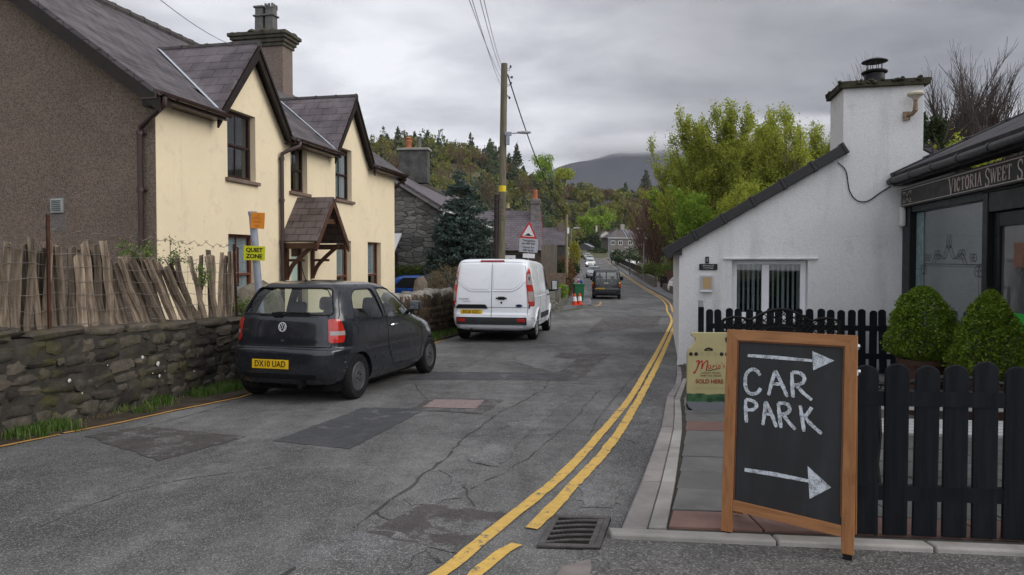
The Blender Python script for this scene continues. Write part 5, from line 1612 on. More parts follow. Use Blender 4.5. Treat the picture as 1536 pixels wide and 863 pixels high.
for q in P[::2]:
 mb.tube([q + Vector((-.02, 0, -.018)), q + Vector((.02, .01, .02))], .003, 3); mb.tube([q + Vector((.0, .02, -.02)), q + Vector((.0, -.02, .02))], .003, 3)
mb.build("barbed_wire", M_WIRE, FN)
for px, zt, lean in ((57, 1.22, 0), (343, 1.12, -.06)):
 s = s_of_px(px); a = fence_pt(s, -.05, .13); b_ = fence_pt(s + lean, zt, .13)
 mb = MB()
 d_ = (b_ - a)
 mb.M = Matrix.Translation(a) @ d_.to_track_quat('Z', 'Y').to_matrix().to_4x4()
 mb.box((0, 0, d_.length / 2), (.04, .006, d_.length)).box((-.018, .018, d_.length / 2), (.006, .036, d_.length))
 mb.build("iron_post", M_RUST, FN)
mb = MB(); mb.tube([fence_pt(s_of_px(343) - .06, 1.08, .13), fence_pt(s_of_px(357), 1.08, .0), fence_pt(s_of_px(357), .5, .0)], .014, 6)
mb.build("iron_post", M_RUST, FN)
def sprig(name, label, P, n, size, spread, mat, seed, cat="plant"):
 g2 = np.random.default_rng(seed)
 t = thing(name, label, cat, P)
 paths = []; C = []
 for k_ in range(max(4, n // 18)):
  d_ = g2.normal(size=3) * np.array([spread[0], spread[1], 1]); d_[2] = abs(g2.normal()) * spread[2]
  q = np.array([[0, 0, -.5 * spread[2]], d_ * .5 + [0, 0, .05], d_])
  paths.append((q, [.006, .004, .002]))
  m_ = 18
  u = g2.uniform(.2, 1.05, (m_, 1)); C.append(q[1] + (q[2] - q[1]) * u + g2.normal(size=(m_, 3)) * .035)
 V, F = leaf_quads(np.concatenate(C), size, .4, .45, g2); raw_mesh("foliage", V, F, mat, t)
 V, F = tube_arrays(paths, 4); raw_mesh("stem", V, F, M_BARK, t)
M_SPRIG = foliage("fresh_hedge_leaves", [(.05, .10, .02), (.09, .16, .03), (.15, .22, .05), (.2, .24, .08)], .35)
sprig("hedge_sprig", "leafy green sprig behind the log fence at the house corner", fence_pt(s_of_px(222), .82, -.12), 340, .022, (.15, .15, .13), M_SPRIG, 1)
sprig("hedge_sprig", "thin leafy sprig above the leaning logs in front of the cream wall", fence_pt(s_of_px(268), .80, -.12), 260, .02, (.14, .14, .16), M_SPRIG, 2)
sprig("hedge_sprig", "small leafy sprig growing out between the right hand logs", fence_pt(s_of_px(292), .52, .12), 260, .022, (.06, .06, .14), M_SPRIG, 3)
sprig("hedge_sprig", "yellow green leafy clump between fence end and dark hatchback", fence_pt(s_of_px(366), .02, -.02), 420, .03, (.12, .12, .14), M_SPRIG, 4)
sprig("hedge_sprig", "small sprig beside the sign pole at the foot of the cream wall", (-4.05, 11.4, .85), 160, .03, (.1, .1, .12), M_SPRIG, 5)
mb = MB(); stone_shape(mb, (0, 0, .35), (1.0, .5, 1.1), (.05, .0, 1.2), np.random.default_rng(8), .09, 3.0)
o = mb.build("mossy_boulder", stone_mat("mossy_pale_stone", (.13, .115, .09), (.2, .18, .14), moss=(.09, .09, .03)), None, smooth=True, sharp=70)
p = at(380, 450, 10.9); o.location = (p.x - .1, 11.4, .3); tag(o, "pale mossy boulder at the end of the log fence behind the sign pole", "boulder")
pts = []
for px, py, n, sx, sy in ((40, 648, 46, 45, 10), (15, 652, 24, 25, 9), (85, 645, 14, 20, 6), (232, 607, 26, 22, 4), (300, 594, 22, 22, 4), (338, 586, 30, 22, 6), (195, 618, 8, 30, 5)):
 for k_ in range(n):
  q = gnd(px + nrg.normal() * sx * .6, py + nrg.normal() * sy * .5)
  if q is not None and q.x < lerp_tab(ROAD_L, q.y) - .06: pts.append((q.x, q.y))
grass("verge_grass", "bright green grass tufts at the foot of the stone garden wall", pts, .13, 34, spread=.05, w=.0045)
pts = [gnd(150 + nrg.uniform(-120, 170), 640 + 0 * k_) for k_ in range(1)]
pts = []
for k_ in range(150):
 t = nrg.uniform(); px = 20 + 330 * t; py = 662 - 75 * t - nrg.uniform(4, 16)
 q = gnd(px, py); pts.append((q.x, q.y))
grass("dry_verge_grass", "dry straw and dead stems on the soil beside the stone garden wall", pts, .06, 22, M_DRY, .07, .003, lean=.9)
pts = []
for k_ in range(150):
 t = nrg.uniform(); y = 14.8 + 9 * t; x = lerp_tab(ROAD_L, y) - .12 - .3 * nrg.uniform()
 pts.append((x, y))
grass("bank_grass", "green grass strip at the foot of the brown roadside wall", pts, .2, 30, spread=.1, w=.008, zoff=.03)
# vehicles
def car_paint(name, col, rough=.28, metal=0.0, dirt=.25, coat=.6):
 m, nt, b = new_mat(name)
 v = coords(nt)
 c = mixc(nt, ramp(nt, noise(nt, v, 2.5, 6, .65), [(.4, 0), (.75, dirt)]), col, (.16, .145, .125))
 sx = nt.nodes.new("ShaderNodeSeparateXYZ"); nt.links.new(v, sx.inputs[0])
 spl = N(nt, "ShaderNodeMath", {0: noise(nt, v, 9, 6, .7), 1: .5}, operation='MULTIPLY').outputs[0]
 low = N(nt, "ShaderNodeMath", {0: sx.outputs[2], 1: spl}, operation='SUBTRACT').outputs[0]
 c = mixc(nt, ramp(nt, low, [(.0, dirt * 2), (.42, 0)]), c, (.13, .115, .095))     # road splash low on the body
 nt.links.new(c, b.inputs['Base Color'])
 b.inputs['Roughness'].default_value = rough; b.inputs['Metallic'].default_value = metal
 b.inputs['Coat Weight'].default_value = coat; b.inputs['Coat Roughness'].default_value = .08
 nt.links.new(ramp(nt, noise(nt, v, 6, 5), [(.3, max(.05, rough - .06)), (.75, rough + .16)]), b.inputs['Roughness'])
 return m
M_TYRE = plain("tyre_rubber", (.012, .012, .012), .85, .3, 9, bmp=.2)
M_RIM_DARK = plain("dark_steel_wheel", (.10, .102, .108), .5, .3, 9, metal=.5)
M_RIM_SILVER = plain("silver_wheel_trim", (.38, .39, .4), .4, .15, 9, metal=.5)
M_CARGLASS = glass_mat("car_glass", (.80, .86, .84), 1.0)
M_DARKGLASS = plain("dark_car_glass", (.012, .014, .015), .06, .1, bmp=0, spec=.7)
M_LENS_RED = plain("red_lens", (.42, .018, .012), .12, .15, bmp=0, spec=.6, coat=.5)
M_LENS_BRIGHT = plain("orange_red_lens", (.42, .022, .013), .15, .1, bmp=0, spec=.6, coat=.5)
M_LENS_CLEAR = plain("clear_lens", (.32, .28, .27), .15, .15, 20, bmp=0, spec=.6)
M_PLATE_Y = plain("yellow_number_plate", (.68, .42, .015), .4, .06)
M_PLATE_TXT = plain("number_plate_black", (.012, .012, .012), .5, .05, bmp=0)
M_CHROME = plain("chrome", (.6, .6, .6), .18, .1, metal=1.0, bmp=0)
M_TRIM = plain("black_trim", (.008, .008, .009), .55, .2)
M_TRIM_GREY = plain("dark_grey_bumper", (.045, .047, .05), .6, .2)
M_SEAT = plain("dark_seat_cloth", (.025, .025, .027), .9, .2)
M_UNDER = plain("underbody", (.01, .01, .01), .9, .2)
def spl(xs, ys):
 """monotone-ish cubic through the table"""
 n = len(xs); d = [(ys[i + 1] - ys[i]) / (xs[i + 1] - xs[i]) for i in range(n - 1)]
 m = [d[0]] + [0 if d[i - 1] * d[i] <= 0 else 2 * d[i - 1] * d[i] / (d[i - 1] + d[i]) for i in range(1, n - 1)] + [d[-1]]
 def f(x):
  if x <= xs[0]: return ys[0]
  if x >= xs[-1]: return ys[-1]
  for i in range(n - 1):
   if x <= xs[i + 1]:
    h = xs[i + 1] - xs[i]; t = (x - xs[i]) / h
    return (2 * t**3 - 3 * t * t + 1) * ys[i] + (t**3 - 2 * t * t + t) * h * m[i] + (-2 * t**3 + 3 * t * t) * ys[i + 1] + (t**3 - t * t) * h * m[i + 1]
 return f
class Shell:
 """body made of horizontal outlines; local axes: x right, y forward (rear bumper at y = 0), z up"""
 def __init__(s, levels):
  zs = [l[0] for l in levels]
  s.zs = zs
  s.f = [spl(zs, [l[k_] for l in levels]) for k_ in range(1, 6)]
 def at(s, th, z, off=0.0):
  yr, yf, hw, nr, nf = (f(z) for f in s.f)
  c, q = math.cos(th), math.sin(th)
  n = nf if c > 0 else nr
  yc, a = (yr + yf) / 2, (yf - yr) / 2
  y = yc + math.copysign(abs(c) ** (2 / n), c) * a; x = math.copysign(abs(q) ** (2 / n), q) * hw
  p = Vector((x, y, z))
  if off:
   e = .004
   t1 = s.at(th + e, z) - s.at(th - e, z); t2 = s.at(th, min(z + e, s.zs[-1])) - s.at(th, max(z - e, s.zs[0]))
   nn = t2.cross(t1)
   if nn.length > 1e-12:
    nn.normalize()
    if nn.dot(Vector((x, (y - yc) * .5, 0))) < 0: nn = -nn
    p = p + nn * off
  return p
 def th_rear(s, x, z):
  """angle of the point of the rear half that lies at sideways position x"""
  hw, n = s.f[2](z), s.f[3](z)
  q = min(1, abs(x) / hw) ** (n / 2)
  return math.pi - math.copysign(math.asin(q), x)
 def th_front(s, x, z):
  hw, n = s.f[2](z), s.f[4](z)
  return math.copysign(math.asin(min(1, abs(x) / hw) ** (n / 2)), x)
 def th_side(s, y, z, side=1):
  yr, yf = s.f[0](z), s.f[1](z); yc, a = (yr + yf) / 2, (yf - yr) / 2
  u = max(-1, min(1, (y - yc) / a)); n = s.f[4](z) if u > 0 else s.f[3](z)
  th = math.acos(math.copysign(abs(u) ** (n / 2), u))
  return th * side
 def rear(s, x, z, off=0.0): return s.at(s.th_rear(x, z), z, off)
 def front(s, x, z, off=0.0): return s.at(s.th_front(x, z), z, off)
 def side(s, y, z, off=0.0, side=1): return s.at(s.th_side(y, z, side), z, off)
 def solid(s, inset=0.0, z0=None, z1=None, nz=44, nt=120, crown=.0):
  z0 = s.zs[0] if z0 is None else z0; z1 = s.zs[-1] if z1 is None else z1
  vs = []; fs = []
  zz = [z0 + (z1 - z0) * i / nz for i in range(nz + 1)]
  if inset == 0: zz = sorted(set([round(z, 4) for z in zz] + [l for l in s.zs if z0 <= l <= z1]))
  for z in zz:
   for k_ in range(nt):
    th = 2 * math.pi * k_ / nt
    p = s.at(th, z)
    if inset:
     yr, yf = s.f[0](z), s.f[1](z); hw = s.f[2](z)
     p.x *= max(.05, (hw - inset)) / hw; yc = (yr + yf) / 2; a = (yf - yr) / 2
     p.y = yc + (p.y - yc) * max(.05, a - inset) / a
    vs.append(p)
  m = len(zz)
  for i in range(m - 1):
   for k_ in range(nt):
    fs.append((i * nt + k_, (i + 1) * nt + k_, (i + 1) * nt + (k_ + 1) % nt, i * nt + (k_ + 1) % nt))
  vs.append(Vector((0, sum(p.y for p in vs[:nt]) / nt, zz[0]))); b0 = len(vs) - 1
  vs.append(Vector((0, sum(p.y for p in vs[(m - 1) * nt:m * nt]) / nt, zz[-1] + crown))); b1 = len(vs) - 1
  for k_ in range(nt):
   fs.append((b0, k_, (k_ + 1) % nt)); fs.append((b1, (m - 1) * nt + (k_ + 1) % nt, (m - 1) * nt + k_))
  mb = MB(); mb.add(vs, fs)
  return mb
 def patch(s, mapper, poly, off, name, mat, parent, rings=5, per=4, thick=.0):
  """polygon in the 2-D space of mapper laid on the skin"""
  pts = []
  n = len(poly)
  for i in range(n):
   a, b_ = Vector(poly[i]), Vector(poly[(i + 1) % n])
   for k_ in range(per): pts.append(a.lerp(b_, k_ / per))
  c = sum(pts, Vector((0, 0))) / len(pts)
  vs = [mapper(c.x, c.y, off)]; fs = []; m = len(pts)
  for r_ in range(1, rings + 1):
   for q in pts:
    w = c.lerp(q, r_ / rings); vs.append(mapper(w.x, w.y, off))
  for k_ in range(m): fs.append((0, 1 + k_, 1 + (k_ + 1) % m))
  for r_ in range(rings - 1):
   for k_ in range(m):
    fs.append((1 + r_ * m + k_, 1 + (r_ + 1) * m + k_, 1 + (r_ + 1) * m + (k_ + 1) % m, 1 + r_ * m + (k_ + 1) % m))
  if thick:
   b0 = len(vs)
   for q in pts: vs.append(mapper(q.x, q.y, off - thick))
   for k_ in range(m):
    a = 1 + (rings - 1) * m
    fs.append((a + k_, b0 + k_, b0 + (k_ + 1) % m, a + (k_ + 1) % m))
  mb = MB(); mb.add(vs, fs)
  me_o = mb.build(name, mat, parent, smooth=True, sharp=30)
  bm = bmesh.new(); bm.from_mesh(me_o.data); bmesh.ops.recalc_face_normals(bm, faces=bm.faces[:]); bm.to_mesh(me_o.data); bm.free()
  return me_o
 def line(s, mapper, pts, r, name, mat, parent, off=.001, n=5, step=.08):
  P = []
  for a, b_ in zip(pts, pts[1:]):
   a, b_ = Vector(a), Vector(b_); m = max(1, int((b_ - a).length / step))
   for k_ in range(m): w = a.lerp(b_, k_ / m); P.append(mapper(w.x, w.y, off))
  P.append(mapper(pts[-1][0], pts[-1][1], off))
  return MB().tube(P, r, n).build(name, mat, parent, smooth=True)
def round_poly(pts, r=.04, n=4):
 out = []
 m = len(pts)
 for i in range(m):
  p0, p1, p2 = Vector(pts[i - 1]), Vector(pts[i]), Vector(pts[(i + 1) % m])
  a = p1 + (p0 - p1).normalized() * min(r, (p0 - p1).length * .45); b_ = p1 + (p2 - p1).normalized() * min(r, (p2 - p1).length * .45)
  for k_ in range(n + 1):
   t = k_ / n; out.append(tuple((1 - t)**2 * a + 2 * t * (1 - t) * p1 + t * t * b_))
 return out
def wheel(parent, x, y, r, w, rim_mat, style='steel', side=1):
 t = MB().lathe([(r * .62, -w / 2 + .01), (r * .9, -w / 2), (r * .97, -w / 2 + .02), (r, -w / 2 + .045), (r, w / 2 - .045), (r * .97, w / 2 - .02), (r * .9, w / 2), (r * .64, w / 2 - .012), (r * .62, w / 2 - .03)], 40, 'x', (0, 0, 0)).build("wheel", M_TYRE, parent, smooth=True, sharp=50)
 t.location = (x, y, r)
 mb = MB()
 o = side
 R2 = r * .64
 mb.lathe([(R2, o * (w / 2 - .014)), (R2 * .93, o * (w / 2 - .006)), (R2 * .88, o * (w / 2 - .03)), (R2 * .78, o * (w / 2 - .045)), (R2 * .5, o * (w / 2 - .012)), (R2 * .34, o * (w / 2 - .010)), (R2 * .2, o * (w / 2 - .025)), (0.001, o * (w / 2 - .022))], 32, 'x')
 rm = mb.build("rim", rim_mat, t, smooth=True, sharp=35)
 mb = MB()
 if style == 'steel':
  for k_ in range(10):
   a = k_ * 2 * math.pi / 10
   mb.lathe([(R2 * .085, 0), (R2 * .085, o * .006), (.001, o * .006)], 8, 'x', (o * (w / 2 - .036), R2 * .7 * math.cos(a), R2 * .7 * math.sin(a)))
  for k_ in range(4):
   a = k_ * math.pi / 2 + .4
   mb.lathe([(R2 * .05, 0), (R2 * .05, o * .012), (.001, o * .014)], 6, 'x', (o * (w / 2 - .012), R2 * .27 * math.cos(a), R2 * .27 * math.sin(a)))
 else:
  for k_ in range(6):
   a = k_ * 2 * math.pi / 6
   for da in (-.2, .2):
    mb.box((o * (w / 2 - .022), R2 * .62 * math.cos(a + da), R2 * .62 * math.sin(a + da)), (.02, R2 * .5, .03), rot=(a + da, 0, 0))
 mb.build("wheel_holes", M_TRIM if style == 'steel' else M_TRIM_GREY, rm)
 return t
def body_with_cuts(sh, paint, parent, wheels, r_arch, hw, cabin=None, windows=(), name="body", nt=140, nz=60):
 mb = sh.solid(nz=nz, nt=nt)
 b = mb.build(name, paint, parent, smooth=False)
 cutters = []
 mb = MB()
 for y in wheels:
  for s_ in (-1, 1):
   mb.lathe([(r_arch, -.3), (r_arch, .3)], 36, 'x', (s_ * (hw - .02), y, r_arch * .88 - .02))
 cutters.append(mb.build("cutter", M_UNDER, parent))
 if cabin:
  cutters.append(sh.solid(inset=cabin[2], z0=cabin[0], z1=cabin[1], nz=20, nt=80).build("cutter", M_UNDER, parent))
 for w in windows: cutters.append(w.build("cutter", M_UNDER, parent))
 for c in cutters:
  bm = bmesh.new(); bm.from_mesh(c.data); bmesh.ops.recalc_face_normals(bm, faces=bm.faces[:]); bm.to_mesh(c.data); bm.free()
 bm = bmesh.new(); bm.from_mesh(b.data); bmesh.ops.recalc_face_normals(bm, faces=bm.faces[:]); bm.to_mesh(b.data); bm.free()
 boolean(b, cutters)
 b.data.polygons.foreach_set('use_smooth', [True] * len(b.data.polygons)); b.data.set_sharp_from_angle(angle=R(32))
 return b
def arch_liner(parent, s_, y, zc, r, xo):
 n = 16; A = [(y + r * math.cos(math.pi * i / n), max(zc + r * math.sin(math.pi * i / n), .12)) for i in range(n + 1)]
 A = [(y + r, .16)] + A + [(y - r, .16)]
 vs = [(s_ * xo, a, z) for a, z in A] + [(s_ * (xo - .26), a, z) for a, z in A]; m = len(A)
 mb = MB(); mb.add(vs, [(i, i + 1, m + i + 1, m + i) for i in range(m - 1)] + [tuple(range(m, 2 * m))])
 return mb.build("wheel_arch_liner", M_UNDER, parent)
def plate(parent, x, y, z, body, w=.52, h=.111, tilt=0.0):
 p = MB().box((0, 0, 0), (w, .008, h)).build("number_plate", M_PLATE_Y, parent, bevel=.003)
 p.location = (x, y, z); p.rotation_euler = (tilt, 0, 0)
 text("plate_lettering", body, .105, M_PLATE_TXT, p, Matrix.Translation((0, -.006, 0)) @ FACE_SOUTH, sx=.84, bold=.0012, space=1.05)
 return p
FOX = [(.19, .30, 3.55, .72, 5, 3.2), (.25, .10, 3.70, .79, 6, 3.2), (.36, .02, 3.78, .822, 7, 3.4), (.50, .0, 3.82, .83, 7, 3.4), (.61, .0, 3.81, .832, 7, 3.3), (.66, .015, 3.79, .83, 7, 3.3),
 (.70, .085, 3.76, .83, 7, 3.2), (.80, .095, 3.66, .828, 7, 3.1), (.88, .105, 3.46, .82, 7, 3.0), (.95, .115, 3.16, .808, 7, 3.0), (1.01, .125, 2.86, .795, 7, 3.4), (1.07, .145, 2.70, .775, 7, 3.8),
 (1.2, .20, 2.46, .725, 6.5, 4.2), (1.32, .265, 2.22, .67, 6.5, 4.4), (1.41, .335, 2.0, .615, 6.2, 4.4), (1.46, .41, 1.83, .56, 6, 4), (1.49, .54, 1.60, .46, 5, 3.5), (1.505, .85, 1.3, .25, 4, 3)]
def build_fox():
 t = thing("hatchback", "dark grey three door hatchback parked against the stone wall, seen from behind", "car")
 sh = Shell(FOX)
 paint = car_paint("dark_grey_car_paint", (.013, .0155, .022), .2, .3, .03)
 side_q = round_poly([(.52, 1.05), (1.36, 1.0), (1.28, 1.40), (.78, 1.395), (.62, 1.32)], .07)
 side_d = round_poly([(1.46, .995), (2.62, .99), (2.40, 1.16), (2.05, 1.36), (1.75, 1.405), (1.385, 1.41)], .05)
 rear_w = round_poly([(-.655, 1.085), (.655, 1.085), (.535, 1.415), (-.535, 1.415)], .06)
 front_w = round_poly([(-.64, 1.05), (.64, 1.05), (.50, 1.40), (-.50, 1.40)], .06)
 wins = [MB().prism(side_q, 'x', -1.2, 1.2), MB().prism(side_d, 'x', -1.2, 1.2), MB().prism(rear_w, 'y', -.2, .52), MB().prism(front_w, 'y', 1.72, 3.3)]
 b = body_with_cuts(sh, paint, t, (.62, 3.085), .335, .83, (.45, 1.445, .06), wins)
 MB().box((0, 1.9, .2), (1.3, 3.2, .12)).box((0, .75, .25), (1.2, .9, .2)).build("underbody", M_UNDER, t)
 MB().tube([(.3, .15, .24), (.3, .02, .23)], .028, 10).build("exhaust", M_DARK_IRON, t, smooth=True)
 for s_ in (-1, 1):
  for y in (.62, 3.085): wheel(t, s_ * .715, y, .292, .18, M_RIM_DARK, 'steel', s_)
  for y in (.62, 3.085): arch_liner(t, s_, y, .275, .332, min(sh.side(y - .34, .3).x, sh.side(y + .34, .3).x) - .015)
  sh.patch(lambda y, z, o: sh.side(y, z, o, s_), side_q, -.012, "side_window", M_CARGLASS, t)
  dr = sh.line(lambda y, z, o: sh.side(y, z, o, s_), [(1.385, 1.43), (1.405, 1.0), (1.44, .6), (1.62, .33), (2.62, .33)], .0045, "door_seam", M_TRIM, t)
  sh.line(lambda y, z, o: sh.side(y, z, o, s_), [(2.62, .33), (2.70, .6), (2.66, 1.03)], .0045, "door_seam", M_TRIM, t)
  sh.patch(lambda y, z, o: sh.side(y, z, o, s_), side_d, -.012, "door_window", M_CARGLASS, t)
  sh.patch(lambda y, z, o: sh.side(y, z, o, s_), round_poly([(1.50, .47), (2.60, .46), (2.60, .51), (1.50, .52)], .02), .012, "rubbing_strip", paint, t, 3, 6, .02)
  sh.patch(lambda y, z, o: sh.side(y, z, o, s_), round_poly([(1.0, .475), (1.38, .47), (1.38, .52), (1.02, .525)], .02), .012, "rubbing_strip", paint, t, 3, 6, .02)
  for q_ in (side_q, side_d): sh.line(lambda y, z, o: sh.side(y, z, o, s_), q_ + [q_[0]], .009, "window_seal", M_TRIM, t, -.004, 5, .05)
  mb = MB(); P = [sh.side(1.5, .885, .012, s_), sh.side(1.53, .89, .035, s_), sh.side(1.66, .89, .035, s_), sh.side(1.69, .885, .012, s_)]
  mb.tube(P, [.012, .016, .016, .012], 8); mb.build("door_handle", M_CHROME, t, smooth=True)
  sh.patch(lambda y, z, o: sh.side(y, z, o, s_), round_poly([(2.78, .83), (2.85, .83), (2.85, .865), (2.78, .865)], .015), .006, "side_repeater", M_LENS_CLEAR, t, 2, 3)
  mb = MB(); c = sh.side(2.42, 1.05, .13, s_)
  mb.box(tuple(c), (.18, .11, .15)); mb.box(tuple(sh.side(2.46, 1.03, .03, s_)), (.1, .06, .06))
  mr = mb.build("wing_mirror", paint, t, bevel=.035, seg=3)
  MB().box((c.x, c.y - .056, c.z), (.14, .006, .115)).build("mirror_glass", plain("mirror_glass", (.35, .37, .38), .08, .05, metal=.9, bmp=0), mr, bevel=.002)
  def corner(u, z, o, s_=s_):
   return sh.at(math.pi - s_ * u, z, o)
  sh.patch(corner, round_poly([(.39, .752), (.83, .752), (.87, .9), (.80, 1.037), (.40, 1.037)], .06), .010, "taillight", M_LENS_RED, t, 5, 4, .012)
  sh.patch(corner, [(.43, .842), (.858, .842), (.862, .892), (.43, .892)], .0135, "taillight_lens", M_LENS_CLEAR, t, 4, 5)
  sh.patch(corner, round_poly([(.45, .91), (.80, .91), (.76, 1.015), (.45, 1.015)], .05), .0135, "taillight_lens", M_LENS_BRIGHT, t, 4, 5)
  sh.patch(lambda x, z, o: sh.front(x, z, o), round_poly([(s_ * .42, .66), (s_ * .72, .68), (s_ * .70, .80), (s_ * .45, .77)][::s_], .05), .008, "headlight", M_LENS_CLEAR, t, 4, 4)
  MB().box((s_ * .34, 1.15, .72), (.46, .14, .68), rot=(R(-16), 0, 0)).box((s_ * .34, .98, 1.13), (.25, .09, .17), rot=(R(-12), 0, 0)).build("rear_seat", M_SEAT, t, bevel=.05, seg=3)
  MB().box((s_ * .36, 2.0, .70), (.48, .15, .74), rot=(R(-18), 0, 0)).box((s_ * .36, 1.78, 1.16), (.25, .1, .2), rot=(R(-12), 0, 0)).build("front_seat", M_SEAT, t, bevel=.05, seg=3)
 MB().box((0, 2.6, .88), (1.3, .4, .2)).build("dashboard", M_SEAT, t, bevel=.05)
 MB().lathe([(.17, -.012), (.18, 0), (.17, .012), (.16, 0)], 24, 'y', (.36, 2.28, .98), closed=True).build("steering_wheel", M_SEAT, t)
 sh.line(lambda y, z, o: sh.side(y, z, o, 1), [(.30 + .075 * math.cos(a) + .2, .885 + .075 * math.sin(a)) for a in np.linspace(0, 6.2832, 21)], .003, "filler_cap", M_TRIM, t)
 sf = plain("pale_scuff", (.13, .13, .13), .8, .5, 30)
 for u, z, w, h in ((.93, .50, .06, .02), (.98, .44, .05, .012), (.90, .40, .07, .012), (.95, .56, .04, .01)):
  sh.patch(lambda a, b_, o: sh.at(math.pi - a, b_, o), [(u, z), (u + w, z + .01), (u + w * .8, z + h), (u + .01, z + h)], .003, "scuff", sf, t, 2, 3)
 sh.patch(lambda x, z, o: sh.rear(x, z, o), rear_w, -.012, "rear_window", M_CARGLASS, t)
 sh.patch(lambda x, z, o: sh.front(x, z, o), front_w, -.012, "windscreen", M_CARGLASS, t)
 sh.line(lambda x, z, o: sh.rear(x, z, o), rear_w + [rear_w[0]], .012, "window_seal", M_TRIM, t, -.004, 5, .05)
 sh.line(lambda x, z, o: sh.rear(x, z, o), [(-.575, 1.45), (-.70, 1.08), (-.66, .70), (.66, .70), (.70, 1.08), (.575, 1.45)], .006, "tailgate_seam", M_TRIM, t)
 sh.patch(lambda x, z, o: sh.rear(x, z, o), round_poly([(-.62, 1.06), (.62, 1.06), (.60, 1.085), (-.60, 1.085)], .01), .006, "tailgate_trim", M_TRIM, t, 2, 8)
 sh.line(lambda x, z, o: sh.rear(x, z, o), [(-.80, .672), (0, .685), (.80, .672)], .012, "bumper_edge", paint, t, .0)
 sh.patch(lambda x, z, o: sh.rear(x, z, o), round_poly([(-.76, .31), (.76, .31), (.78, .37), (-.78, .37)], .02), .006, "bumper_skirt", M_TRIM, t, 3, 10)
 y0 = sh.rear(-.05, .49).y
 plate(t, -.1, y0 - .012, .49, "DX10 UAD")
 c = sh.rear(0, .935, .004); tl = R(-4)
 bd = MB().lathe([(.001, -.012), (.048, -.012), (.056, -.009), (.058, 0)], 28, 'y', (0, 0, 0)).build("badge", M_TRIM, t, smooth=True, sharp=40)
 bd.location = c; bd.rotation_euler.x = tl
 mb = MB()
 ring = [(.053 * math.cos(a), .053 * math.sin(a)) for a in np.linspace(0, 2 * math.pi, 33)]
 ribbon(mb, ring, .010, -.0135, .003)
 ribbon(mb, [(-.022, .043), (0, .004), (.022, .043)], .009, -.0135, .003)
 ribbon(mb, [(-.043, .026), (-.021, -.04), (0, -.002), (.021, -.04), (.043, .026)], .009, -.0135, .003)
 mb.build("badge_emblem", plain("silver_emblem", (.62, .62, .64), .35, .1, bmp=0), bd)
 MB().lathe([(.001, -.01), (.016, -.01), (.018, 0)], 14, 'y', tuple(sh.rear(0, .765, .0))).build("boot_lock", M_CHROME, t, smooth=True)
 text("model_lettering", "FOX", .045, M_CHROME, t, Matrix.Translation(sh.rear(-.56, .895, .006)) @ FACE_SOUTH)
 a = sh.rear(-.12, 1.105, .02); b_ = sh.rear(.36, 1.10, .02); p = sh.rear(-.02, 1.115, .03)
 MB().tube([a, b_], .011, 6).box(tuple(sh.rear(-.1, 1.08, .02)), (.13, .04, .05)).build("rear_wiper", M_TRIM, t)
 top = Vector((.0, .62, 1.498))
 MB().tube([top, top + Vector((-.04, -.18, .40))], [.006, .003], 5).tube([top + Vector((0, 0, -.01)), top + Vector((-.002, -.008, .02))], [.018, .012], 8).build("aerial", M_TRIM, t)
 MB().box((0, 1.15, 1.509), (.3, .3, .01)).build("sunroof", M_DARKGLASS, t, bevel=.004)
 return t
fox = build_fox()
hd = R(14.5)
def put(t, heading, wx, wy, px, py):
 """place so that the local point (wx, wy) on the ground lands at (px, py); nose follows the slope"""
 c, s_ = math.cos(heading), math.sin(heading)
 x = px - (wx * c + wy * s_); y = py - (-wx * s_ + wy * c)
 t.location = (x, y, prof(y)); t.rotation_euler = (math.atan(prof(y + 2.5) - prof(y)) / 1.0 if False else math.atan((prof(y + 3 * c) - prof(y)) / 3), 0, -heading)
fox.scale = (.965, 1, 1)
put(fox, hd, .77, .62, -1.95, 8.66)
VAN = [(.26, .30, 4.70, .84, 8, 4), (.32, .10, 4.84, .92, 10, 4), (.44, .03, 4.93, .965, 12, 4.5), (.56, .0, 4.97, .985, 12, 4.5), (.66, .0, 4.97, .99, 12, 4.5), (.70, .03, 4.96, .992, 13, 4.5), (.95, .035, 4.90, .993, 13, 4.5),
 (1.05, .04, 4.76, .99, 13, 4.5), (1.14, .045, 4.5, .982, 13, 5), (1.22, .05, 4.28, .972, 13, 6), (1.32, .058, 4.12, .958, 13, 7), (1.6, .085, 3.76, .918, 12, 8), (1.8, .115, 3.48, .884, 12, 9), (1.88, .14, 3.34, .865, 11, 8),
 (1.93, .18, 3.2, .835, 10, 7), (1.96, .25, 3.0, .78, 9, 6), (1.98, .4, 2.75, .66, 8, 5), (1.99, .8, 2.2, .35, 6, 4)]
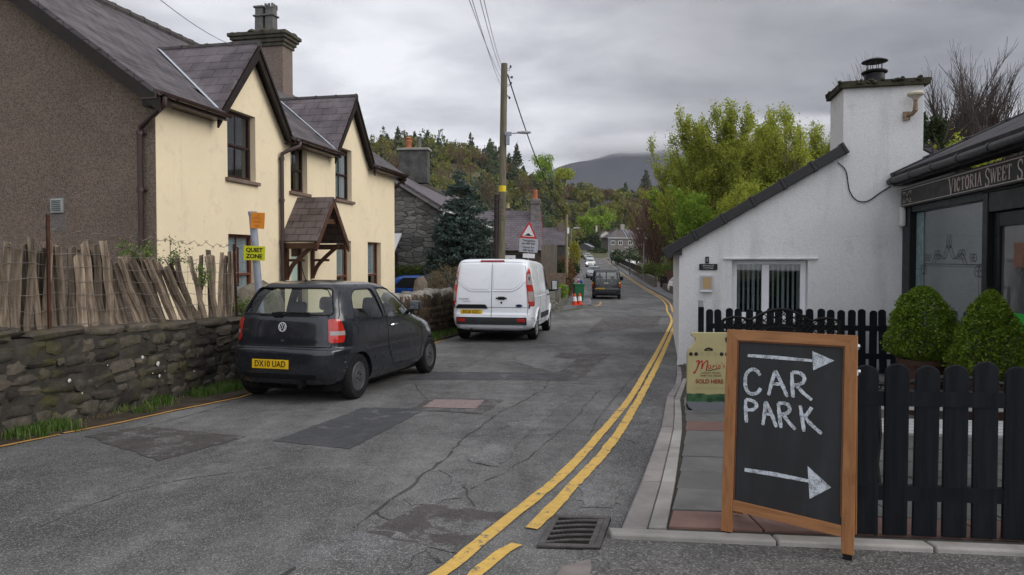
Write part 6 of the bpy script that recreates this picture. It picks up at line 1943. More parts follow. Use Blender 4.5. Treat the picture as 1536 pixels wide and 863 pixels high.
def build_van():
 t = thing("panel_van", "white panel van with closed rear doors driving away on the left of the road", "van")
 sh = Shell(VAN)
 paint = car_paint("white_van_paint", (.80, .825, .86), .3, 0, .06, .4)
 body_with_cuts(sh, paint, t, (.99, 3.92), .40, .97)
 rear = lambda x, z, o: sh.rear(x, z, o)
 MB().box((0, 2.4, .28), (1.5, 4.2, .14)).box((0, .9, .3), (1.3, .5, .2)).build("underbody", M_UNDER, t)
 for s_ in (-1, 1):
  for y in (.99, 3.92): wheel(t, s_ * .865, y, .335, .215, M_RIM_SILVER, 'trim', s_)
  for y in (.99, 3.92): arch_liner(t, s_, y, .33, .397, min(sh.side(y - .4, .4).x, sh.side(y + .4, .4).x) - .015)
  side = lambda y, z, o, s_=s_: sh.side(y, z, o, s_)
  for y in (.99, 3.92):
   P = [(y + .44 * math.cos(a), .34 + .44 * math.sin(a)) for a in np.linspace(0, math.pi, 15)]
   sh.line(side, P, .028, "wheel_arch", paint, t, .006, 6, .06)
  sh.patch(side, round_poly([(2.86, 1.20), (4.02, 1.20), (3.52, 1.72), (3.38, 1.78), (2.92, 1.80)], .05), .004, "cab_window", M_DARKGLASS, t, 5, 5)
  sh.patch(side, round_poly([(.36, 1.16), (1.34, 1.14), (1.30, 1.76), (.40, 1.76)], .09), .007, "pressed_panel", paint, t, 5, 4, .012)
  sh.patch(side, round_poly([(1.52, 1.14), (2.68, 1.14), (2.68, 1.76), (1.52, 1.76)], .09), .007, "pressed_panel", paint, t, 5, 4, .012)
  sh.patch(side, round_poly([(1.55, .50), (3.36, .50), (3.34, .64), (1.57, .64)], .03), .016, "rubbing_strip", M_TRIM_GREY, t, 3, 8, .02)
  sh.line(side, [(2.78, 1.84), (2.78, .42)], .005, "door_seam", M_TRIM, t); sh.line(side, [(3.90, .50), (3.96, 1.0), (4.05, 1.2)], .005, "door_seam", M_TRIM, t)
  sh.line(side, [(1.42, 1.84), (1.42, .45)], .004, "door_seam", M_TRIM_GREY, t); sh.line(side, [(.12, 1.06), (2.78, 1.08)], .012, "body_crease", paint, t, .0)
  P = [sh.side(2.95, 1.07, .012, s_), sh.side(2.99, 1.07, .04, s_), sh.side(3.14, 1.07, .04, s_), sh.side(3.18, 1.07, .012, s_)]
  MB().tube(P, .016, 8).build("door_handle", M_TRIM, t, smooth=True)
  c = sh.side(3.72, 1.28, .20, s_)
  mr = MB().box(tuple(c), (.2, .12, .3)).box(tuple(sh.side(3.78, 1.16, .08, s_)), (.2, .07, .06)).build("wing_mirror", M_TRIM, t, bevel=.035, seg=3)
  MB().box((c.x, c.y - .062, c.z + .01), (.15, .006, .24)).build("mirror_glass", bpy.data.materials["mirror_glass"], mr)
  def corner(u, z, o, s_=s_): return sh.at(math.pi - s_ * u, z, o)
  lo, hi = .07, 1.02
  for (za, zb, mt, u0, u1, v0, v1) in ((.86, .97, M_LENS_RED, .62, 1.15, .42, 1.18), (.972, 1.20, M_LENS_CLEAR, .42, 1.18, .42, 1.14), (1.202, 1.36, M_LENS_BRIGHT, .42, 1.14, .44, 1.1), (1.362, 1.62, M_LENS_CLEAR, .44, 1.1, .58, 1.02), (1.622, 1.74, M_LENS_RED, .58, 1.02, .80, .95)):
   sh.patch(corner, [(u0, za), (u1, za), (v1, zb), (v0, zb)], .012, "taillight" if mt is not M_LENS_CLEAR else "taillight_lens", mt, t, 3, 5, .014)
  sh.line(corner, [(.60, .85), (.41, .98), (.41, 1.36), (.55, 1.62), (.78, 1.75)], .010, "taillight_edge", M_LENS_RED, t, .012)
  sh.patch(rear, round_poly([(s_ * .62, .50), (s_ * .80, .50), (s_ * .80, .57), (s_ * .62, .57)][::s_], .015), .042, "reflector", M_LENS_RED, t, 2, 3)
  P = [(s_ * .055, 1.255), (s_ * .50, 1.255), (s_ * .63, 1.33), (s_ * .755, 1.47), (s_ * .735, 1.84), (s_ * .055, 1.86)]
  rp = round_poly(P[::s_], .05)
  sh.patch(rear, rp, .02, "door_panel", paint, t, 6, 3, .026)
  sh.line(rear, [(s_ * .03, 1.215), (s_ * .50, 1.215), (s_ * .66, 1.30), (s_ * .80, 1.45)], .018, "door_crease", paint, t, .004)
  sh.line(rear, [(s_ * .86, .66), (s_ * .86, 1.0), (s_ * .84, 1.45), (s_ * .78, 1.89), (0, 1.91)], .0045, "door_seam", M_TRIM_GREY, t)
  MB().box(tuple(sh.rear(s_ * .87, 1.5, .012)), (.03, .03, .09)).box(tuple(sh.rear(s_ * .89, .85, .012)), (.03, .03, .09)).build("hinge", M_TRIM_GREY, t, bevel=.006)
 sh.line(rear, [(.0, 1.91), (.0, .58)], .006, "door_seam", M_TRIM, t, .0)
 sh.line(rear, [(-.86, .83), (.86, .83)], .006, "door_crease", M_TRIM_GREY, t, .0)
 sh.patch(rear, round_poly([(-.985 * .99, .36), (.975, .36), (.97, .60), (-.97, .60)], .04), .018, "bumper", paint, t, 4, 10, .03)
 sh.patch(rear, round_poly([(-.83, .43), (.83, .43), (.83, .60), (-.83, .60)], .02), .034, "bumper_insert", M_TRIM_GREY, t, 3, 10, .02)
 sh.patch(rear, round_poly([(-.30, 1.895), (.30, 1.895), (.28, 1.935), (-.28, 1.935)], .012), .012, "brake_light", plain("dark_red_lens", (.2, .015, .02), .2, .1, bmp=0), t, 2, 6)
 sh.patch(rear, round_poly([(-.86, .80), (-.08, .80), (-.14, .895), (-.80, .895)], .03), .026, "plate_hood", M_TRIM, t, 3, 6, .03)
 plate(t, -.48, sh.rear(-.48, .72).y - .02, .715, "EK20 XZC")
 MB().box(tuple(sh.rear(.24, 1.045, .02)), (.26, .03, .035)).box(tuple(sh.rear(.24, 1.045, .01)), (.16, .03, .075)).build("rear_handle", M_TRIM, t, bevel=.008)
 MB().lathe([(.001, -.012), (.022, -.012), (.025, 0)], 12, 'y', tuple(sh.rear(.24, .94, .0))).build("rear_lock", M_TRIM, t)
 bd = MB().lathe([(.001, -.012), (.04, -.012), (.045, 0)], 24, 'y').build("badge", plain("dark_blue_badge", (.012, .02, .07), .3, .1), t, smooth=True, sharp=40)
 bd.location = sh.rear(.66, .87, .004); bd.scale = (1.9, 1, .85)
 mb = MB(); ribbon(mb, [(.038 * math.cos(a), .038 * math.sin(a)) for a in np.linspace(0, 6.2832, 25)], .004, -.0135, .002); mb.build("badge_emblem", M_CHROME, bd)
 mdk = plain("dark_grey_lettering", (.16, .17, .18), .4, .1, bmp=0)
 text("model_lettering", "TRANSIT", .052, mdk, t, Matrix.Translation(sh.rear(-.66, 1.02, .008)) @ FACE_SOUTH, sx=1.25)
 text("model_lettering", "CUSTOM", .04, mdk, t, Matrix.Translation(sh.rear(-.60, .965, .008)) @ FACE_SOUTH, sx=1.2)
 MB().tube([(-.5, .2, .3), (-.5, .05, .29)], .03, 8).build("exhaust", M_DARK_IRON, t)
 return t
van = build_van()
put(van, R(9.3), .97, .99, .62, 16.85)
def build_bvan():
 t = thing("minibus", "black minibus with yellow rear indicators driving away down the valley", "van")
 lv = [(l[0], l[1], l[2] - .1, l[3] * .96, l[4], l[5]) for l in VAN]
 sh = Shell(lv)
 paint = car_paint("black_van_paint", (.006, .007, .009), .25, 0, .04)
 body_with_cuts(sh, paint, t, (.99, 3.9), .40, .94, (.6, 1.85, .07), [MB().prism(round_poly([(-.70, 1.20), (-.04, 1.20), (-.04, 1.76), (-.64, 1.76)], .06), 'y', -.3, .5), MB().prism(round_poly([(.04, 1.20), (.70, 1.20), (.64, 1.76), (.04, 1.76)], .06), 'y', -.3, .5),
    MB().prism(round_poly([(-.8, 1.26), (.8, 1.26), (.7, 1.75), (-.7, 1.75)], .06), 'y', 3.2, 4.4)], nt=96, nz=36)
 rear = lambda x, z, o: sh.rear(x, z, o)
 for s_ in (-1, 1):
  for y in (.99, 3.9): wheel(t, s_ * .83, y, .33, .21, M_RIM_SILVER, 'trim', s_)
  side = lambda y, z, o, s_=s_: sh.side(y, z, o, s_)
  for a, b_ in ((.35, 1.3), (1.45, 2.7), (2.9, 3.8)):
   sh.patch(side, round_poly([(a, 1.22), (b_, 1.22), (b_ - (.35 if b_ > 3 else 0), 1.76), (a, 1.76)], .05), .005, "side_window", M_DARKGLASS, t, 4, 3)
  sh.patch(rear, round_poly([(s_ * .04, 1.20), (s_ * .70, 1.20), (s_ * .64, 1.76), (s_ * .04, 1.76)][::s_], .06), -.012, "rear_window", M_CARGLASS, t)
  c = sh.side(3.7, 1.28, .16, s_); MB().box(tuple(c), (.2, .12, .28)).build("wing_mirror", M_TRIM, t, bevel=.03)
  def corner(u, z, o, s_=s_): return sh.at(math.pi - s_ * u, z, o)
  sh.patch(corner, [(.42, 1.03), (1.0, 1.03), (1.0, 1.13), (.42, 1.13)], .014, "indicator", plain("yellow_lens", (.65, .42, .04), .2, .1, bmp=0), t, 2, 4, .014)
  sh.patch(corner, [(.42, .80), (1.0, .80), (1.0, 1.02), (.42, 1.02)], .014, "taillight", M_LENS_BRIGHT, t, 2, 4, .014)
  MB().box((s_ * .4, 1.1, .95), (.5, .14, .7)).box((s_ * .4, 2.5, .95), (.5, .14, .7)).box((s_ * .4, 2.45, 1.38), (.25, .1, .2)).build("seat", M_SEAT, t, bevel=.04)
 sh.line(rear, [(0, 1.9), (0, .6)], .008, "door_seam", M_TRIM, t)
 plate(t, -.38, sh.rear(-.38, .72).y - .02, .69, "NX12 ZLU")
 MB().box(tuple(sh.rear(0, 1.06, .01)), (.3, .02, .06)).build("badge", M_CHROME, t, bevel=.005)
 sh.patch(rear, round_poly([(-.9, .4), (.9, .4), (.9, .58), (-.9, .58)], .03), .02, "bumper", M_TRIM_GREY, t, 3, 8, .03)
 MB().box((0, 2.4, .3), (1.5, 4.2, .14)).build("underbody", M_UNDER, t)
 return t
bvan = build_bvan()
put(bvan, R(8.5), .0, .0, 6.13, 44.4)
HATCH = [(.20, .2, 3.85, .66, 5, 3.2), (.28, .06, 3.98, .80, 5, 3.2), (.45, .0, 4.05, .855, 5, 3.2), (.62, .02, 4.04, .865, 5, 3.2), (.75, .06, 3.96, .86, 5, 3.1), (.85, .09, 3.75, .85, 5, 3.0), (.94, .12, 3.3, .84, 5, 3.0),
  (1.0, .14, 2.98, .82, 5, 3.4), (1.08, .2, 2.78, .79, 5, 4), (1.2, .3, 2.5, .74, 4.6, 4.2), (1.33, .44, 2.2, .67, 4.6, 4.4), (1.42, .6, 1.95, .60, 4.4, 4), (1.46, .8, 1.72, .5, 4, 3.5), (1.475, 1.1, 1.4, .25, 4, 3)]
def build_hatch(name, label, paint, lit=False, seed=0):
 t = thing(name, label, "car")
 sh = Shell(HATCH)
 body_with_cuts(sh, paint, t, (.68, 3.2), .345, .85, nt=96, nz=36)
 MB().box((0, 2, .22), (1.4, 3.4, .12)).build("underbody", M_UNDER, t)
 sh.patch(lambda x, z, o: sh.rear(x, z, o), round_poly([(-.66, 1.02), (.66, 1.02), (.54, 1.38), (-.54, 1.38)], .05), .005, "rear_window", M_DARKGLASS, t)
 sh.patch(lambda x, z, o: sh.front(x, z, o), round_poly([(-.66, 1.02), (.66, 1.02), (.52, 1.38), (-.52, 1.38)], .05), .005, "windscreen", plain("windscreen_glass", (.06, .075, .08), .05, .2, 3, bmp=0, spec=1.0), t)
 for s_ in (-1, 1):
  side = lambda y, z, o, s_=s_: sh.side(y, z, o, s_)
  for y in (.68, 3.2): wheel(t, s_ * .76, y, .305, .19, M_RIM_SILVER, 'trim', s_)
  sh.patch(side, round_poly([(.55, 1.02), (1.5, 1.0), (1.48, 1.38), (.9, 1.38)], .05), .005, "side_window", M_DARKGLASS, t, 4, 3)
  sh.patch(side, round_poly([(1.58, 1.0), (2.75, 1.0), (2.1, 1.36), (1.56, 1.38)], .05), .005, "side_window", M_DARKGLASS, t, 4, 3)
  sh.line(side, [(1.54, 1.38), (1.54, .95), (1.58, .4), (2.7, .4), (2.8, .98)], .005, "door_seam", M_TRIM, t)
  c = sh.side(2.62, 1.03, .1, s_); MB().box(tuple(c), (.16, .1, .13)).build("wing_mirror", paint, t, bevel=.03)
  sh.patch(lambda x, z, o: sh.front(x, z, o), round_poly([(s_ * .42, .64), (s_ * .76, .66), (s_ * .74, .80), (s_ * .46, .77)][::s_], .05), .01, "headlight", M_LENS_CLEAR, t, 4, 4)
  sh.patch(lambda u, z, o, s_=s_: sh.at(math.pi - s_ * u, z, o), [(.2, .76), (.95, .76), (.95, .98), (.2, .98)], .012, "taillight", M_LENS_BRIGHT, t, 3, 4, .012)
 pl = MB().box((0, 4.06, .48), (.5, .01, .11)).build("number_plate", plain("white_number_plate", (.7, .7, .68), .4, .05), t)
 sh.patch(lambda x, z, o: sh.front(x, z, o), round_poly([(-.34, .56), (.34, .56), (.36, .66), (-.36, .66)], .03), .008, "grille", M_TRIM, t, 3, 4)
 return t
blue = build_hatch("hatchback", "bright blue hatchback in the driveway beside the cream house", car_paint("blue_car_paint", (.012, .075, .34), .25, .1, .04))
put(blue, R(98), 0, 2.05, -2.75, 25.4)
blue.rotation_euler.x = 0; blue.location.z += .2
white = build_hatch("hatchback", "white car facing us with its headlight on, in the parked row down the valley", car_paint("white_car_paint", (.72, .72, .72), .3, 0, .06))
p = gnd(885, 401); put(white, R(190), 0, 4.05, p.x, p.y)
hl = MB().lathe([(.001, .02), (.1, .015), (.13, 0)], 14, 'y', (.58, 4.0, .74))
m, nt, b = new_mat("lit_headlight"); b.inputs['Emission Color'].default_value = (1, .96, .85, 1); b.inputs['Emission Strength'].default_value = 9; b.inputs['Base Color'].default_value = (.8, .8, .75, 1)
hl.build("lit_headlamp", m, white)
def recolour(root, paint):
 for ch in root.children:
  if ch.type == 'MESH' and ch.name.split('.')[0] in ("body", "wing_mirror"):
   ch.data = ch.data.copy(); ch.data.materials[0] = paint
G_PARK = "cars in the parked row down the valley"
white['group'] = G_PARK
for px, py, hdg, lab, col in ((889, 418, 190, "pale grey car half hidden behind the black minibus", (.42, .45, .47)), (883.5, 393.5, 190, "silver car just behind the white one with the lit headlight", (.40, .42, .45)),
       (880.5, 389.5, 190, "cream coloured car towards the end of the parked row", (.5, .44, .28)), (876.5, 387, 190, "dark car last in the parked row down the valley", (.03, .03, .035))):
 c = dup(white, lab, group=G_PARK)
 for ch in list(c.children):
  if ch.name.startswith("lit_headlamp"): bpy.data.objects.remove(ch)
 recolour(c, car_paint("parked_car_paint", col, .3, .1, .06))
 p = gnd(px, py); put(c, R(hdg), 0, 4.05, p.x, p.y)
for (px, py, hdg, lab) in ((946, 399.5, 60, "white car parked on a drive behind the far railings"), (1040, 441, 80, "white car behind the red brown fence, mostly hidden by the cottage")):
 c = dup(white, lab, group="cars parked beyond the far right pavement")
 for ch in list(c.children):
  if ch.name.startswith("lit_headlamp"): bpy.data.objects.remove(ch)
 p = gnd(px, py); put(c, R(hdg), 0, 2, p.x, p.y)
# white cottage
M_WHITEWASH = roughcast("whitewashed_roughcast", (.66, .66, .665), (.74, .74, .735), 46, .3, (.38, .38, .35), .010)
M_BLACK_TILE = plain("black_verge_tile", (.007, .007, .0075), .45, .25, 8, spec=.5)
M_UPVC = plain("white_plastic_frame", (.72, .73, .75), .35, .05, bmp=0)
C = thing("white_cottage", "low whitewashed cottage end wall with black verge and mossy capped chimney", "cottage", (2.937, 11.99, 0), -R(12.5))
wall = MB().prism([(0, -.7), (6.48, -.7), (6.48, 1.79), (3.24, 3.72), (0, 1.79)], 'y', 0, .35).build("end_wall", M_WHITEWASH, C)
WX0, WX1, WZ0, WZ1 = .887, 2.114, .57, 1.575
boolean(wall, [MB().box(((WX0 + WX1) / 2, .1, (WZ0 + WZ1) / 2), (WX1 - WX0, .6, WZ1 - WZ0)).build("cutter", M_WHITEWASH, C)])
mb = MB(); mb.box((.17, 3.9, .6), (.339, 7.1, 2.36)); mb.box((6.3, 3.9, .6), (.35, 7.1, 2.36)); mb.prism([(0, -.7), (6.48, -.7), (6.48, 1.7), (3.24, 3.6), (0, 1.7)], 'y', 7.0, 7.4); mb.build("side_wall", M_WHITEWASH, C)
mb = MB(); mb.box((-.03, .0, .0), (.3, .5, .7));
MB().box((.10, .11, -.15), (.30, .26, .72), taper=(.6, .6)).build("wall_foot", M_WHITEWASH, C, bevel=.08, seg=3)
kk = (3.72 - 1.79) / 3.24
mb = MB()
for s_ in (1, -1):
 A = [(3.24 - s_ * 3.40, 1.79 - kk * .16 + .05), (3.24, 3.77)]
 mb.slab([(A[0][0], .05, A[0][1]), (A[1][0], .05, A[1][1]), (A[1][0], 7.5, A[1][1]), (A[0][0], 7.5, A[0][1])][::1 if s_ < 0 else -1], .08)
rf = mb.build("roof", M_SLATE, C)
bm = bmesh.new(); bm.from_mesh(rf.data); bmesh.ops.recalc_face_normals(bm, faces=bm.faces[:]); bm.to_mesh(rf.data); bm.free(); rf.data.uv_layers.remove(rf.data.uv_layers[0]); metric_uv(rf.data)
mb = MB()
L = math.hypot(2.86, 2.86 * kk); ang = math.atan(kk)
mb.M = Matrix.Translation((-.17, 0, 1.79 - kk * .17)) @ Matrix.Rotation(-ang, 4, 'Y')
n = 6
for i in range(n):
 a, b_ = L * i / n, L * (i + 1) / n
 mb.box(((a + b_) / 2, -.035, .045), (b_ - a + .0, .19, .17)); mb.box((b_ - .03, -.037, .05), (.06, .21, .20))
mb.box((-.04, -.037, .04), (.10, .20, .19))
mb.build("verge_cap", M_BLACK_TILE, rf, bevel=.012)
mb = MB(); mb.box((-.02, -.05, 1.72), (.13, .06, .12)); mb.box((-.18, 3.6, 1.66), (.1, 7.6, .1)); mb.build("gutter", M_BLACK_TILE, C)
mb = MB()
mb.M = Matrix.Translation((6.62, 0, 1.79 - kk * .17)) @ Matrix.Rotation(math.pi + ang, 4, 'Y') @ Matrix.Rotation(math.pi, 4, 'X')
mb.box((1.3, .05, -.03), (2.7, .14, .06)); mb.build("verge_cap", plain("pale_verge_mortar", (.3, .28, .26), .9, .3), rf)
ch = MB().box((3.24, .447, 3.2), (1.21, .9, 2.46)).build("chimney", M_WHITEWASH, C, bevel=.006)
mb = MB(); mb.box((3.24, .42, 4.47), (1.34, 1.04, .1)); g = np.random.default_rng(4)
for i in range(70):
 e_ = g.uniform(0, 1)
 x_, y_2 = (3.24 + g.uniform(-.66, .66), -.085 + g.normal() * .012) if i % 2 else (3.24 + g.choice([-1, 1]) * (.66 + g.normal() * .01), .42 + g.uniform(-.5, .5))
 mb.lathe([(.001, .022), (.025, .016), (.036, -.01), (.02, -.03), (.001, -.035)], 7, 'z', (x_, y_2, 4.5 + g.normal() * .015))
mb.build("chimney_cap", M_MOSS_STONE, ch, smooth=True, sharp=45)
M_COWL = plain("black_cowl", (.022, .022, .025), .5, .3, 9, metal=.3)
mb = MB(); c0 = (3.2, .35, 4.52)
mb.lathe([(.165, 0), (.155, .2), (.15, .2), (.15, .0)], 20, 'z', c0); mb.lathe([(.2, .215), (.205, .235), (.16, .26), (.12, .26)], 20, 'z', c0)
for k_ in range(8):
 a = k_ * math.pi / 4; mb.tube([(c0[0] + .12 * math.cos(a), c0[1] + .12 * math.sin(a), c0[2] + .24), (c0[0] + .12 * math.cos(a), c0[1] + .12 * math.sin(a), c0[2] + .4)], .005, 5)
mb.lathe([(.001, .475), (.10, .455), (.2, .415), (.205, .405), (.001, .405)], 20, 'z', c0)
mb.build("chimney_cowl", M_COWL, ch, smooth=True, sharp=40)
mb = MB(); mb.lathe([(.001, .10), (.1, .09), (.125, .06), (.12, .035), (.06, .0), (.04, -.04), (.001, -.05)], 18, 'z', (3.66, -.2, 4.18))
lp = mb.build("wall_lamp", plain("yellowed_lamp", (.55, .5, .4), .5, .2), ch, smooth=True)
MB().tube([(3.66, -.2, 4.14), (3.66, -.2, 3.98), (3.63, -.14, 3.93), (3.6, -.03, 3.92)], [.03, .04, .035, .03], 8).box((3.58, -.045, 3.92), (.1, .03, .14)).build("lamp_bracket", plain("rust_streaked_bracket", (.26, .19, .13), .8, .5, 25), lp)
mb = MB(); fw2 = .07; yy = .17
mb.box((WX0 + .05, yy, (WZ0 + WZ1) / 2), (.092, .07, WZ1 - WZ0 - .008)); mb.box((WX1 - .05, yy, (WZ0 + WZ1) / 2), (.092, .07, WZ1 - WZ0 - .008))
mb.box(((WX0 + WX1) / 2, yy, WZ1 - .04), (WX1 - WX0 - .19, .068, .07)); mb.box(((WX0 + WX1) / 2, yy, WZ0 + .05), (WX1 - WX0 - .19, .072, .09)); mb.box((WX0 + .565, yy - .01, (WZ0 + WZ1) / 2), (.12, .07, WZ1 - WZ0 - .16))
w = mb.build("window", M_UPVC, C, bevel=.008)
MB().box(((WX0 + WX1) / 2, yy + .005, (WZ0 + WZ1) / 2), (WX1 - WX0 - .15, .006, WZ1 - WZ0 - .12)).build("pane", M_GLASS, w)
mb = MB()
for i in range(13):
 x_ = WX0 + .14 + i * .082
 if x_ < WX1 - .1: mb.box((x_, yy + .13, (WZ0 + WZ1) / 2), (.036 if i % 3 else .05, .006, WZ1 - WZ0 - .14), rot=(0, 0, R(18 + 9 * math.sin(i * 2.1))))
mb.build("vertical_blind", plain("grey_white_blind", (.52, .54, .5), .8, .08), w)
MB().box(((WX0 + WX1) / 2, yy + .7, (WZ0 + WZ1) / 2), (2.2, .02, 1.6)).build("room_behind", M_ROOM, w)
MB().box(((WX0 + WX1) / 2, -.03, WZ0 - .04), (WX1 - WX0 + .12, .26, .07)).build("sill", M_WHITEWASH, w, bevel=.01)
MB().box(((WX0 + WX1) / 2, -.012, WZ1 + .025), (1.52, .06, .035)).build("drip_mould", M_WHITEWASH, w, bevel=.008)
M_NAMEPLATE = plain("dark_slate_plate", (.02, .02, .022), .5, .2)
nb = MB().box((.47, -.015, 1.575), (.06, .02, .115)).build("number_plate", M_NAMEPLATE, C, bevel=.004)
M_PALE_LET = plain("pale_lettering", (.55, .55, .53), .6, .05, bmp=0)
text("plate_lettering", "1", .085, M_PALE_LET, nb, Matrix.Translation((.47, -.026, 1.575)) @ FACE_SOUTH)
nm = MB().box((.49, -.016, 1.455), (.305, .02, .105)).build("name_plate", M_NAMEPLATE, C, bevel=.004)
text("plate_lettering", "BRYN-LLYS", .038, M_PALE_LET, nm, Matrix.Translation((.49, -.027, 1.475)) @ FACE_SOUTH)
text("plate_lettering", "COTTAGE", .036, M_PALE_LET, nm, Matrix.Translation((.49, -.027, 1.434)) @ FACE_SOUTH)
nc = MB().box((.46, -.03, 1.17), (.2, .05, .27)).build("notice_case", plain("grey_notice_frame", (.4, .4, .43), .5, .1), C, bevel=.006)
MB().box((.465, -.058, 1.175), (.14, .008, .2)).build("notice_board", plain("buff_notice", (.42, .30, .16), .8, .12), nc)
MB().box((.46, -.055, 1.035), (.2, .06, .02)).build("case_ledge", M_WHITE_PAINT, nc)
mb = MB(); P = curve2([(2.55, 3.2), (2.68, 3.05), (2.74, 2.72), (2.86, 2.56), (3.02, 2.55), (3.2, 2.68), (3.36, 2.78)], 6)
mb.tube([(p.x, -.03, p.y) for p in P], .010, 5); mb.build("wall_cable", M_BLACK_PLASTIC, C)
# sweet shop
M_SHOP = plain("black_green_shop_paint", (.008, .011, .011), .4, .2, 5)
M_SHOP_SIGN = plain("charcoal_sign_board", (.015, .014, .0145), .45, .12, 4)
SH = thing("sweet_shop", "black fronted sweet shop with a signboard and low slate roof beside the cottage", "shop", (6.45, 11.21, 0), -R(12.5))
def ub(mb, u0, u1, z0, z1, x0, x1): return mb.box(((x0 + x1) / 2, -(u0 + u1) / 2, (z0 + z1) / 2), (x1 - x0, u1 - u0, z1 - z0))
mb = MB(); ub(mb, .02, .36, -.5, 2.74, -.05, .25); ub(mb, 2.86, 3.0, -.5, 2.4, -.04, .2); ub(mb, 3.0, 4.3, 2.16, 2.4, -.03, .2); ub(mb, .362, 2.858, 2.33, 2.74, -.03, .2); ub(mb, 2.861, 6.5, 2.402, 2.74, -.03, .2)
ub(mb, 4.3, 4.5, -.5, 2.4, -.04, .2); ub(mb, 4.5, 6.5, -.5, 2.4, -.02, .2); ub(mb, .362, 2.858, -.5, .42, -.03, .2)
mb.build("shop_front", M_SHOP, SH, bevel=.008)
mb = MB(); ub(mb, .02, 6.5, -.5, 2.74, 3.2, 3.4); ub(mb, 6.3, 6.5, -.5, 2.74, .2, 3.2); mb.build("back_wall", M_WHITEWASH, SH)
pn = MB(); ub(pn, .36, 2.86, .42, 2.33, .06, .075)
m, nt, b = new_mat("shop_window_glass")
v = coords(nt)
c = mixc(nt, ramp(nt, noise(nt, v, 1.2, 4), [(.35, 0), (.7, 1)]), (.05, .075, .078), (.09, .118, .122))
nt.links.new(c, b.inputs['Base Color']); b.inputs['Roughness'].default_value = .03; b.inputs['IOR'].default_value = 2.3
wn_ = pn.build("shop_window", m, SH)
mb = MB(); ub(mb, .37, .66, .43, 2.32, .045, .058); mb.build("frosted_strip", plain("teal_frosted_film", (.2, .28, .29), .25, .08, 3, bmp=0), wn_)
mb = MB(); ub(mb, 2.70, 2.85, .43, 2.32, .045, .058); mb.build("frosted_strip", bpy.data.materials["teal_frosted_film"], wn_)
M_ETCH = plain("etched_scroll", (.035, .045, .05), .4, .1, bmp=0)
M_ETCH_PALE = plain("pale_etching", (.36, .4, .4), .4, .1, bmp=0)
mb = MB()
def scroll(cx, cz, r0, turns, flip=1, w=.012):
 P = [(cx + flip * r0 * (1 - t * .8) * math.cos(t * turns * 6.283), cz + r0 * (1 - t * .8) * math.sin(t * turns * 6.283)) for t in np.linspace(0, 1, 26)]
 ribbon(mb, P, w, 0, .002)
uc = 1.6
ribbon(mb, [(.72, 1.52), (2.6, 1.52)], .012); ribbon(mb, [(.72, 1.49), (2.6, 1.49)], .006)
ribbon(mb, curve2([(1.05, 1.53), (1.2, 1.66), (1.42, 1.60), (1.6, 1.78), (1.78, 1.60), (2.0, 1.66), (2.15, 1.53)], 6), .014)
for s_ in (-1, 1):
 scroll(uc + s_ * .42, 1.64, .09, 1.4, s_); scroll(uc + s_ * .78, 1.60, .07, 1.3, -s_); scroll(uc + s_ * .95, 1.42, .1, 1.4, s_)
 ribbon(mb, curve2([(uc + s_ * .98, 1.48), (uc + s_ * 1.0, 1.2), (uc + s_ * .97, .95), (uc + s_ * 1.0, .7)], 6), .01)
ribbon(mb, [(uc, 1.74), (uc - .035, 1.84), (uc, 1.95), (uc + .035, 1.84), (uc, 1.74)], .014)
o = mb.build("etched_scrollwork", M_ETCH, wn_); o.matrix_local = Matrix.Translation((.042, 0, 0)) @ Matrix.Rotation(-R(90), 4, 'Z')
mb = MB()
for i in range(5):
 scroll(.95 + i * .35, .62 + .05 * (i % 2), .1, 1.2, 1 if i % 2 else -1, .02)
ribbon(mb, curve2([(.8, .55), (1.3, .7), (1.8, .55), (2.4, .72)], 8), .02)
o = mb.build("etched_scrollwork", M_ETCH, wn_); o.matrix_local = Matrix.Translation((.042, 0, 0)) @ Matrix.Rotation(-R(90), 4, 'Z')
mb = MB(); ub(mb, 3.02, 3.17, -.2, 2.15, .02, .1); ub(mb, 3.17, 4.28, 1.98, 2.15, .02, .1); ub(mb, 4.12, 4.28, -.2, 1.98, .02, .1); dm = mb.build("door", M_SHOP, SH, bevel=.008)
mb = MB(); ub(mb, 3.172, 4.118, .2, 1.978, .05, .06); mb.build("pane", plain("door_glass_reflecting", (.085, .085, .085), .08, .3, 1.5, spec=.9, bmp=0), dm)
mb = MB(); mb.tube([(-.0, -3.1, 1.25), (-.06, -3.1, 1.25), (-.06, -3.1, .85), (0, -3.1, .85)], .016, 8); mb.build("handle", M_BLACK_PLASTIC, dm)
mb = MB(); ub(mb, 3.42, 3.75, .78, .98, .03, .048); mb.build("green_notice", plain("bright_green_card", (.03, .42, .06), .5, .05), dm)
mb = MB(); ub(mb, 3.5, 3.72, 1.5, 1.78, .03, .048); mb.build("orange_notice", plain("brown_poster", (.2, .1, .06), .5, .3, 12), dm)
mb = MB(); ub(mb, .12, 6.3, 2.425, 2.725, -.11, -.055); sg = mb.build("signboard", M_SHOP_SIGN, SH, bevel=.006)
M_SIGN_PALE = plain("pale_pinkish_lettering", (.50, .43, .40), .5, .08, bmp=0)
mb = MB()
for z in (2.455, 2.695): ribbon(mb, [(.16, z), (6.2, z)], .010)
ribbon(mb, [(.165, 2.455), (.165, 2.695)], .010)
for s_ in (-1, 1):
 zc = 2.575
 ribbon(mb, curve2([(.22, zc + s_ * .085), (.34, zc + s_ * .075), (.42, zc + s_ * .02), (.50, zc + s_ * .075), (.62, zc + s_ * .085)], 6), .009)
 scroll(.27, zc + s_ * .055, .028, 1.1, 1, .007); scroll(.57, zc + s_ * .055, .028, 1.1, -1, .007)
o = mb.build("sign_border", M_SIGN_PALE, sg); o.matrix_local = Matrix.Translation((-.112, 0, 0)) @ Matrix.Rotation(-R(90), 4, 'Z')
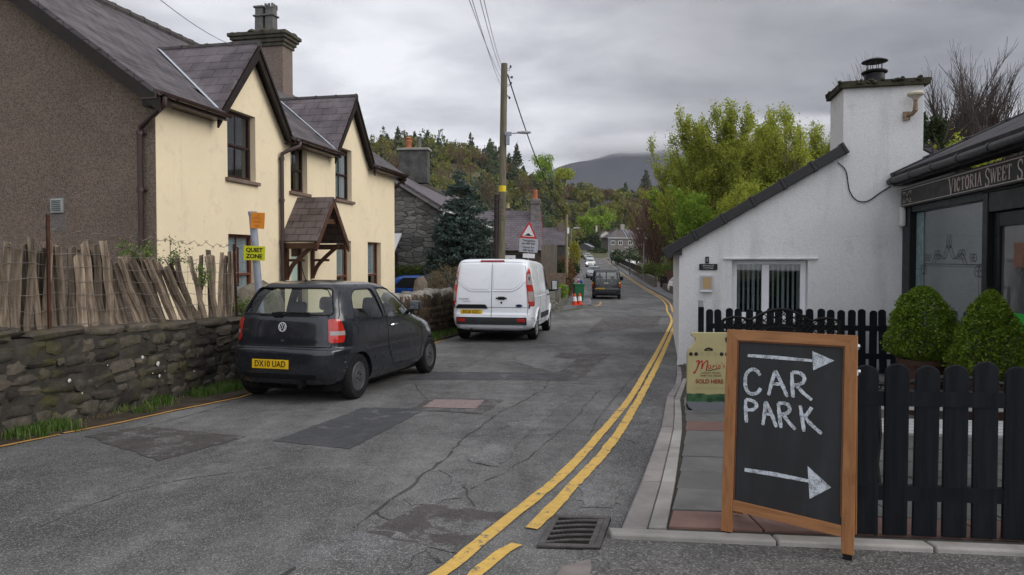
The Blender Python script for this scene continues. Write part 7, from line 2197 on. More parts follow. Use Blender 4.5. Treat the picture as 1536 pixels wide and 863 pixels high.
def arcp(cx, cz, rx_, rz2, a0, a1, n=12): return [(cx + rx_ * math.cos(R(a0 + (a1 - a0) * i / n)), cz + rz2 * math.sin(R(a0 + (a1 - a0) * i / n))) for i in range(n + 1)]
def serif(x, z, w=.34): return ([(x - w / 2, z), (x + w / 2, z)], .07)
T_, t_ = .20, .085      # thick and thin strokes
GL = {   # condensed display serif; unit box 0..1 wide and tall, (points, stroke width)
'V': [([(.12, 1), (.52, 0)], T_), ([(.9, 1), (.52, 0)], t_), serif(.12, .98), serif(.9, .98, .28), ([(.12, 1), (.0, 1.05), (-.1, .95)], .06)],
'I': [([(.5, 0), (.5, 1)], T_ * 1.25), serif(.5, .02, .62), serif(.5, .98, .62)],
'C': [(arcp(.54, .5, .40, .48, 55, 305), T_), ([(.78, .88), (.84, .72)], .1), ([(.78, .12), (.84, .28)], .08)],
'T': [([(.5, 0), (.5, 1)], T_), ([(.06, .97), (.94, .97)], .08), ([(.08, .97), (.06, .78)], .07), ([(.92, .97), (.94, .78)], .07), serif(.5, .02, .5)],
'O': [(arcp(.5, .5, .38, .48, 0, 360, 20), T_)],
'R': [([(.2, 0), (.2, 1)], T_), ([(.2, .97), (.55, .97)] + arcp(.55, .74, .26, .23, 90, -90, 8) + [(.2, .51)], .11), ([(.45, .5), (.9, .02)], T_ * .9), serif(.2, .02, .4), serif(.9, .02, .22)],
'A': [([(.1, 0), (.48, 1)], t_), ([(.48, 1), (.88, 0)], T_), ([(.24, .34), (.72, .34)], .07), serif(.1, .02, .3), serif(.88, .02, .34)],
'S': [(curve2([(.82, .82), (.7, .97), (.4, .98), (.18, .80), (.3, .58), (.62, .45), (.82, .26), (.64, .03), (.32, .02), (.14, .2)], 4), T_ * .85), ([(.84, .96), (.82, .74)], .08), ([(.14, .04), (.14, .26)], .08)],
'W': [([(.02, 1), (.26, 0)], T_ * .8), ([(.26, 0), (.48, .9)], t_), ([(.46, 1), (.72, 0)], T_ * .8), ([(.72, 0), (.98, 1)], t_), serif(.04, .98, .26), serif(.48, .98, .22), serif(.97, .98, .22)],
'E': [([(.22, 0), (.22, 1)], T_), ([(.1, .97), (.84, .97)], .08), ([(.1, .03), (.86, .03)], .08), ([(.22, .52), (.62, .52)], .07), ([(.84, .97), (.86, .74)], .08), ([(.86, .03), (.9, .28)], .08), ([(.62, .4), (.62, .64)], .07)],
'H': [([(.2, 0), (.2, 1)], T_), ([(.8, 0), (.8, 1)], T_), ([(.2, .52), (.8, .52)], .08), serif(.2, .02, .4), serif(.2, .98, .4), serif(.8, .02, .4), serif(.8, .98, .4)],
'P': [([(.2, 0), (.2, 1)], T_), ([(.2, .97), (.55, .97)] + arcp(.55, .72, .27, .25, 90, -90, 8) + [(.2, .47)], .11), serif(.2, .02, .4)],
}
mb = MB()
def word(s, u0, u1, z0, h, first=1.0):
 ws = [(.62 if ch_ == 'I' else 1.35 if ch_ == 'W' else 1.0) * (1.25 if i == 0 else 1.0) for i, ch_ in enumerate(s)]
 k_ = (u1 - u0) / sum(ws); x = u0
 for i, (ch_, w_) in enumerate(zip(s, ws)):
  cw = k_ * w_ * .9
  hh = h * (first if i == 0 else 1); zz = z0 - (hh - h) * .65
  for pts, sw in GL[ch_]:
   P = [(x + p[0] * cw, zz + p[1] * hh) for p in pts]
   ribbon(mb, P, sw * k_ * .95, 0, .003)
  x += k_ * w_
for w_, u0, u1 in (("VICTORIA", 2.04, 3.03), ("SWEET", 3.1, 3.76), ("SHOP", 3.86, 4.4)):
 mb = MB(); word(w_, u0, u1, 2.487, .165, 1.3)
 o = mb.build("sign_lettering", M_SIGN_PALE, sg); o.matrix_local = Matrix.Translation((-.113, 0, 0)) @ Matrix.Rotation(-R(90), 4, 'Z')
mb = MB(); sl = .48
zr_ = lambda x: 2.92 + sl * (x + .2)
mb.slab([(-.2, -.03, zr_(-.2)), (-.2, -6.8, zr_(-.2)), (2.6, -6.8, zr_(2.6)), (2.6, -.03, zr_(2.6))][::-1], .06)
mb.slab([(2.6, -.03, zr_(2.6)), (2.6, -6.8, zr_(2.6)), (4.4, -6.8, zr_(2.6) - 1.0), (4.4, -.03, zr_(2.6) - 1.0)][::-1], .06)
rf = mb.build("roof", slate_mat("dark_roof_tiles", (.02, .0195, .022), (.033, .032, .036), .33, .3), SH)
bm = bmesh.new(); bm.from_mesh(rf.data); bmesh.ops.recalc_face_normals(bm, faces=bm.faces[:]); bm.to_mesh(rf.data); bm.free(); rf.data.uv_layers.remove(rf.data.uv_layers[0]); metric_uv(rf.data)
mb = MB(); Ls = math.hypot(2.8, 2.8 * sl)
mb.M = Matrix.Translation((-.22, -.1, 2.92)) @ Matrix.Rotation(-math.atan(sl), 4, 'Y')
for i in range(5): mb.box((Ls * (i + .5) / 5, .02, .03), (Ls / 5 - .01, .16, .1)); mb.box((Ls * (i + 1) / 5 - .03, .02, .035), (.07, .19, .13))
mb.build("verge_cap", M_BLACK_TILE, rf, bevel=.01)
mb = MB(); mb.tube([(-.25, .02, 2.86), (-.25, -6.8, 2.86)], .052, 10)
for u in np.arange(.1, 6.5, .85): mb.tube([(-.25, -u, 2.86), (-.25, -u - .1, 2.86)], .06, 10)
mb.box((-.1, -3.4, 2.80), (.2, 6.7, .03)); mb.box((-.19, -3.4, 2.86), (.02, 6.75, .14))
mb.build("gutter", M_BLACK_TILE, SH, smooth=True)
mb = MB(); mb.box((-.085, -.12, 2.28), (.07, .15, .32)); mb.build("alarm_box", plain("white_alarm_box", (.6, .6, .58), .45, .08), SH, bevel=.025, seg=3)
mb = MB(); mb.tube([(-.25, .05, 2.92), (-.31, .16, 3.12)], .005, 4); mb.tube([(-.32, .08, 2.96), (-.18, .1, 2.98)], .005, 4); mb.tube([(-.27, .08, 2.8), (-.3, .16, 2.66)], .005, 4); mb.build("gutter_spike", M_BLACK_PLASTIC, SH)
mb = MB(); ub(mb, .362, 2.858, .421, .46, -.09, .05); mb.build("window_ledge", M_SHOP, SH)
# picket fences
M_PICKET = wood_mat("dark_painted_pickets", (.0045, .0056, .0075), (.0125, .0155, .020), 'z', .7, .6, .15, (.034, .038, .014))
M_PICKET2 = wood_mat("navy_painted_pickets", (.005, .0065, .009), (.010, .0125, .017), 'z', .7, .5, .12)
def picket_mesh(w, h, th=.022):
 r_ = w / 2; pts = [(-r_, 0), (r_, 0), (r_, h - r_ * .85)] + [(r_ * math.cos(R(a)), h - r_ * .85 + r_ * .85 * math.sin(R(a))) for a in range(15, 166, 15)] + [(-r_, h - r_ * .85)]
 return MB().prism(pts, 'y', -th / 2, th / 2)
def picket_fence(name, label, p0, p1, n, w, h, mat, rails, z0=.05, post=None, seed=0):
 g = np.random.default_rng(seed)
 p0, p1 = Vector(p0), Vector(p1); d = p1 - p0; a = math.atan2(d.y, d.x); L = d.length
 t = thing(name, label, "fence", (p0.x, p0.y, 0), a)
 for i in range(n):
  s = L * i / (n - 1); y = p0.y + d.y * i / (n - 1)
  o = picket_mesh(w, h * g.uniform(.975, 1.015)).build("picket", mat, t, bevel=.004)
  o.location = (s, 0, prof(y) + z0); o.rotation_euler = (g.normal() * .012, g.normal() * .012, g.normal() * .02)
 za, zb = prof(p0.y) + z0, prof(p1.y) + z0
 for zr2 in rails:
  MB().slab([(-.05, .03, za + zr2), (L + .05, .03, zb + zr2), (L + .05, .03, zb + zr2 + .085), (-.05, .03, za + zr2 + .085)], -.04).build("rail", M_PICKET2, t)
 if post:
  for s, y, hh in post:
   MB().box((s, .06, prof(y) + hh / 2), (.09, .085, hh)).build("post", mat, t, bevel=.006)
 return t
picket_fence("picket_fence", "dark picket fence with rounded tops right beside the chalkboard sign", (2.03, 3.885), (4.08, 3.66), 14, .13, .985, M_PICKET, (.2, .74), .03, [(.9, 3.8, .9), (1.95, 3.7, .9)], 2)
cl = lambda x, y: (2.937 + .976 * x + .2164 * y, 11.99 - .2164 * x + .976 * y)
picket_fence("picket_fence", "dark navy picket fence in front of the white cottage wall", cl(.47, -.72), cl(3.55, -.72), 21, .112, 1.0, M_PICKET2, (.22, .66), .05, [(-.13, cl(.34, -.72)[1], 1.06), (1.5, 11, .95)], 3)
q = cl(.33, -.76); bx = MB().box((0, 0, 0), (.075, .06, .11)).build("key_box", plain("grey_box", (.3, .3, .3), .5, .2), None, bevel=.006)
bx.location = (q[0], q[1], prof(q[1]) + 1.12); tag(bx, "small grey and black box on the end post of the cottage fence", "box")
# bench with lattice back
def lattice_bench():
 t = thing("garden_bench", "black cast iron bench with an arched lattice back behind the chalkboard sign", "bench", (3.62, 9.05, prof(9.05) + .03), -R(10))
 W = 1.52; mb = MB()
 top = lambda x: .92 + (.16 * math.cos(x / .40 * math.pi / 2) if abs(x) < .40 else .045 * math.sin((abs(x) - .40) / (W / 2 - .40) * math.pi))
 xs_ = np.linspace(-W / 2, W / 2, 41)
 mb.tube([(x, .25, top(x)) for x in xs_], .018, 6); mb.tube([(x, .26, .60) for x in (-W / 2, W / 2)], .018, 6)
 for x in (-W / 2, W / 2): mb.tube([(x, .28, 0), (x, .24, .45), (x, .25, top(x))], .022, 6)
 mb.build("back_frame", M_DARK_IRON, t, smooth=True)
 mb = MB()
 for k_ in np.arange(-1.4, 1.4, .085):
  for s_ in (-1, 1):
   P = [(x, k_ + s_ * x) for x in np.linspace(-W / 2, W / 2, 120)]
   P = [(x, z + .75) for x, z in P if .60 < z + .75 < top(x) and (x / .29)**2 + ((z) / .09)**2 > 1]
   run = []
   for q in P:
    if run and q[0] - run[-1][0] > .03:
     if len(run) > 1: mb.tube([(x, .25, z) for x, z in (run[0], run[-1])], .007, 4)
     run = []
    run.append(q)
   if len(run) > 1: mb.tube([(x, .25, z) for x, z in (run[0], run[-1])], .007, 4)
 mb.build("lattice", M_DARK_IRON, t)
 mb = MB(); mb.tube([(.29 * math.cos(a), .25, .75 + .09 * math.sin(a)) for a in np.linspace(0, 6.2832, 33)], .01, 5)
 mb.add([(0, .25, .75)] + [(.22 * math.cos(a), .245, .75 + .06 * math.sin(a)) for a in np.linspace(0, 6.2832, 25)[:-1]], [(0, 1 + (i + 1) % 24, 1 + i) for i in range(24)])
 for a in np.linspace(0, 6.2832, 25)[:-1]: mb.tube([(.22 * math.cos(a), .25, .75 + .06 * math.sin(a)), (.29 * math.cos(a), .25, .75 + .09 * math.sin(a))], .008, 4)
 mb.build("medallion", M_DARK_IRON, t)
 mb = MB()
 for i in range(6): mb.box((0, -.22 + i * .08, .42), (W - .04, .06, .022))
 mb.build("seat", M_DARK_IRON, t, bevel=.005)
 for x in (-W / 2, W / 2):
  mb = MB(); mb.tube([(x, -.28, 0), (x, -.22, .2), (x, -.25, .42), (x, -.24, .64), (x, -.1, .67), (x, .25, .62)], .02, 6); mb.tube([(x, -.24, .42), (x, .25, .42)], .018, 6); mb.build("arm_frame", M_DARK_IRON, t, smooth=True)
lattice_bench()
def slat_bench():
 t = thing("garden_bench", "iron garden bench with pale slats seen through the front picket fence", "bench", (3.25, 4.75, prof(4.75) + .03), -R(6))
 W = 1.5; M_PALE_SLAT = plain("pale_grey_slats", (.36, .36, .36), .7, .2, 5)
 mb = MB()
 for i in range(3): mb.box((0, .26 + .012 * i, .50 + .055 * i), (W, .022, .036))
 mb.build("back_slats", M_PALE_SLAT, t, bevel=.004)
 mb = MB()
 for i in range(5): mb.box((0, -.2 + i * .09, .42), (W, .07, .024))
 mb.build("seat", M_PALE_SLAT, t, bevel=.004)
 mb = MB(); mb.tube([(x, .28, .70 + .03 * math.cos(x / (W / 2) * math.pi * 1.5)) for x in np.linspace(-W / 2, W / 2, 31)], .018, 6); mb.tube([(-W / 2, .275, .62), (W / 2, .275, .62)], .014, 5)
 for x in np.arange(-W / 2 + .06, W / 2, .12):
  mb.tube([(x + .05 * math.cos(a), .277, .66 + .04 * math.sin(a)) for a in np.linspace(0, 6.2832, 15)], .007, 4)
 mb.build("back_frame", M_DARK_IRON, t, smooth=True)
 for x in (-W / 2, W / 2):
  mb = MB(); mb.tube([(x, -.28, 0), (x, -.2, .2), (x, -.24, .42), (x, -.22, .62), (x, 0, .64), (x, .26, .58)], .022, 6); mb.tube([(x, .32, 0), (x, .25, .4), (x, .28, .70)], .022, 6); mb.tube([(x, -.24, .42), (x, .25, .42)], .018, 6)
  mb.build("arm_frame", M_DARK_IRON, t, smooth=True)
slat_bench()
def topiary(label, px, py_top, Y, dia, h, zb, seed, cone):
 g = np.random.default_rng(seed)
 p = at(px, py_top, Y); gz = prof(Y) + .03
 t = thing("clipped_bush", label, "bush", (p.x, Y, gz), 0, "clipped box bushes in pots by the shop")
 n = 11000
 zt = p.z - gz; zb = zb - gz
 u = g.uniform(0, 1, n)
 z = zb + (zt - zb) * u
 f = np.sin(np.pi * np.clip(u * (.80 if cone else .92) + (.20 if cone else .08), 0, 1)) ** (.75 if cone else .55)
 f = np.clip(1.02 - u ** (1.5 if cone else 2.3), 0, 1) ** (.7 if cone else .58) * np.minimum(1, u * 5 + .5)
 az = g.uniform(0, 6.2832, n)
 rad = dia / 2 * f * (g.uniform(.55, 1, n) ** .35) * (1 + .08 * np.sin(az * 5 + u * 9) + .06 * np.sin(az * 11 - u * 17) + .05 * np.sin(az * 3 - u * 23) + .045 * g.normal(size=n))
 C_ = np.stack([rad * np.cos(az), rad * np.sin(az), z], 1)
 V, F = leaf_quads(C_, .0155, .25, .6, g); raw_mesh("foliage", V, F, M_BOX, t)
 V, F = tube_arrays([(np.array([[0, 0, .3], [.01, 0, zb + .1], [0, 0, zb + (zt - zb) * .7]]), [.025, .02, .008])] + [(np.array([[0, 0, zb], [.1 * math.cos(a), .1 * math.sin(a), zb + .12], [.8 * dia / 2 * math.cos(a), .8 * dia / 2 * math.sin(a), zb + .35]]), [.012, .008, .003]) for a in np.arange(0, 6, .7)], 5)
 raw_mesh("stem", V, F, M_BARK, t)
 MB().lathe([(.17, 0), (.23, zb - .06), (.25, zb - .06), (.25, zb), (.22, zb), (.20, zb - .05), (.001, zb - .05)], 24, 'z').build("pot", plain("brown_glazed_pot", (.06, .033, .024), .5, .3), t, smooth=True, sharp=40)
topiary("rounded clipped bush in a brown pot left of its taller neighbour", 1384, 430, 7.5, .70, .8, .50, 3, False)
topiary("pointed clipped bush in front of the shop door, right of the rounded one", 1486, 435, 6.7, .72, .8, .42, 4, True)
# chalkboard sign
def aboard():
 a = Vector((1.21, 3.91)); b_ = Vector((1.81, 3.576)); d = (b_ - a); W = d.length
 t = thing("chalkboard_sign", "wooden framed A board with CAR PARK and two arrows chalked on it", "sign", ((a.x + b_.x) / 2, (a.y + b_.y) / 2, .03), math.atan2(d.y, d.x))
 M_PINE = wood_mat("stained_pine", (.24, .105, .042), (.36, .175, .075), 'z', .8, .5)
 M_PINE_X = wood_mat("stained_pine_rail", (.24, .105, .042), (.38, .19, .085), 'x', .8, .5)
 LEAN = R(6.5)
 Mx = Matrix.Rotation(-LEAN, 4, 'X')
 H_ = 1.16; fw3 = .062
 def part(mb, name, mat, parent=t, bevel=.003):
  mb.v = [Mx @ v_ for v_ in mb.v]
  return mb.build(name, mat, parent, bevel=bevel)
 for s_ in (-1, 1): part(MB().box((s_ * (W / 2 - fw3 / 2), 0, H_ / 2 - fw3 * .0), (fw3, .036, H_ - .002)), "stile", M_PINE)
 part(MB().prism([(-W / 2 + .001, H_), (W / 2 - .001, H_), (W / 2 - fw3, H_ - fw3), (-W / 2 + fw3, H_ - fw3)], 'y', -.0195, .0185), "top_rail", M_PINE_X)
 br = MB().prism([(-W / 2 + fw3, .185), (W / 2 - fw3, .145), (W / 2 - fw3, .085), (-W / 2 + fw3, .125)], 'y', -.018, .018); part(br, "bottom_rail", M_PINE_X)
 m, nt, bb = new_mat("chalkboard")
 v = coords(nt)
 c = mixc(nt, ramp(nt, noise(nt, coords(nt, 'Object', (9, 9, 1.1)), 1.0, 7, .65), [(.45, 0), (.75, .55)]), (.007, .0075, .009), (.028, .031, .035))
 c = mixc(nt, ramp(nt, noise(nt, v, 3, 5, .6), [(.5, 0), (.75, .35)]), c, (.034, .037, .041))
 nt.links.new(c, bb.inputs['Base Color']); bb.inputs['Roughness'].default_value = .6
 bz0, bz1 = .13, H_ - fw3
 bd = part(MB().box((0, .004, (bz0 + bz1) / 2), (W - 2 * fw3 + .004, .012, bz1 - bz0)), "board", m, bevel=0)
 part(MB().box((-W / 2 + fw3 + .004, -.008, (bz0 + bz1) / 2 + .03), (.008, .012, bz1 - bz0 - .06)).box((W / 2 - fw3 - .004, -.008, (bz0 + bz1) / 2 + .03), (.008, .012, bz1 - bz0 - .06)).box((0, -.008, bz1 - .004), (W - 2 * fw3 - .018, .012, .008)), "bead", plain("dark_pine_bead", (.12, .05, .025), .5, .2), bevel=0)
 m, nt, bb = new_mat("chalk")
 v = coords(nt)
 n1 = noise(nt, v, 170, 4, .75); n2 = noise(nt, v, 30, 4, .6)
 s1 = N(nt, "ShaderNodeMath", {0: n1, 1: N(nt, "ShaderNodeMath", {0: n2, 1: .6}, operation='MULTIPLY').outputs[0]}, operation='ADD').outputs[0]
 c = mixc(nt, ramp(nt, s1, [(.76, 0), (.93, .85)]), (.56, .60, .64), (.07, .075, .08))
 nt.links.new(c, bb.inputs['Base Color']); bb.inputs['Roughness'].default_value = .95; bb.inputs['Specular IOR Level'].default_value = .05
 mb = MB()
 def K(px, py):
  tl, tr, bl, br_ = (1122, 524), (1276, 529), (1103, 757), (1261, 781)
  vq = uq = .5
  for _ in range(12):
   lx = tl[0] + (bl[0] - tl[0]) * vq; rx2 = tr[0] + (br_[0] - tr[0]) * vq
   uq = (px - lx) / (rx2 - lx)
   ty = tl[1] + (tr[1] - tl[1]) * uq; by = bl[1] + (br_[1] - bl[1]) * uq
   vq = (py - ty) / (by - ty)
  x = -W / 2 + fw3 + uq * (W - 2 * fw3); zb_ = .185 - .04 * uq
  return (x, bz1 - vq * (bz1 - zb_))
 def S(pts, w, cv=False):
  P = [K(*q) for q in pts]
  if cv: P = curve2(P, 6)
  if len(P) == 2: P = [(P[0][0] + (P[1][0] - P[0][0]) * t2, P[0][1] + (P[1][1] - P[0][1]) * t2) for t2 in np.linspace(0, 1, 8)]
  g = np.random.default_rng(len(mb.v))
  ww = [w * g.uniform(.85, 1.12) for _ in P]; ww[0] *= .75; ww[-1] *= .75
  ribbon(mb, P, ww, -.0035, .0012)
 zq = lambda px, py: (1080 + px * 240 / 1218, 490 + py * 170 / 863)      # from the enlarged crop
 Z = lambda *pts: [zq(*p) for p in pts]
 w1 = .0192
 def flush(nm="chalk_letter"):
  nonlocal mb
  mb.v = [Mx @ v_ for v_ in mb.v]
  mb.build(nm, m, bd); mb = MB()
 S(Z((372, 432), (350, 398), (312, 388), (268, 420), (254, 480), (262, 540), (295, 570), (345, 560), (372, 525)), w1, True); flush()
 S(Z((430, 575), (462, 470), (490, 392)), w1, True); S(Z((490, 392), (530, 480), (570, 582)), w1, True); S(Z((455, 490), (525, 490)), w1 * .9); flush()
 S(Z((612, 400), (610, 500), (612, 585)), w1, True); S(Z((612, 400), (665, 402), (700, 432), (690, 470), (650, 490), (618, 492)), w1, True); S(Z((640, 492), (690, 550), (748, 596)), w1, True); flush()
 S(Z((252, 615), (248, 700), (250, 785)), w1, True); S(Z((252, 615), (300, 620), (335, 650), (310, 685), (255, 690)), w1, True); flush()
 S(Z((375, 798), (395, 700), (405, 622)), w1, True); S(Z((405, 622), (445, 710), (478, 808)), w1, True); S(Z((388, 712), (445, 716)), w1 * .9); flush()
 S(Z((500, 632), (505, 720), (512, 812)), w1, True); S(Z((500, 632), (560, 632), (585, 665), (565, 700), (510, 712)), w1, True); S(Z((535, 715), (575, 770), (618, 818)), w1, True); flush()
 S(Z((662, 640), (672, 740), (682, 830)), w1, True); S(Z((745, 650), (710, 700), (680, 728)), w1, True); S(Z((690, 722), (740, 780), (808, 838)), w1, True); flush()
 def tri(*pts):
  P = [K(*p) for p in pts]; mb.add([(x, -.0045, z) for x, z in P] + [(x, -.0035, z) for x, z in P], [(0, 1, 2), (0, 3, 4, 1), (1, 4, 5, 2), (2, 5, 3, 0)])
 S([(1136, 546), (1180, 548), (1232, 551)], .022); tri((1231, 537), (1231, 565), (1261, 550)); flush("chalk_arrow")
 S([(1123, 713), (1170, 717), (1218, 723)], .026); tri((1217, 702), (1218, 748), (1249, 730)); flush("chalk_arrow")
 Mb = Matrix.Translation((0, .26, 0)) @ Matrix.Translation((0, 0, 0)) @ Matrix.Rotation(R(6.0), 4, 'X')
 mb = MB(); mb.M = Matrix.Translation((0, .33, 0)) @ Matrix.Rotation(R(9.0), 4, 'X')
 for s_ in (-1, 1): mb.box((s_ * (W / 2 - fw3 / 2), 0, H_ / 2), (fw3, .034, H_))
 mb.box((0, 0, .16), (W - 2 * fw3 - .004, .03, fw3)); mb.box((0, 0, H_ - fw3 / 2), (W - 2 * fw3 - .004, .03, fw3)); mb.box((0, .004, .62), (W - 2 * fw3 - .004, .012, .86))
 mb.build("rear_frame", M_PINE, t, bevel=.003)
 mb = MB()
 for z in (1.10, .96): mb.box((W / 2 + .002, .03, z), (.006, .05, .03)); mb.lathe([(.001, .012), (.012, .01), (.014, 0)], 10, 'x', (W / 2 + .002, .01 + (1.1 - z), z))
 mb.v = [Mx @ v_ for v_ in mb.v]
 mb.build("hinge", M_CHROME, t)
 for s_ in (-1, 1): MB().box((s_ * (W / 2 - fw3 / 2), 0, -.012), (.045, .03, .025)).build("foot", M_BLACK_PLASTIC, t)
aboard()
def churn():
 p = gnd(1064, 619)
 t = thing("ice_cream_sign", "cream milk churn shaped ice cream sign standing on the paving by the cottage", "sign", (p.x, p.y, p.z + .02), -R(2))
 W, H_ = .515, .90
 half = [(.0, .0), (.20, .0), (.245, .035), (.257, .09), (.257, .66), (.243, .705), (.20, .75), (.165, .80), (.168, .835), (.205, .85), (.215, .87), (.205, .895), (.0, .90)]
 full = half[1:-1] + [(-x, z) for x, z in reversed(half[1:-1])]
 m, nt, bb = new_mat("cream_sign_print")
 v = coords(nt)
 sx = nt.nodes.new("ShaderNodeSeparateXYZ"); nt.links.new(v, sx.inputs[0])
 wv = N(nt, "ShaderNodeMath", {0: sx.outputs[2], 1: N(nt, "ShaderNodeMath", {0: noise(nt, v, 7, 4), 1: .06}, operation='MULTIPLY').outputs[0]}, operation='SUBTRACT').outputs[0]
 c = mixc(nt, ramp(nt, noise(nt, v, 4, 4), [(.35, 0), (.7, 1)]), (.38, .335, .16), (.45, .395, .20))
 land = mixc(nt, ramp(nt, noise(nt, v, 11, 5), [(.4, 0), (.6, 1)]), (.012, .05, .02), (.05, .13, .05))
 c = mixc(nt, ramp(nt, wv, [(.165, 1), (.172, 0)], 'LINEAR'), c, land)
 c = mixc(nt, ramp(nt, wv, [(.075, 1), (.082, 0)], 'LINEAR'), c, (.17, .18, .19))
 nt.links.new(c, bb.inputs['Base Color']); bb.inputs['Roughness'].default_value = .45
 pn2 = MB().prism(full, 'y', -.025, .025).build("panel", m, t, bevel=.006)
 MB().prism([(-.2, -.02), (.2, -.02), (.25, .03), (.262, .08), (.245, .05), (.19, .012), (-.19, .012), (-.245, .05), (-.262, .08), (-.25, .03)], 'y', -.04, .04).build("base", M_BLACK_PLASTIC, t)
 M_RED = plain("red_print", (.36, .025, .02), .5, .05, bmp=0); M_BRN = plain("brown_print", (.16, .11, .05), .5, .05, bmp=0); M_DKB = plain("black_print", (.03, .025, .02), .5, .05, bmp=0)
 mb = MB(); y = -.0275
 X = lambda px: (px - 222) / 531 * .606 ; Zz = lambda py: (795 - py) / 863 * .985
 def sw(pts, w, cv=True):
  P = [(X(a), Zz(b_)) for a, b_ in pts]
  ribbon(mb, curve2(P, 5) if cv else P, w, y, .001)
 sw([(82, 300), (110, 292), (98, 350), (68, 412), (58, 400)], .014); sw([(98, 350), (118, 310), (142, 292), (140, 340), (136, 375)], .011); sw([(136, 375), (160, 315), (196, 290), (190, 345), (184, 380), (196, 388)], .012)
 sw([(226, 338), (208, 336), (200, 356), (212, 368), (225, 352), (228, 336), (227, 366), (236, 366)], .0065); sw([(246, 370), (249, 338), (254, 350), (262, 334), (272, 340)], .0065); sw([(284, 338), (282, 368), (288, 366)], .0065); sw([(286, 318), (287, 323)], .008)
 sw([(312, 334), (300, 346), (304, 366), (318, 360), (320, 340), (310, 334)], .0065); sw([(338, 306), (333, 322)], .006); sw([(364, 330), (350, 338), (362, 350), (348, 364)], .0065)
 mb.build("script_lettering", M_RED, pn2)
 mb = MB(); sw([(190, 388), (250, 378), (320, 366), (290, 372), (210, 392)], .005); mb.build("script_flourish", plain("green_print", (.06, .14, .05), .5, .05, bmp=0), pn2)
 text("script_lettering", "Mario's", .001, M_RED, pn2, Matrix.Translation((0, 0, .3)) @ FACE_SOUTH) if False else None
 text("panel_lettering", "LUXURY WELSH", .026, M_BRN, pn2, Matrix.Translation((X(226), y, Zz(412))) @ FACE_SOUTH, sx=1.15)
 text("panel_lettering", "DAIRY ICE CREAM", .027, M_BRN, pn2, Matrix.Translation((X(226), y, Zz(440))) @ FACE_SOUTH, sx=1.1)
 text("panel_lettering", "SOLD HERE", .062, plain("dark_red_print", (.25, .04, .025), .5, .05, bmp=0), pn2, Matrix.Translation((X(216), y, Zz(498))) @ FACE_SOUTH, sx=.98, bold=.0015)
 mb = MB()
 for px_ in (30, 82, 333, 386):
  MB().lathe([(.001, -.002), (.022, -.002), (.022, 0)], 18, 'y', (X(px_), y + .001, Zz(224))).build("award_badge", M_DKB, pn2)
 g = np.random.default_rng(2)
 for i in range(9): ribbon(mb, [(X(165 + i * 9), Zz(192 - 14 * math.sin(i / 8 * 3.1))), (X(172 + i * 9), Zz(172 - 14 * math.sin(i / 8 * 3.1)))], .012, y, .001)
 ribbon(mb, [(X(162), Zz(188)), (X(244), Zz(188))], .008, y, .001)
 mb.build("cow_emblem", M_DKB, pn2)
 mb = MB()
 mgp = plain("grey_print", (.3, .27, .18), .5, .05, bmp=0)
 for px_ in (140, 205, 270):
  mb = MB(); ribbon(mb, [(X(px_) + .018 * math.cos(a), Zz(222) + .018 * math.sin(a)) for a in np.linspace(0, 6.2832, 17)], .004, y, .001); mb.build("award_badge", mgp, pn2)
 mb = MB(); ribbon(mb, [(X(70), Zz(562)), (X(380), Zz(566))], .003, y, .001); mb.build("printed_line", mgp, pn2)
churn()
def drain():
 P = [gnd(805, 823), gnd(900, 826), gnd(916, 783), gnd(832, 778)]
 t = thing("drain_grating", "cast iron road drain with curved slots beside the yellow lines", "drain", tuple(P[0]), 0)
 e1 = (P[1] - P[0]); e2 = (P[3] - P[0]); e1.z = e2.z = 0
 W, D = e1.length, e2.length
 a = math.atan2(e1.y, e1.x); t.rotation_euler.z = a; t.location.z = prof(P[0].y)
 sk = (e2.x * math.cos(-a) - e2.y * math.sin(-a))
 M_CAST = plain("worn_cast_iron", (.10, .092, .088), .55, .3, 14, metal=.3, bmp=.5)
 tl = math.atan(slope_at(P[0].y))
 def box2(mb, x0, x1, y0, y1, z0, z1):
  f_ = lambda x, y, z: (x + sk * y / D, y, z + tl * y)
  v_ = [f_(x, y, z) for z in (z0, z1) for x, y in ((x0, y0), (x1, y0), (x1, y1), (x0, y1))]
  mb.add(v_, [(0, 3, 2, 1), (4, 5, 6, 7), (0, 1, 5, 4), (1, 2, 6, 5), (2, 3, 7, 6), (3, 0, 4, 7)])
 mb = MB(); box2(mb, .0, W, 0, D, -.01, .012); mb.build("gully_shade", plain("painted_gully_shade", (.008, .008, .006), .95, .2), t)  # black slab on the road; its colour stands in for the pit's shade
 mb = MB(); f = .035
 box2(mb, 0, W, 0, f, .0, .022); box2(mb, 0, W, D - f, D, .0, .022); box2(mb, 0, f, f + .001, D - f - .001, .0, .021); box2(mb, W - f, W, f + .001, D - f - .001, 0, .021)
 mb.build("frame", M_CAST, t, bevel=.003)
 mb = MB()
 box2(mb, W * .80, W - f - .002, f + .002, D - f - .002, .011, .018)
 for k_ in range(5):
  y0 = f + (D - 2 * f) * (k_ + .15) / 5.2
  for i in range(10):
   u0, u1 = i / 10, (i + 1) / 10
   x0, x1 = f + (W * .8 - f) * u0, f + (W * .8 - f) * u1
   bow = lambda u: .05 * math.sin(u * math.pi * .6) * (1 - k_ * .05)
   box2(mb, x0, x1 + .001, min(D - f, y0 + bow((u0 + u1) / 2)), min(D - f, y0 + .022 + bow((u0 + u1) / 2)), .011, .019)
 mb.build("bars", M_CAST, t)
drain()
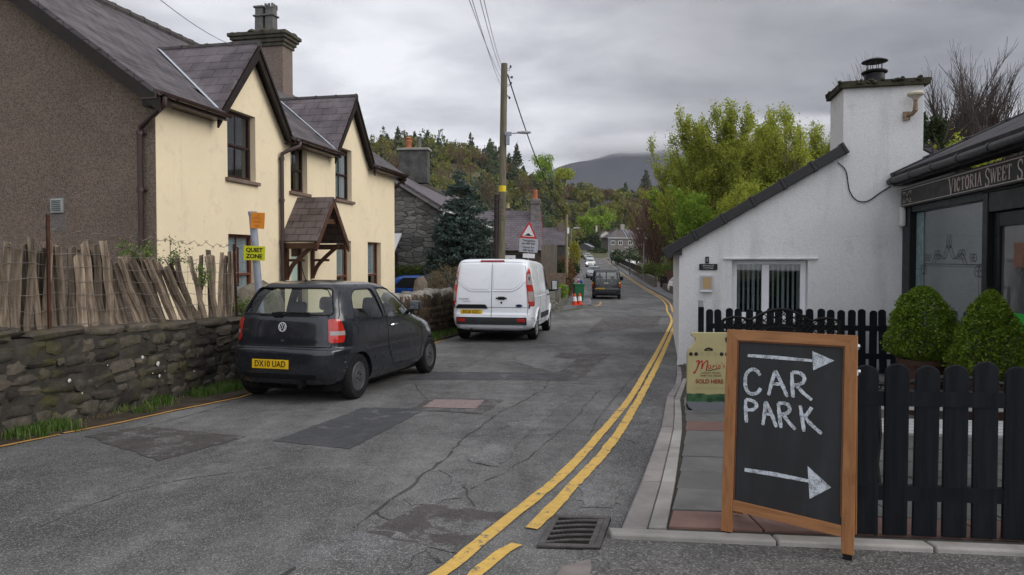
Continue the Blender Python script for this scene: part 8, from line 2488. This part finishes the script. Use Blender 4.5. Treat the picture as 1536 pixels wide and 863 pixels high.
# posts, poles, wires
def sign_post():
 t = thing("sign_pole", "leaning grey pole carrying an orange notice and a yellow QUIET ZONE sign", "sign", (-3.93, 10.75, prof(10.75) + .3), R(4))
 top = at(378.5, 318, 10.75); base = at(391, 470, 10.75)
 loc = Vector(t.location)
 d_ = (top - base).normalized(); z0 = base - d_ * .5
 mb = MB(); mb.tube([z0 - loc, top - loc], .057, 14); mb.tube([top - loc - d_ * .05, top - loc + d_ * .005], .066, 14)
 inv = Matrix.Rotation(-R(4), 4, 'Z'); mb.v = [inv @ v_ for v_ in mb.v]
 mb.build("pole", M_GREY_METAL, t, smooth=True, sharp=50)
 def platex(px, py, w, h, mat, name, rot):
  c = at(px, py, 10.66); o = MB().box((0, 0, 0), (w, .006, h)).build(name, mat, t, bevel=.002)
  o.matrix_local = inv @ Matrix.Translation(c - loc) @ Matrix.Rotation(rot, 4, 'Y') @ Matrix.Rotation(R(-4), 4, 'Z'); return o
 k_ = 10.66 / 1024
 o = platex(386.5, 331, 21.5 * k_, 24 * k_, plain("orange_notice", (.62, .22, .02), .5, .08), "orange_plate", R(3.5))
 mo = plain("dark_orange_print", (.36, .09, .02), .5, .05, bmp=0)
 mb = MB()
 for z, w in ((.052, .10), (.03, .16), (-.01, .15), (-.03, .12), (-.075, .10), (-.095, .07)):
  n = int(w / .017)
  for i in range(n): ribbon(mb, [(-w / 2 + i * .017, z), (-w / 2 + i * .017 + .011, z)], .011, -.0032, .001)
 ribbon(mb, [(.01 + .013 * math.cos(a), .085 + .013 * math.sin(a)) for a in np.linspace(0, 6.2832, 15)], .005, -.0032, .001)
 mb.build("plate_lettering", mo, o)
 o = platex(381.5, 380, 33 * k_, 21.5 * k_, plain("lime_yellow_sign", (.52, .52, .015), .5, .06), "yellow_plate", R(2))
 text("plate_lettering", "QUIET", .088, M_PLATE_TXT, o, Matrix.Translation((0, -.004, .047)) @ FACE_SOUTH, sx=1.05, bold=.003)
 text("plate_lettering", "ZONE", .088, M_PLATE_TXT, o, Matrix.Translation((0, -.004, -.05)) @ FACE_SOUTH, sx=1.05, bold=.003)
sign_post()
PY = 23.9
def pole():
 top = at(756.5, 96, PY); base = at(750.5, 420, PY)
 t = thing("utility_pole", "tall wooden utility pole with a yellow band and a street lamp, behind the white van", "pole", (base.x, PY, prof(PY)))
 L0 = Vector(t.location); d_ = top - L0
 M_POLE = wood_mat("weathered_pole", (.09, .08, .058), (.19, .168, .12), 'z', .5, .85, 0, (.09, .095, .05))
 P = [Vector((0, 0, -.2))] + [d_ * (i / 8) for i in range(1, 9)]
 MB().tube(P, [.145 - .004 * i for i in range(9)], 14).build("shaft", M_POLE, t, smooth=True, sharp=50)
 MB().tube([d_ * 1.0, d_ * 1.004], [.118, .06], 14).build("cap", M_LEAD, t)
 f = lambda py: (at(753, py, PY).z - L0.z) / d_.z
 MB().tube([d_ * f(288), d_ * f(279)], .134, 14).build("band", plain("yellow_band", (.6, .46, .03), .5, .08), t, smooth=True)
 a, b_ = d_ * f(480), d_ * f(292); o_ = Vector((-.19, -.05, 0))
 MB().tube([a + o_, b_ + o_], .085, 8).build("cable_guard", plain("dark_brown_cable_guard", (.035, .027, .025), .6, .3), t, smooth=True)
 mb = MB()
 for py in (300, 312, 318, 324, 330): mb.tube([d_ * f(py) + Vector((-.14 + .17 * math.cos(u) * 1.3, -.03 + .17 * math.sin(u), 0)) for u in np.linspace(0, 6.2832, 17)], .008, 4)
 mb.build("straps", M_TRIM_GREY, t)
 z = d_ * f(203)
 mb = MB(); mb.tube([z + Vector((.08, -.1, 0)), z + Vector((.28, -.12, .04)), z + Vector((.62, -.14, .06))], .022, 8); mb.box(tuple(z + Vector((.16, -.1, -.18))), (.13, .12, .34)); mb.box(tuple(z + Vector((.17, -.1, .03))), (.24, .13, .12))
 ar = mb.build("lamp_arm", M_GREY_METAL, t, bevel=.01)
 mb = MB(); c = z + Vector((.74, -.14, .07))
 mb.lathe([(.001, -.26), (.06, -.24), (.085, -.1), (.09, .08), (.06, .2), (.001, .24)], 14, 'x', tuple(c)); mb.v = [Vector((v_.x, v_.y, c.z + (v_.z - c.z) * .62)) for v_ in mb.v]
 mb.build("lamp_head", plain("grey_lamp_head", (.3, .31, .33), .5, .12), ar, smooth=True)
 for py, dx, dz in ((103, .22, .06), (112, .27, -.10), (126, .24, .02), (142, .2, -.12)):
  q = d_ * f(py)
  mb = MB(); mb.tube([q + Vector((.1, 0, -.04 + (.03 if dz < 0 else -.03))), q + Vector((.17, 0, -.08)), q + Vector((dx, 0, dz))], .009, 5); mb.tube([q + Vector((.1, 0, -.02)), q + Vector((dx - .02, 0, dz - .03))], .007, 5)
  br = mb.build("insulator_bracket", M_BLACK_PLASTIC, t)
  MB().lathe([(.001, .05), (.028, .045), (.035, .01), (.022, 0), (.035, -.03), (.001, -.04)], 10, 'z', tuple(q + Vector((dx, 0, dz)))).build("insulator", M_DARK_IRON, br, smooth=True)
 return t, L0, d_, f
POLE, L0, PD, PF = pole()
def wire(label, a, b_, sag, r=.007, n=24, group="overhead wires", mat=None):
 P = [a.lerp(b_, i / n) - Vector((0, 0, sag * 4 * (i / n) * (1 - i / n))) for i in range(n + 1)]
 mb = MB(); mb.tube(P, r, 5)
 o = mb.build("overhead_wire", mat or M_WIREGREY, None, smooth=True, sharp=0)
 tag(o, label, "wire", group)
M_WIREGREY = plain("grey_overhead_wire", (.16, .16, .17), .6, .1, bmp=0)
for px1, ppy, lab in ((706.5, 118, "leftmost of the four wires rising from the utility pole to the top edge"), (710.5, 130, "second from left of the four wires rising from the utility pole"),
     (722, 108, "third from left of the four wires rising from the utility pole"), (727.5, 98, "rightmost of the four wires rising from the utility pole to the top edge")):
 a = L0 + PD * PF(ppy) + Vector((-.1, -.05, 0))
 ax = 768 + 1024 * a.x / a.y
 k_ = 1.75
 e_ = at(ax + (px1 - ax) * k_, ppy + (0 - ppy) * k_, 7.0)
 wire(lab, a, e_, .12, .0055)
p2 = at(850, 322, 42)
wire("thick dark cable sloping down from the utility pole to the thin pole further on", L0 + PD * PF(112) + Vector((.12, 0, 0)), p2 + Vector((0, 0, -.1)), .75, .022, mat=M_BLACK_PLASTIC)
a = at(351, 69, 14.6); wire("single wire running from the first gablet up to the top left", a, at(200, -34, 9.0), .1, .006)
t = thing("telegraph_pole", "thin short weathered pole standing among the shrubs by the far pavement", "pole", (p2.x, 42, prof(42)))
MB().tube([(0, 0, -.2), (.0, 0, p2.z - prof(42))], [.11, .085], 10).build("shaft", wood_mat("pale_pole", (.18, .15, .09), (.28, .24, .15)), t, smooth=True)
MB().box((.08, -.1, p2.z - prof(42) - 1.0), (.12, .1, .35)).build("junction_box", M_WHITE_PAINT, t, bevel=.01)
def lamp_post(label, px, pyt, Y, side, mat):
 p = at(px, pyt, Y); h = p.z - prof(Y)
 t = thing("street_lamp", label, "street lamp", (p.x, Y, prof(Y)), 0, "street lamps further off")
 MB().tube([(0, 0, -.1), (0, 0, h * .9), (0, 0, h)], [.075, .055, .04], 8).build("post", mat, t, smooth=True)
 MB().tube([(0, 0, h - .1), (side * .3, 0, h + .05)], .03, 6).build("arm", mat, t)
 mb = MB(); mb.box((side * .5, 0, h + .06), (.6, .2, .12)); mb.build("lamp_head", plain("pale_lamp_head", (.5, .5, .5), .5), t, bevel=.03)
lamp_post("street lamp with a flat head above the golden shrub on the left", 857, 343, 66, 1, M_GREY_METAL)
lamp_post("grey lamp post in front of the cream gabled house at the bend", 913, 349, 150, -1, M_GREY_METAL)
lamp_post("dark lamp post on the far right pavement beside the railings", 945, 372, 92, -1, M_TRIM_GREY)
lamp_post("lamp post rising through the reddish bare tree on the right", 966, 344, 76, -1, M_GREY_METAL)
def hump():
 p = at(792, 368, 27.0)
 t = thing("warning_sign", "red triangle road hump sign above a grey Welsh and English distance plate", "sign", (p.x, 27.0, prof(27.0)), 0)
 L = Vector(t.location); k_ = 27 / 1024
 MB().tube([(.0, .05, -.1), (.0, .05, at(792, 333, 27).z - L.z)], .038, 10).build("post", M_GREY_METAL, t, smooth=True)
 zc = at(792.5, 346, 27).z - L.z
 def tri_pts(r_): return round_poly([(r_ * math.cos(R(90 + 120 * i)) * .9, r_ * math.sin(R(90 + 120 * i)) * 1.0) for i in range(3)], r_ * .12)
 o = MB().prism(tri_pts(17.0 * k_), 'y', 0, .012).build("triangle", plain("red_sign_border", (.5, .025, .03), .4, .05, bmp=0), t); o.location = (.02, -.02, zc - 3.0 * k_); o.rotation_euler = (0, R(4), 0)
 MB().prism(tri_pts(12.2 * k_), 'y', -.004, .0).build("triangle_face", plain("white_sign_face", (.66, .66, .66), .4, .04, bmp=0), o)
 hm = [(x, .085 * math.exp(-(x / .085)**2)) for x in np.linspace(-.19, .19, 25)]
 MB().prism([(-.19, -.012), (.19, -.012)] + [(x, z) for x, z in reversed(hm)], 'y', -.007, -.0045).build("hump_symbol", M_PLATE_TXT, o).location = (0, 0, -.118)
 pl = MB().box((0, 0, 0), (28 * k_, .012, 20.5 * k_)).build("distance_plate", plain("grey_sign_plate", (.40, .41, .44), .45, .06), t, bevel=.004)
 pl.location = (.02, -.02, at(792, 368.5, 27).z - L.z); pl.rotation_euler = (0, R(3.5), 0)
 for i, s in enumerate(("Twmpathau", "am 400 llath", "Humps for", "400 yards")):
  text("plate_lettering", s, .118, M_PLATE_TXT, pl, Matrix.Translation((0, -.008, (.19, .075, -.07, -.19)[i])) @ FACE_SOUTH, sx=.9, bold=.002)
 o = MB().box((0, 0, 0), (18 * k_, .01, 6.5 * k_)).build("small_plate", M_WHITE_PAINT, t, bevel=.003); o.location = (.03, -.02, at(793, 384, 27).z - L.z); o.rotation_euler = (0, R(3), 0)
hump()
sg_ = thing("small_notice", "small white notice showing just above the left of the van roof", "notice", tuple(at(765, 386.5, 29)), 0)
MB().box((0, 0, 0), (.46, .012, .18)).build("board", M_WHITE_PAINT, sg_, bevel=.003)
MB().tube([(0, .03, .05), (0, .03, -2.6)], .03, 8).build("post", M_GREY_METAL, sg_)
# along the far left pavement
def cone(label, px, py, h=.62, grp="traffic cones by the green bin"):
 p = gnd(px, py, .09); t = thing("traffic_cone", label, "traffic cone", tuple(p), 0, grp)
 mo = bpy.data.materials.get("cone_orange") or plain("cone_orange", (.62, .06, .02), .5, .1)
 MB().box((0, 0, .02), (.36, .36, .04)).build("base", mo, t, bevel=.01)
 MB().lathe([(.135, .04), (.112, .04 + .18)], 16).lathe([(.085, .44), (.03, h), (.001, h)], 16).build("cone", mo, t, smooth=True)
 MB().lathe([(.113, .215), (.084, .445)], 16).build("white_band", M_WHITE_PAINT, t, smooth=True)
cone("orange traffic cone left of the green bin", 862, 458); cone("orange traffic cone in front of the green bin", 869.5, 457.5)
cone("orange traffic cone on the pavement beyond the green bin", 868, 431.5); cone("furthest orange traffic cone, by the blue sack", 867.5, 424)
p = gnd(868.5, 454, .09)
t = thing("wheelie_bin", "green wheelie bin on the far left pavement behind the cones", "bin", (p.x, p.y + .3, p.z), R(8))
mg_ = plain("dark_green_plastic", (.022, .12, .05), .5, .15)
MB().box((0, 0, .52), (.46, .5, .92), taper=(1.22, 1.25)).build("body", mg_, t, bevel=.03)
MB().box((0, 0, 1.02), (.62, .68, .07)).build("lid", mg_, t, bevel=.025); MB().tube([(-.25, .36, 1.0), (.25, .36, 1.0)], .02, 6).build("handle", mg_, t)
for s_ in (-1, 1): MB().lathe([(.1, -.03), (.1, .03)], 16, 'x', (s_ * .25, .26, .1)).build("wheel", M_TYRE, t)
mb = MB(); stone_shape(mb, (0, 0, .3), (.5, .5, .62), (0, 0, .3), np.random.default_rng(1), .2, 2.6)
o = mb.build("blue_sack", plain("blue_plastic_sack", (.02, .06, .3), .4, .2), None, smooth=True, sharp=60); p = gnd(870, 430, .09); o.location = p; tag(o, "blue plastic sack on the pavement beside the far cones", "sack")
def wall_strip(name, label, pts, h, th, mat, cat="wall", group=None, cap=None, z0=0.0, parent=None):
 """wall along a ground polyline; front face on the line"""
 mb = MB(); P = [Vector((p[0], p[1])) for p in pts]; n = len(P)
 vs = []
 for i, p_ in enumerate(P):
  d_ = (P[min(i + 1, n - 1)] - P[max(i - 1, 0)]).normalized(); nn = Vector((-d_.y, d_.x)) * th
  zb = prof(p_.y) + z0
  vs += [(p_.x, p_.y, zb - .3), (p_.x + nn.x, p_.y + nn.y, zb - .3), (p_.x + nn.x, p_.y + nn.y, zb + h), (p_.x, p_.y, zb + h)]
 fs = [(0, 1, 2, 3), tuple(4 * (n - 1) + k_ for k_ in (3, 2, 1, 0))]
 for i in range(n - 1):
  a = 4 * i
  for k_ in range(4): fs.append((a + k_, a + 4 + k_, a + 4 + (k_ + 1) % 4, a + (k_ + 1) % 4))
 mb.add(vs, fs)
 if parent: return mb.build(name, mat, parent)
 o = mb.build(name, mat, None); tag(o, label, cat, group)
 bm = bmesh.new(); bm.from_mesh(o.data); bmesh.ops.recalc_face_normals(bm, faces=bm.faces[:]); bm.to_mesh(o.data); bm.free()
 return o
M_RUBBLE_SM = masonry_mat("mossy_rubble", (.085, .085, .065), (.2, .19, .155), (.06, .055, .045), 1, 1.8, 3.2)
A = [tuple(gnd(838, 467.5)[:2]), tuple(gnd(852, 463)[:2]), tuple(gnd(866, 455)[:2])]
wall_strip("low_stone_wall", "low mossy stone wall right of the white van beside the pavement", [(1.0, 30.6)] + A[:1] + [(3.0, 37), (3.5, 42)], 1.05, .4, M_RUBBLE_SM)
wall_strip("brown_wall", "brown rendered garden wall behind the van, right of the wooden fence", [(1.6, 39), (3.1, 39.3)], 1.75, .25, plain("brown_render_wall", (.15, .11, .085), .9, .2))
fpn = thing("board_fence", "tall weathered board fence right of the garage", "fence", (1.9, 43, prof(43)))
for i in range(8): MB().box((i * .125, 0, 1.75), (.115, .03, 3.5 + .06 * (i % 3))).build("board", wood_mat("grey_fence_boards", (.13, .105, .085), (.22, .19, .155)) if i == 0 else bpy.data.materials["grey_fence_boards"], fpn)
def sh_at(name, label, px, pyc, Y, w, h, n, leaf, mat, seed, zb=None, **k_):
 p = at(px, pyc, Y); shrub(name, label, (p.x, Y, p.z - h / 2), w / 2, w / 2 * .8, h, n, leaf, mat, seed, **k_)
sh_at("green_bush", "bright green bush on the low stone wall right of the van", 839, 437, 33, .85, .75, 1500, .045, M_LEAF_BRIGHT, 1)
sh_at("golden_shrub", "tall golden yellow conifer shrub by the far left pavement", 861, 385, 50, 1.0, 2.3, 2600, .05, M_GOLD, 2)
sh_at("russet_shrub", "russet brown shrub around the foot of the thin pole", 846, 407, 44, 1.5, 2.0, 2200, .055, M_RUSSET, 3)
sh_at("russet_shrub", "lower russet shrub beside the far pavement left of the bin", 853, 428, 41, .8, 1.4, 1300, .045, M_RUSSET, 33)
sh_at("dark_shrub", "dark green clipped shrub below the golden one", 861, 405, 48, 1.0, 1.0, 1200, .05, M_HEDGE_DARK, 4)
sh_at("dark_shrub", "dark green shrub left of the thin pole by the board fence", 834, 403, 43.5, 1.1, 1.2, 1200, .05, M_HEDGE_DARK, 5)
sh_at("dry_shrub", "tangle of dry beige stems on the brown wall left of the van", 676, 421, 22.5, 1.7, 1.1, 3000, .05, M_DRY, 6, aspect=.08)
sh_at("dry_shrub", "dry stems over the coping near the blue car", 652, 424, 22.0, .8, .8, 1000, .045, M_DRY, 66, aspect=.08)
p = at(617, 413, 26.6)
shrub("garden_hedge", "yellow green clipped hedge behind the blue car", (-3.75, 26.45, prof(26) - .1), 1.0, .3, 2.05, 9000, .045, M_HEDGE, 7, cat="hedge", kind='box')
for i, (x, y, r_, h, lab) in enumerate(((-2.6, 41, 2.2, 2.6, "dark bush filling the garden behind the spruce tree"), (.4, 41, 1.8, 2.0, "dark bush in front of the garage beside the hump sign"), (3.4, 54, 1.3, 2.2, "dark bush behind the board fence by the far pavement"), (5.0, 72, 1.4, 2.4, "dark bush beyond the golden shrub"))):
 shrub("dark_shrub", lab, (x, y, prof(y)), r_, r_ * .7, h, 1800, .09, M_HEDGE_DARK, 40 + i)
# along the far right pavement
def gp(px, py): return tuple(gnd(px, py, .1)[:2])
B_ = [gp(1046, 456), gp(1023, 444.5), gp(999, 434)]
wall_strip("low_wall", "low brown wall under the red brown fence left of the cottage", B_[::-1], .62, -.3, masonry_mat("brown_far_masonry", (.09, .065, .05), (.15, .115, .09), (.06, .05, .04), 1, 2, 3))
bf = wall_strip("brown_board_fence", "red brown board fence on the low wall left of the cottage", [(x + .06, y + .03) for x, y in B_[::-1]], 1.15, -.05, wood_mat("red_brown_boards", (.085, .032, .02), (.12, .05, .032)), cat="fence", z0=.62)
Cc = [gp(985.5, 431), gp(966, 419.5)]
wall_strip("garden_wall", "grey brown garden wall beyond the dark bins on the right", Cc[::-1], 1.0, -.3, masonry_mat("grey_far_masonry", (.10, .085, .07), (.17, .145, .12), (.06, .05, .04), 1, 2, 3))
rl = thing("railings", "dark railings and hedge along the far right pavement", "railings", (0, 0, 0))
D_ = [gp(965, 419), gp(947.5, 408), gp(934, 400.5), gp(924.5, 396)]
wall_strip("plinth", "", D_[::-1], .55, -.3, M_RUBBLE_SM, parent=rl)
mb = MB()
for a, b_ in zip(D_, D_[1:]):
 a, b_ = Vector(a), Vector(b_); n = int((b_ - a).length / .35)
 for i in range(n):
  q = a.lerp(b_, i / n); z = prof(q.y); mb.box((q.x + .12, q.y, z + .95), (.03, .03, .95))
 mb.slab([(a.x + .1, a.y, prof(a.y) + 1.35), (b_.x + .1, b_.y, prof(b_.y) + 1.35), (b_.x + .1, b_.y, prof(b_.y) + 1.41), (a.x + .1, a.y, prof(a.y) + 1.41)], .03)
mb.build("bars", M_DARK_IRON, rl)
for i, (px, py) in enumerate(((987.5, 432.5), (993.5, 434.5))):
 q = gp(px, py); t = thing("wheelie_bin", ("dark wheelie bin beside the far wall, left of the pair", "dark wheelie bin at the end of the red brown fence, right of the pair")[i], "bin", (q[0] + .5, q[1], prof(q[1]) + .1), R(20), "dark bins on the right pavement")
 mk = plain("dark_bin_plastic", (.022, .017, .016), .6, .2)
 MB().box((0, 0, .55), (.46, .5, .98), taper=(1.22, 1.25)).build("body", mk, t, bevel=.03); MB().box((0, 0, 1.09), (.62, .68, .07)).build("lid", mk, t, bevel=.02)
q = gp(962.5, 418); t = thing("concrete_post", "pale concrete post at the end of the far railings", "post", (q[0] + .1, q[1], prof(q[1])))
MB().box((0, 0, .9), (.22, .22, 1.9)).build("shaft", M_CONC, t, bevel=.02); MB().box((0, 0, 1.88), (.28, .28, .1)).build("cap", M_CONC, t, bevel=.03)
sheet("lawn", [(21, 118), (19.5, 100), (26, 96), (44, 118), (44, 140), (27, 140)], .3, plain("lawn_grass", (.09, .15, .03), .95, .25, .8, bmp=.4, bscale=8), .3, "bright lawn beyond the far railings")
sh_at("hedge", "clipped hedge in front of the grey semi detached houses", 938, 389, 130, 5.5, 1.5, 1800, .16, M_HEDGE_DARK, 8, cat="hedge")
sh_at("green_bush", "light green bush above the garden wall on the right", 978, 405, 74, 2.4, 1.5, 1800, .08, M_HEDGE, 9)
sh_at("green_bush", "pale flowering bush left of the cottage corner", 988, 399, 78, 3.0, 1.8, 1800, .085, foliage("pale_leaves", [(.14, .17, .05), (.22, .25, .09), (.3, .32, .15)], .3), 10)
sh_at("green_bush", "green bush behind the red brown fence beside the cottage", 1008, 409, 62, 3.0, 1.9, 2200, .075, M_HEDGE, 11)
sh_at("brown_bush", "brown bare bush above the garden wall on the right", 962, 404, 84, 2.0, 2.0, 1500, .08, M_BROWN_LEAF, 12, aspect=.2)
for i, (px, pyc, Y, w, h, lab) in enumerate(((925, 384, 158, 3, 3, "dark bush beside the two walkers at the bend"), (955, 383, 120, 5, 3, "dark bush left of the reddish bare tree"), (900, 377, 192, 5, 2, "dark hedge below the cream gabled house"), (888, 379, 200, 4, 2, "dark hedge at the far end of the parked row"))):
 sh_at("dark_shrub", lab, px, pyc, Y, w, h, 900, .17, M_HEDGE_DARK, 50 + i)
for i, (px, pyc, Y, w, h, mt, lab) in enumerate(((868, 366, 218, 6, 6, M_HEDGE_DARK, "dark tree mass left of the grey shed at the end of the road"), (893, 366, 222, 5, 7, M_HEDGE_DARK, "dark bush right of the grey shed at the end of the road"),
         (880, 356, 228, 8, 6, M_HEDGE, "green bush above the grey shed at the end of the road"), (902, 372, 216, 4, 4, M_HEDGE_DARK, "dark bush at the foot of the cream gabled house"))):
 sh_at("dark_shrub" if mt is M_HEDGE_DARK else "green_bush", lab, px, pyc, Y, w, h, 1400, .3, mt, 80 + i)
def person(label, px, py, h, jacket, trousers, seed, phase):
 p = gnd(px, py, .1)
 t = thing("person", label, "person", tuple(p), R(15))
 J = [((0, 0, .93), .13), ((0, 0, 1.12), .14), ((0, 0, 1.33), .15), ((0, 0, 1.46), .06), ((0, .02, 1.55), .06), ((0, .02, 1.64), .10), ((0, .01, 1.72), .075)]
 E = [(i, i + 1) for i in range(6)]
 def chain(root, pts):
  prev = root
  for q, r_ in pts:
   J.append((q, r_)); E.append((prev, len(J) - 1)); prev = len(J) - 1
 for s_ in (-1, 1):
  st = s_ * phase
  chain(0, [((s_ * .09, 0, .86), .09), ((s_ * .10, .12 * st, .50), .062), ((s_ * .10, .16 * st - .06, .09), .045), ((s_ * .10, .16 * st + .08, .04), .035)])
  chain(2, [((s_ * .19, 0, 1.40), .065), ((s_ * .23, -.08 * st, 1.15), .048), ((s_ * .23, -.10 * st + .08, .92), .036), ((s_ * .23, -.10 * st + .12, .83), .03)])
 me = bpy.data.meshes.new("body"); k_ = h / 1.78
 me.from_pydata([tuple(c * k_ for c in q) for q, _ in J], E, []); ob = bpy.data.objects.new("body", me); COL.objects.link(ob)
 md = ob.modifiers.new("skin", 'SKIN')
 for v_, (_, r_) in zip(me.skin_vertices[0].data, J): v_.radius = (r_ * k_, r_ * k_ * .85)
 me.skin_vertices[0].data[0].use_root = True
 ob.modifiers.new("sub", 'SUBSURF').levels = 1
 dg = bpy.context.evaluated_depsgraph_get(); m2 = bpy.data.meshes.new_from_object(ob.evaluated_get(dg))
 ob.modifiers.clear(); ob.data = m2; ob.parent = t
 skin = bpy.data.materials.get("skin_tone") or plain("skin_tone", (.4, .25, .19), .6, .1)
 for m_ in (trousers, jacket, skin, M_BLACK_PLASTIC): m2.materials.append(m_)
 for f in m2.polygons:
  c = f.center / k_; f.use_smooth = True
  f.material_index = 3 if c.z < .08 else 0 if c.z < .90 and abs(c.x) < .2 else 2 if c.z > 1.5 or (abs(c.x) > .19 and c.z < .9) else 1
 hm = MB().lathe([(.105, 0), (.112, .05), (.09, .11), (.001, .14)], 14, 'z', (0, 0, 1.64 * k_)).build("hair", plain("dark_hair", (.02, .015, .012), .7), t, smooth=True)
 return t
mj = plain("dark_jacket", (.02, .02, .024), .8, .2); mbl = plain("blue_jacket", (.02, .04, .28), .7, .15); mtr = plain("dark_trousers", (.022, .022, .028), .9, .2)
person("walker in a dark jacket, left of the two on the far pavement", 917.5, 396, 1.74, mj, mtr, 1, 1)
person("walker in a blue jacket, right of the two on the far pavement", 921.8, 395.5, 1.78, mbl, mtr, 2, -1)
# valley air and the cloud on the mountain
def volume(name, density, col, aniso=0.0):
 m = bpy.data.materials.new(name); m.use_nodes = True
 nt = m.node_tree; nt.nodes.clear()
 out = nt.nodes.new("ShaderNodeOutputMaterial")
 pv = N(nt, "ShaderNodeVolumePrincipled", {'Density': density, 'Color': (*col, 1), 'Anisotropy': aniso})
 nt.links.new(pv.outputs[0], out.inputs['Volume'])
 return m
hz = MB().box((900, 1475, 220), (5200, 3150, 620)).build("haze", volume("valley_air", HAZE, (.86, .90, 1.0)), None)
stuff(hz, "thin grey blue air filling the whole valley", "haze")
mc = volume("mountain_cloud", .01, (.99, .99, 1.0), .3)
nt = mc.node_tree; pv = [n for n in nt.nodes if n.type == 'PRINCIPLED_VOLUME'][0]
tc = nt.nodes.new("ShaderNodeTexCoord")
ln = N(nt, "ShaderNodeVectorMath", {0: tc.outputs['Object']}, operation='LENGTH').outputs['Value']
fall = N(nt, "ShaderNodeMapRange", {0: ln, 1: 1.0, 2: .35, 3: 0.0, 4: 1.0}, interpolation_type='SMOOTHSTEP').outputs[0]
wsp = N(nt, "ShaderNodeMapRange", {0: noise(nt, coords(nt, 'Object', (2.2, 2.2, .8)), 1.6, 4, .6), 1: .36, 2: .66, 3: .12, 4: 1.0}).outputs[0]
nt.links.new(N(nt, "ShaderNodeMath", {0: N(nt, "ShaderNodeMath", {0: fall, 1: wsp}, operation='MULTIPLY').outputs[0], 1: CLOUD}, operation='MULTIPLY').outputs[0], pv.inputs['Density'])
for i, (x, y, z, sx, sy, sz, lab) in enumerate(((470, 2010, 324, 430, 170, 52, "soft grey cloud along the mountain ridge right of the utility pole"), (950, 1990, 345, 520, 190, 85, "thick grey cloud over the mountain behind the green trees"), (1500, 1980, 358, 480, 190, 95, "grey cloud over the mountain behind the cottage chimney"))):
 mb = MB(); mb.lathe([(max(0.0, math.cos(a)) if abs(a) < 1.57 else 0.0, math.sin(a)) for a in np.linspace(-math.pi / 2, math.pi / 2, 17)], 32)
 o = stuff(mb.build("cloud", mc, None, smooth=True, sharp=0), lab, "cloud")
 o.location = (x, y, z); o.scale = (sx, sy, sz)
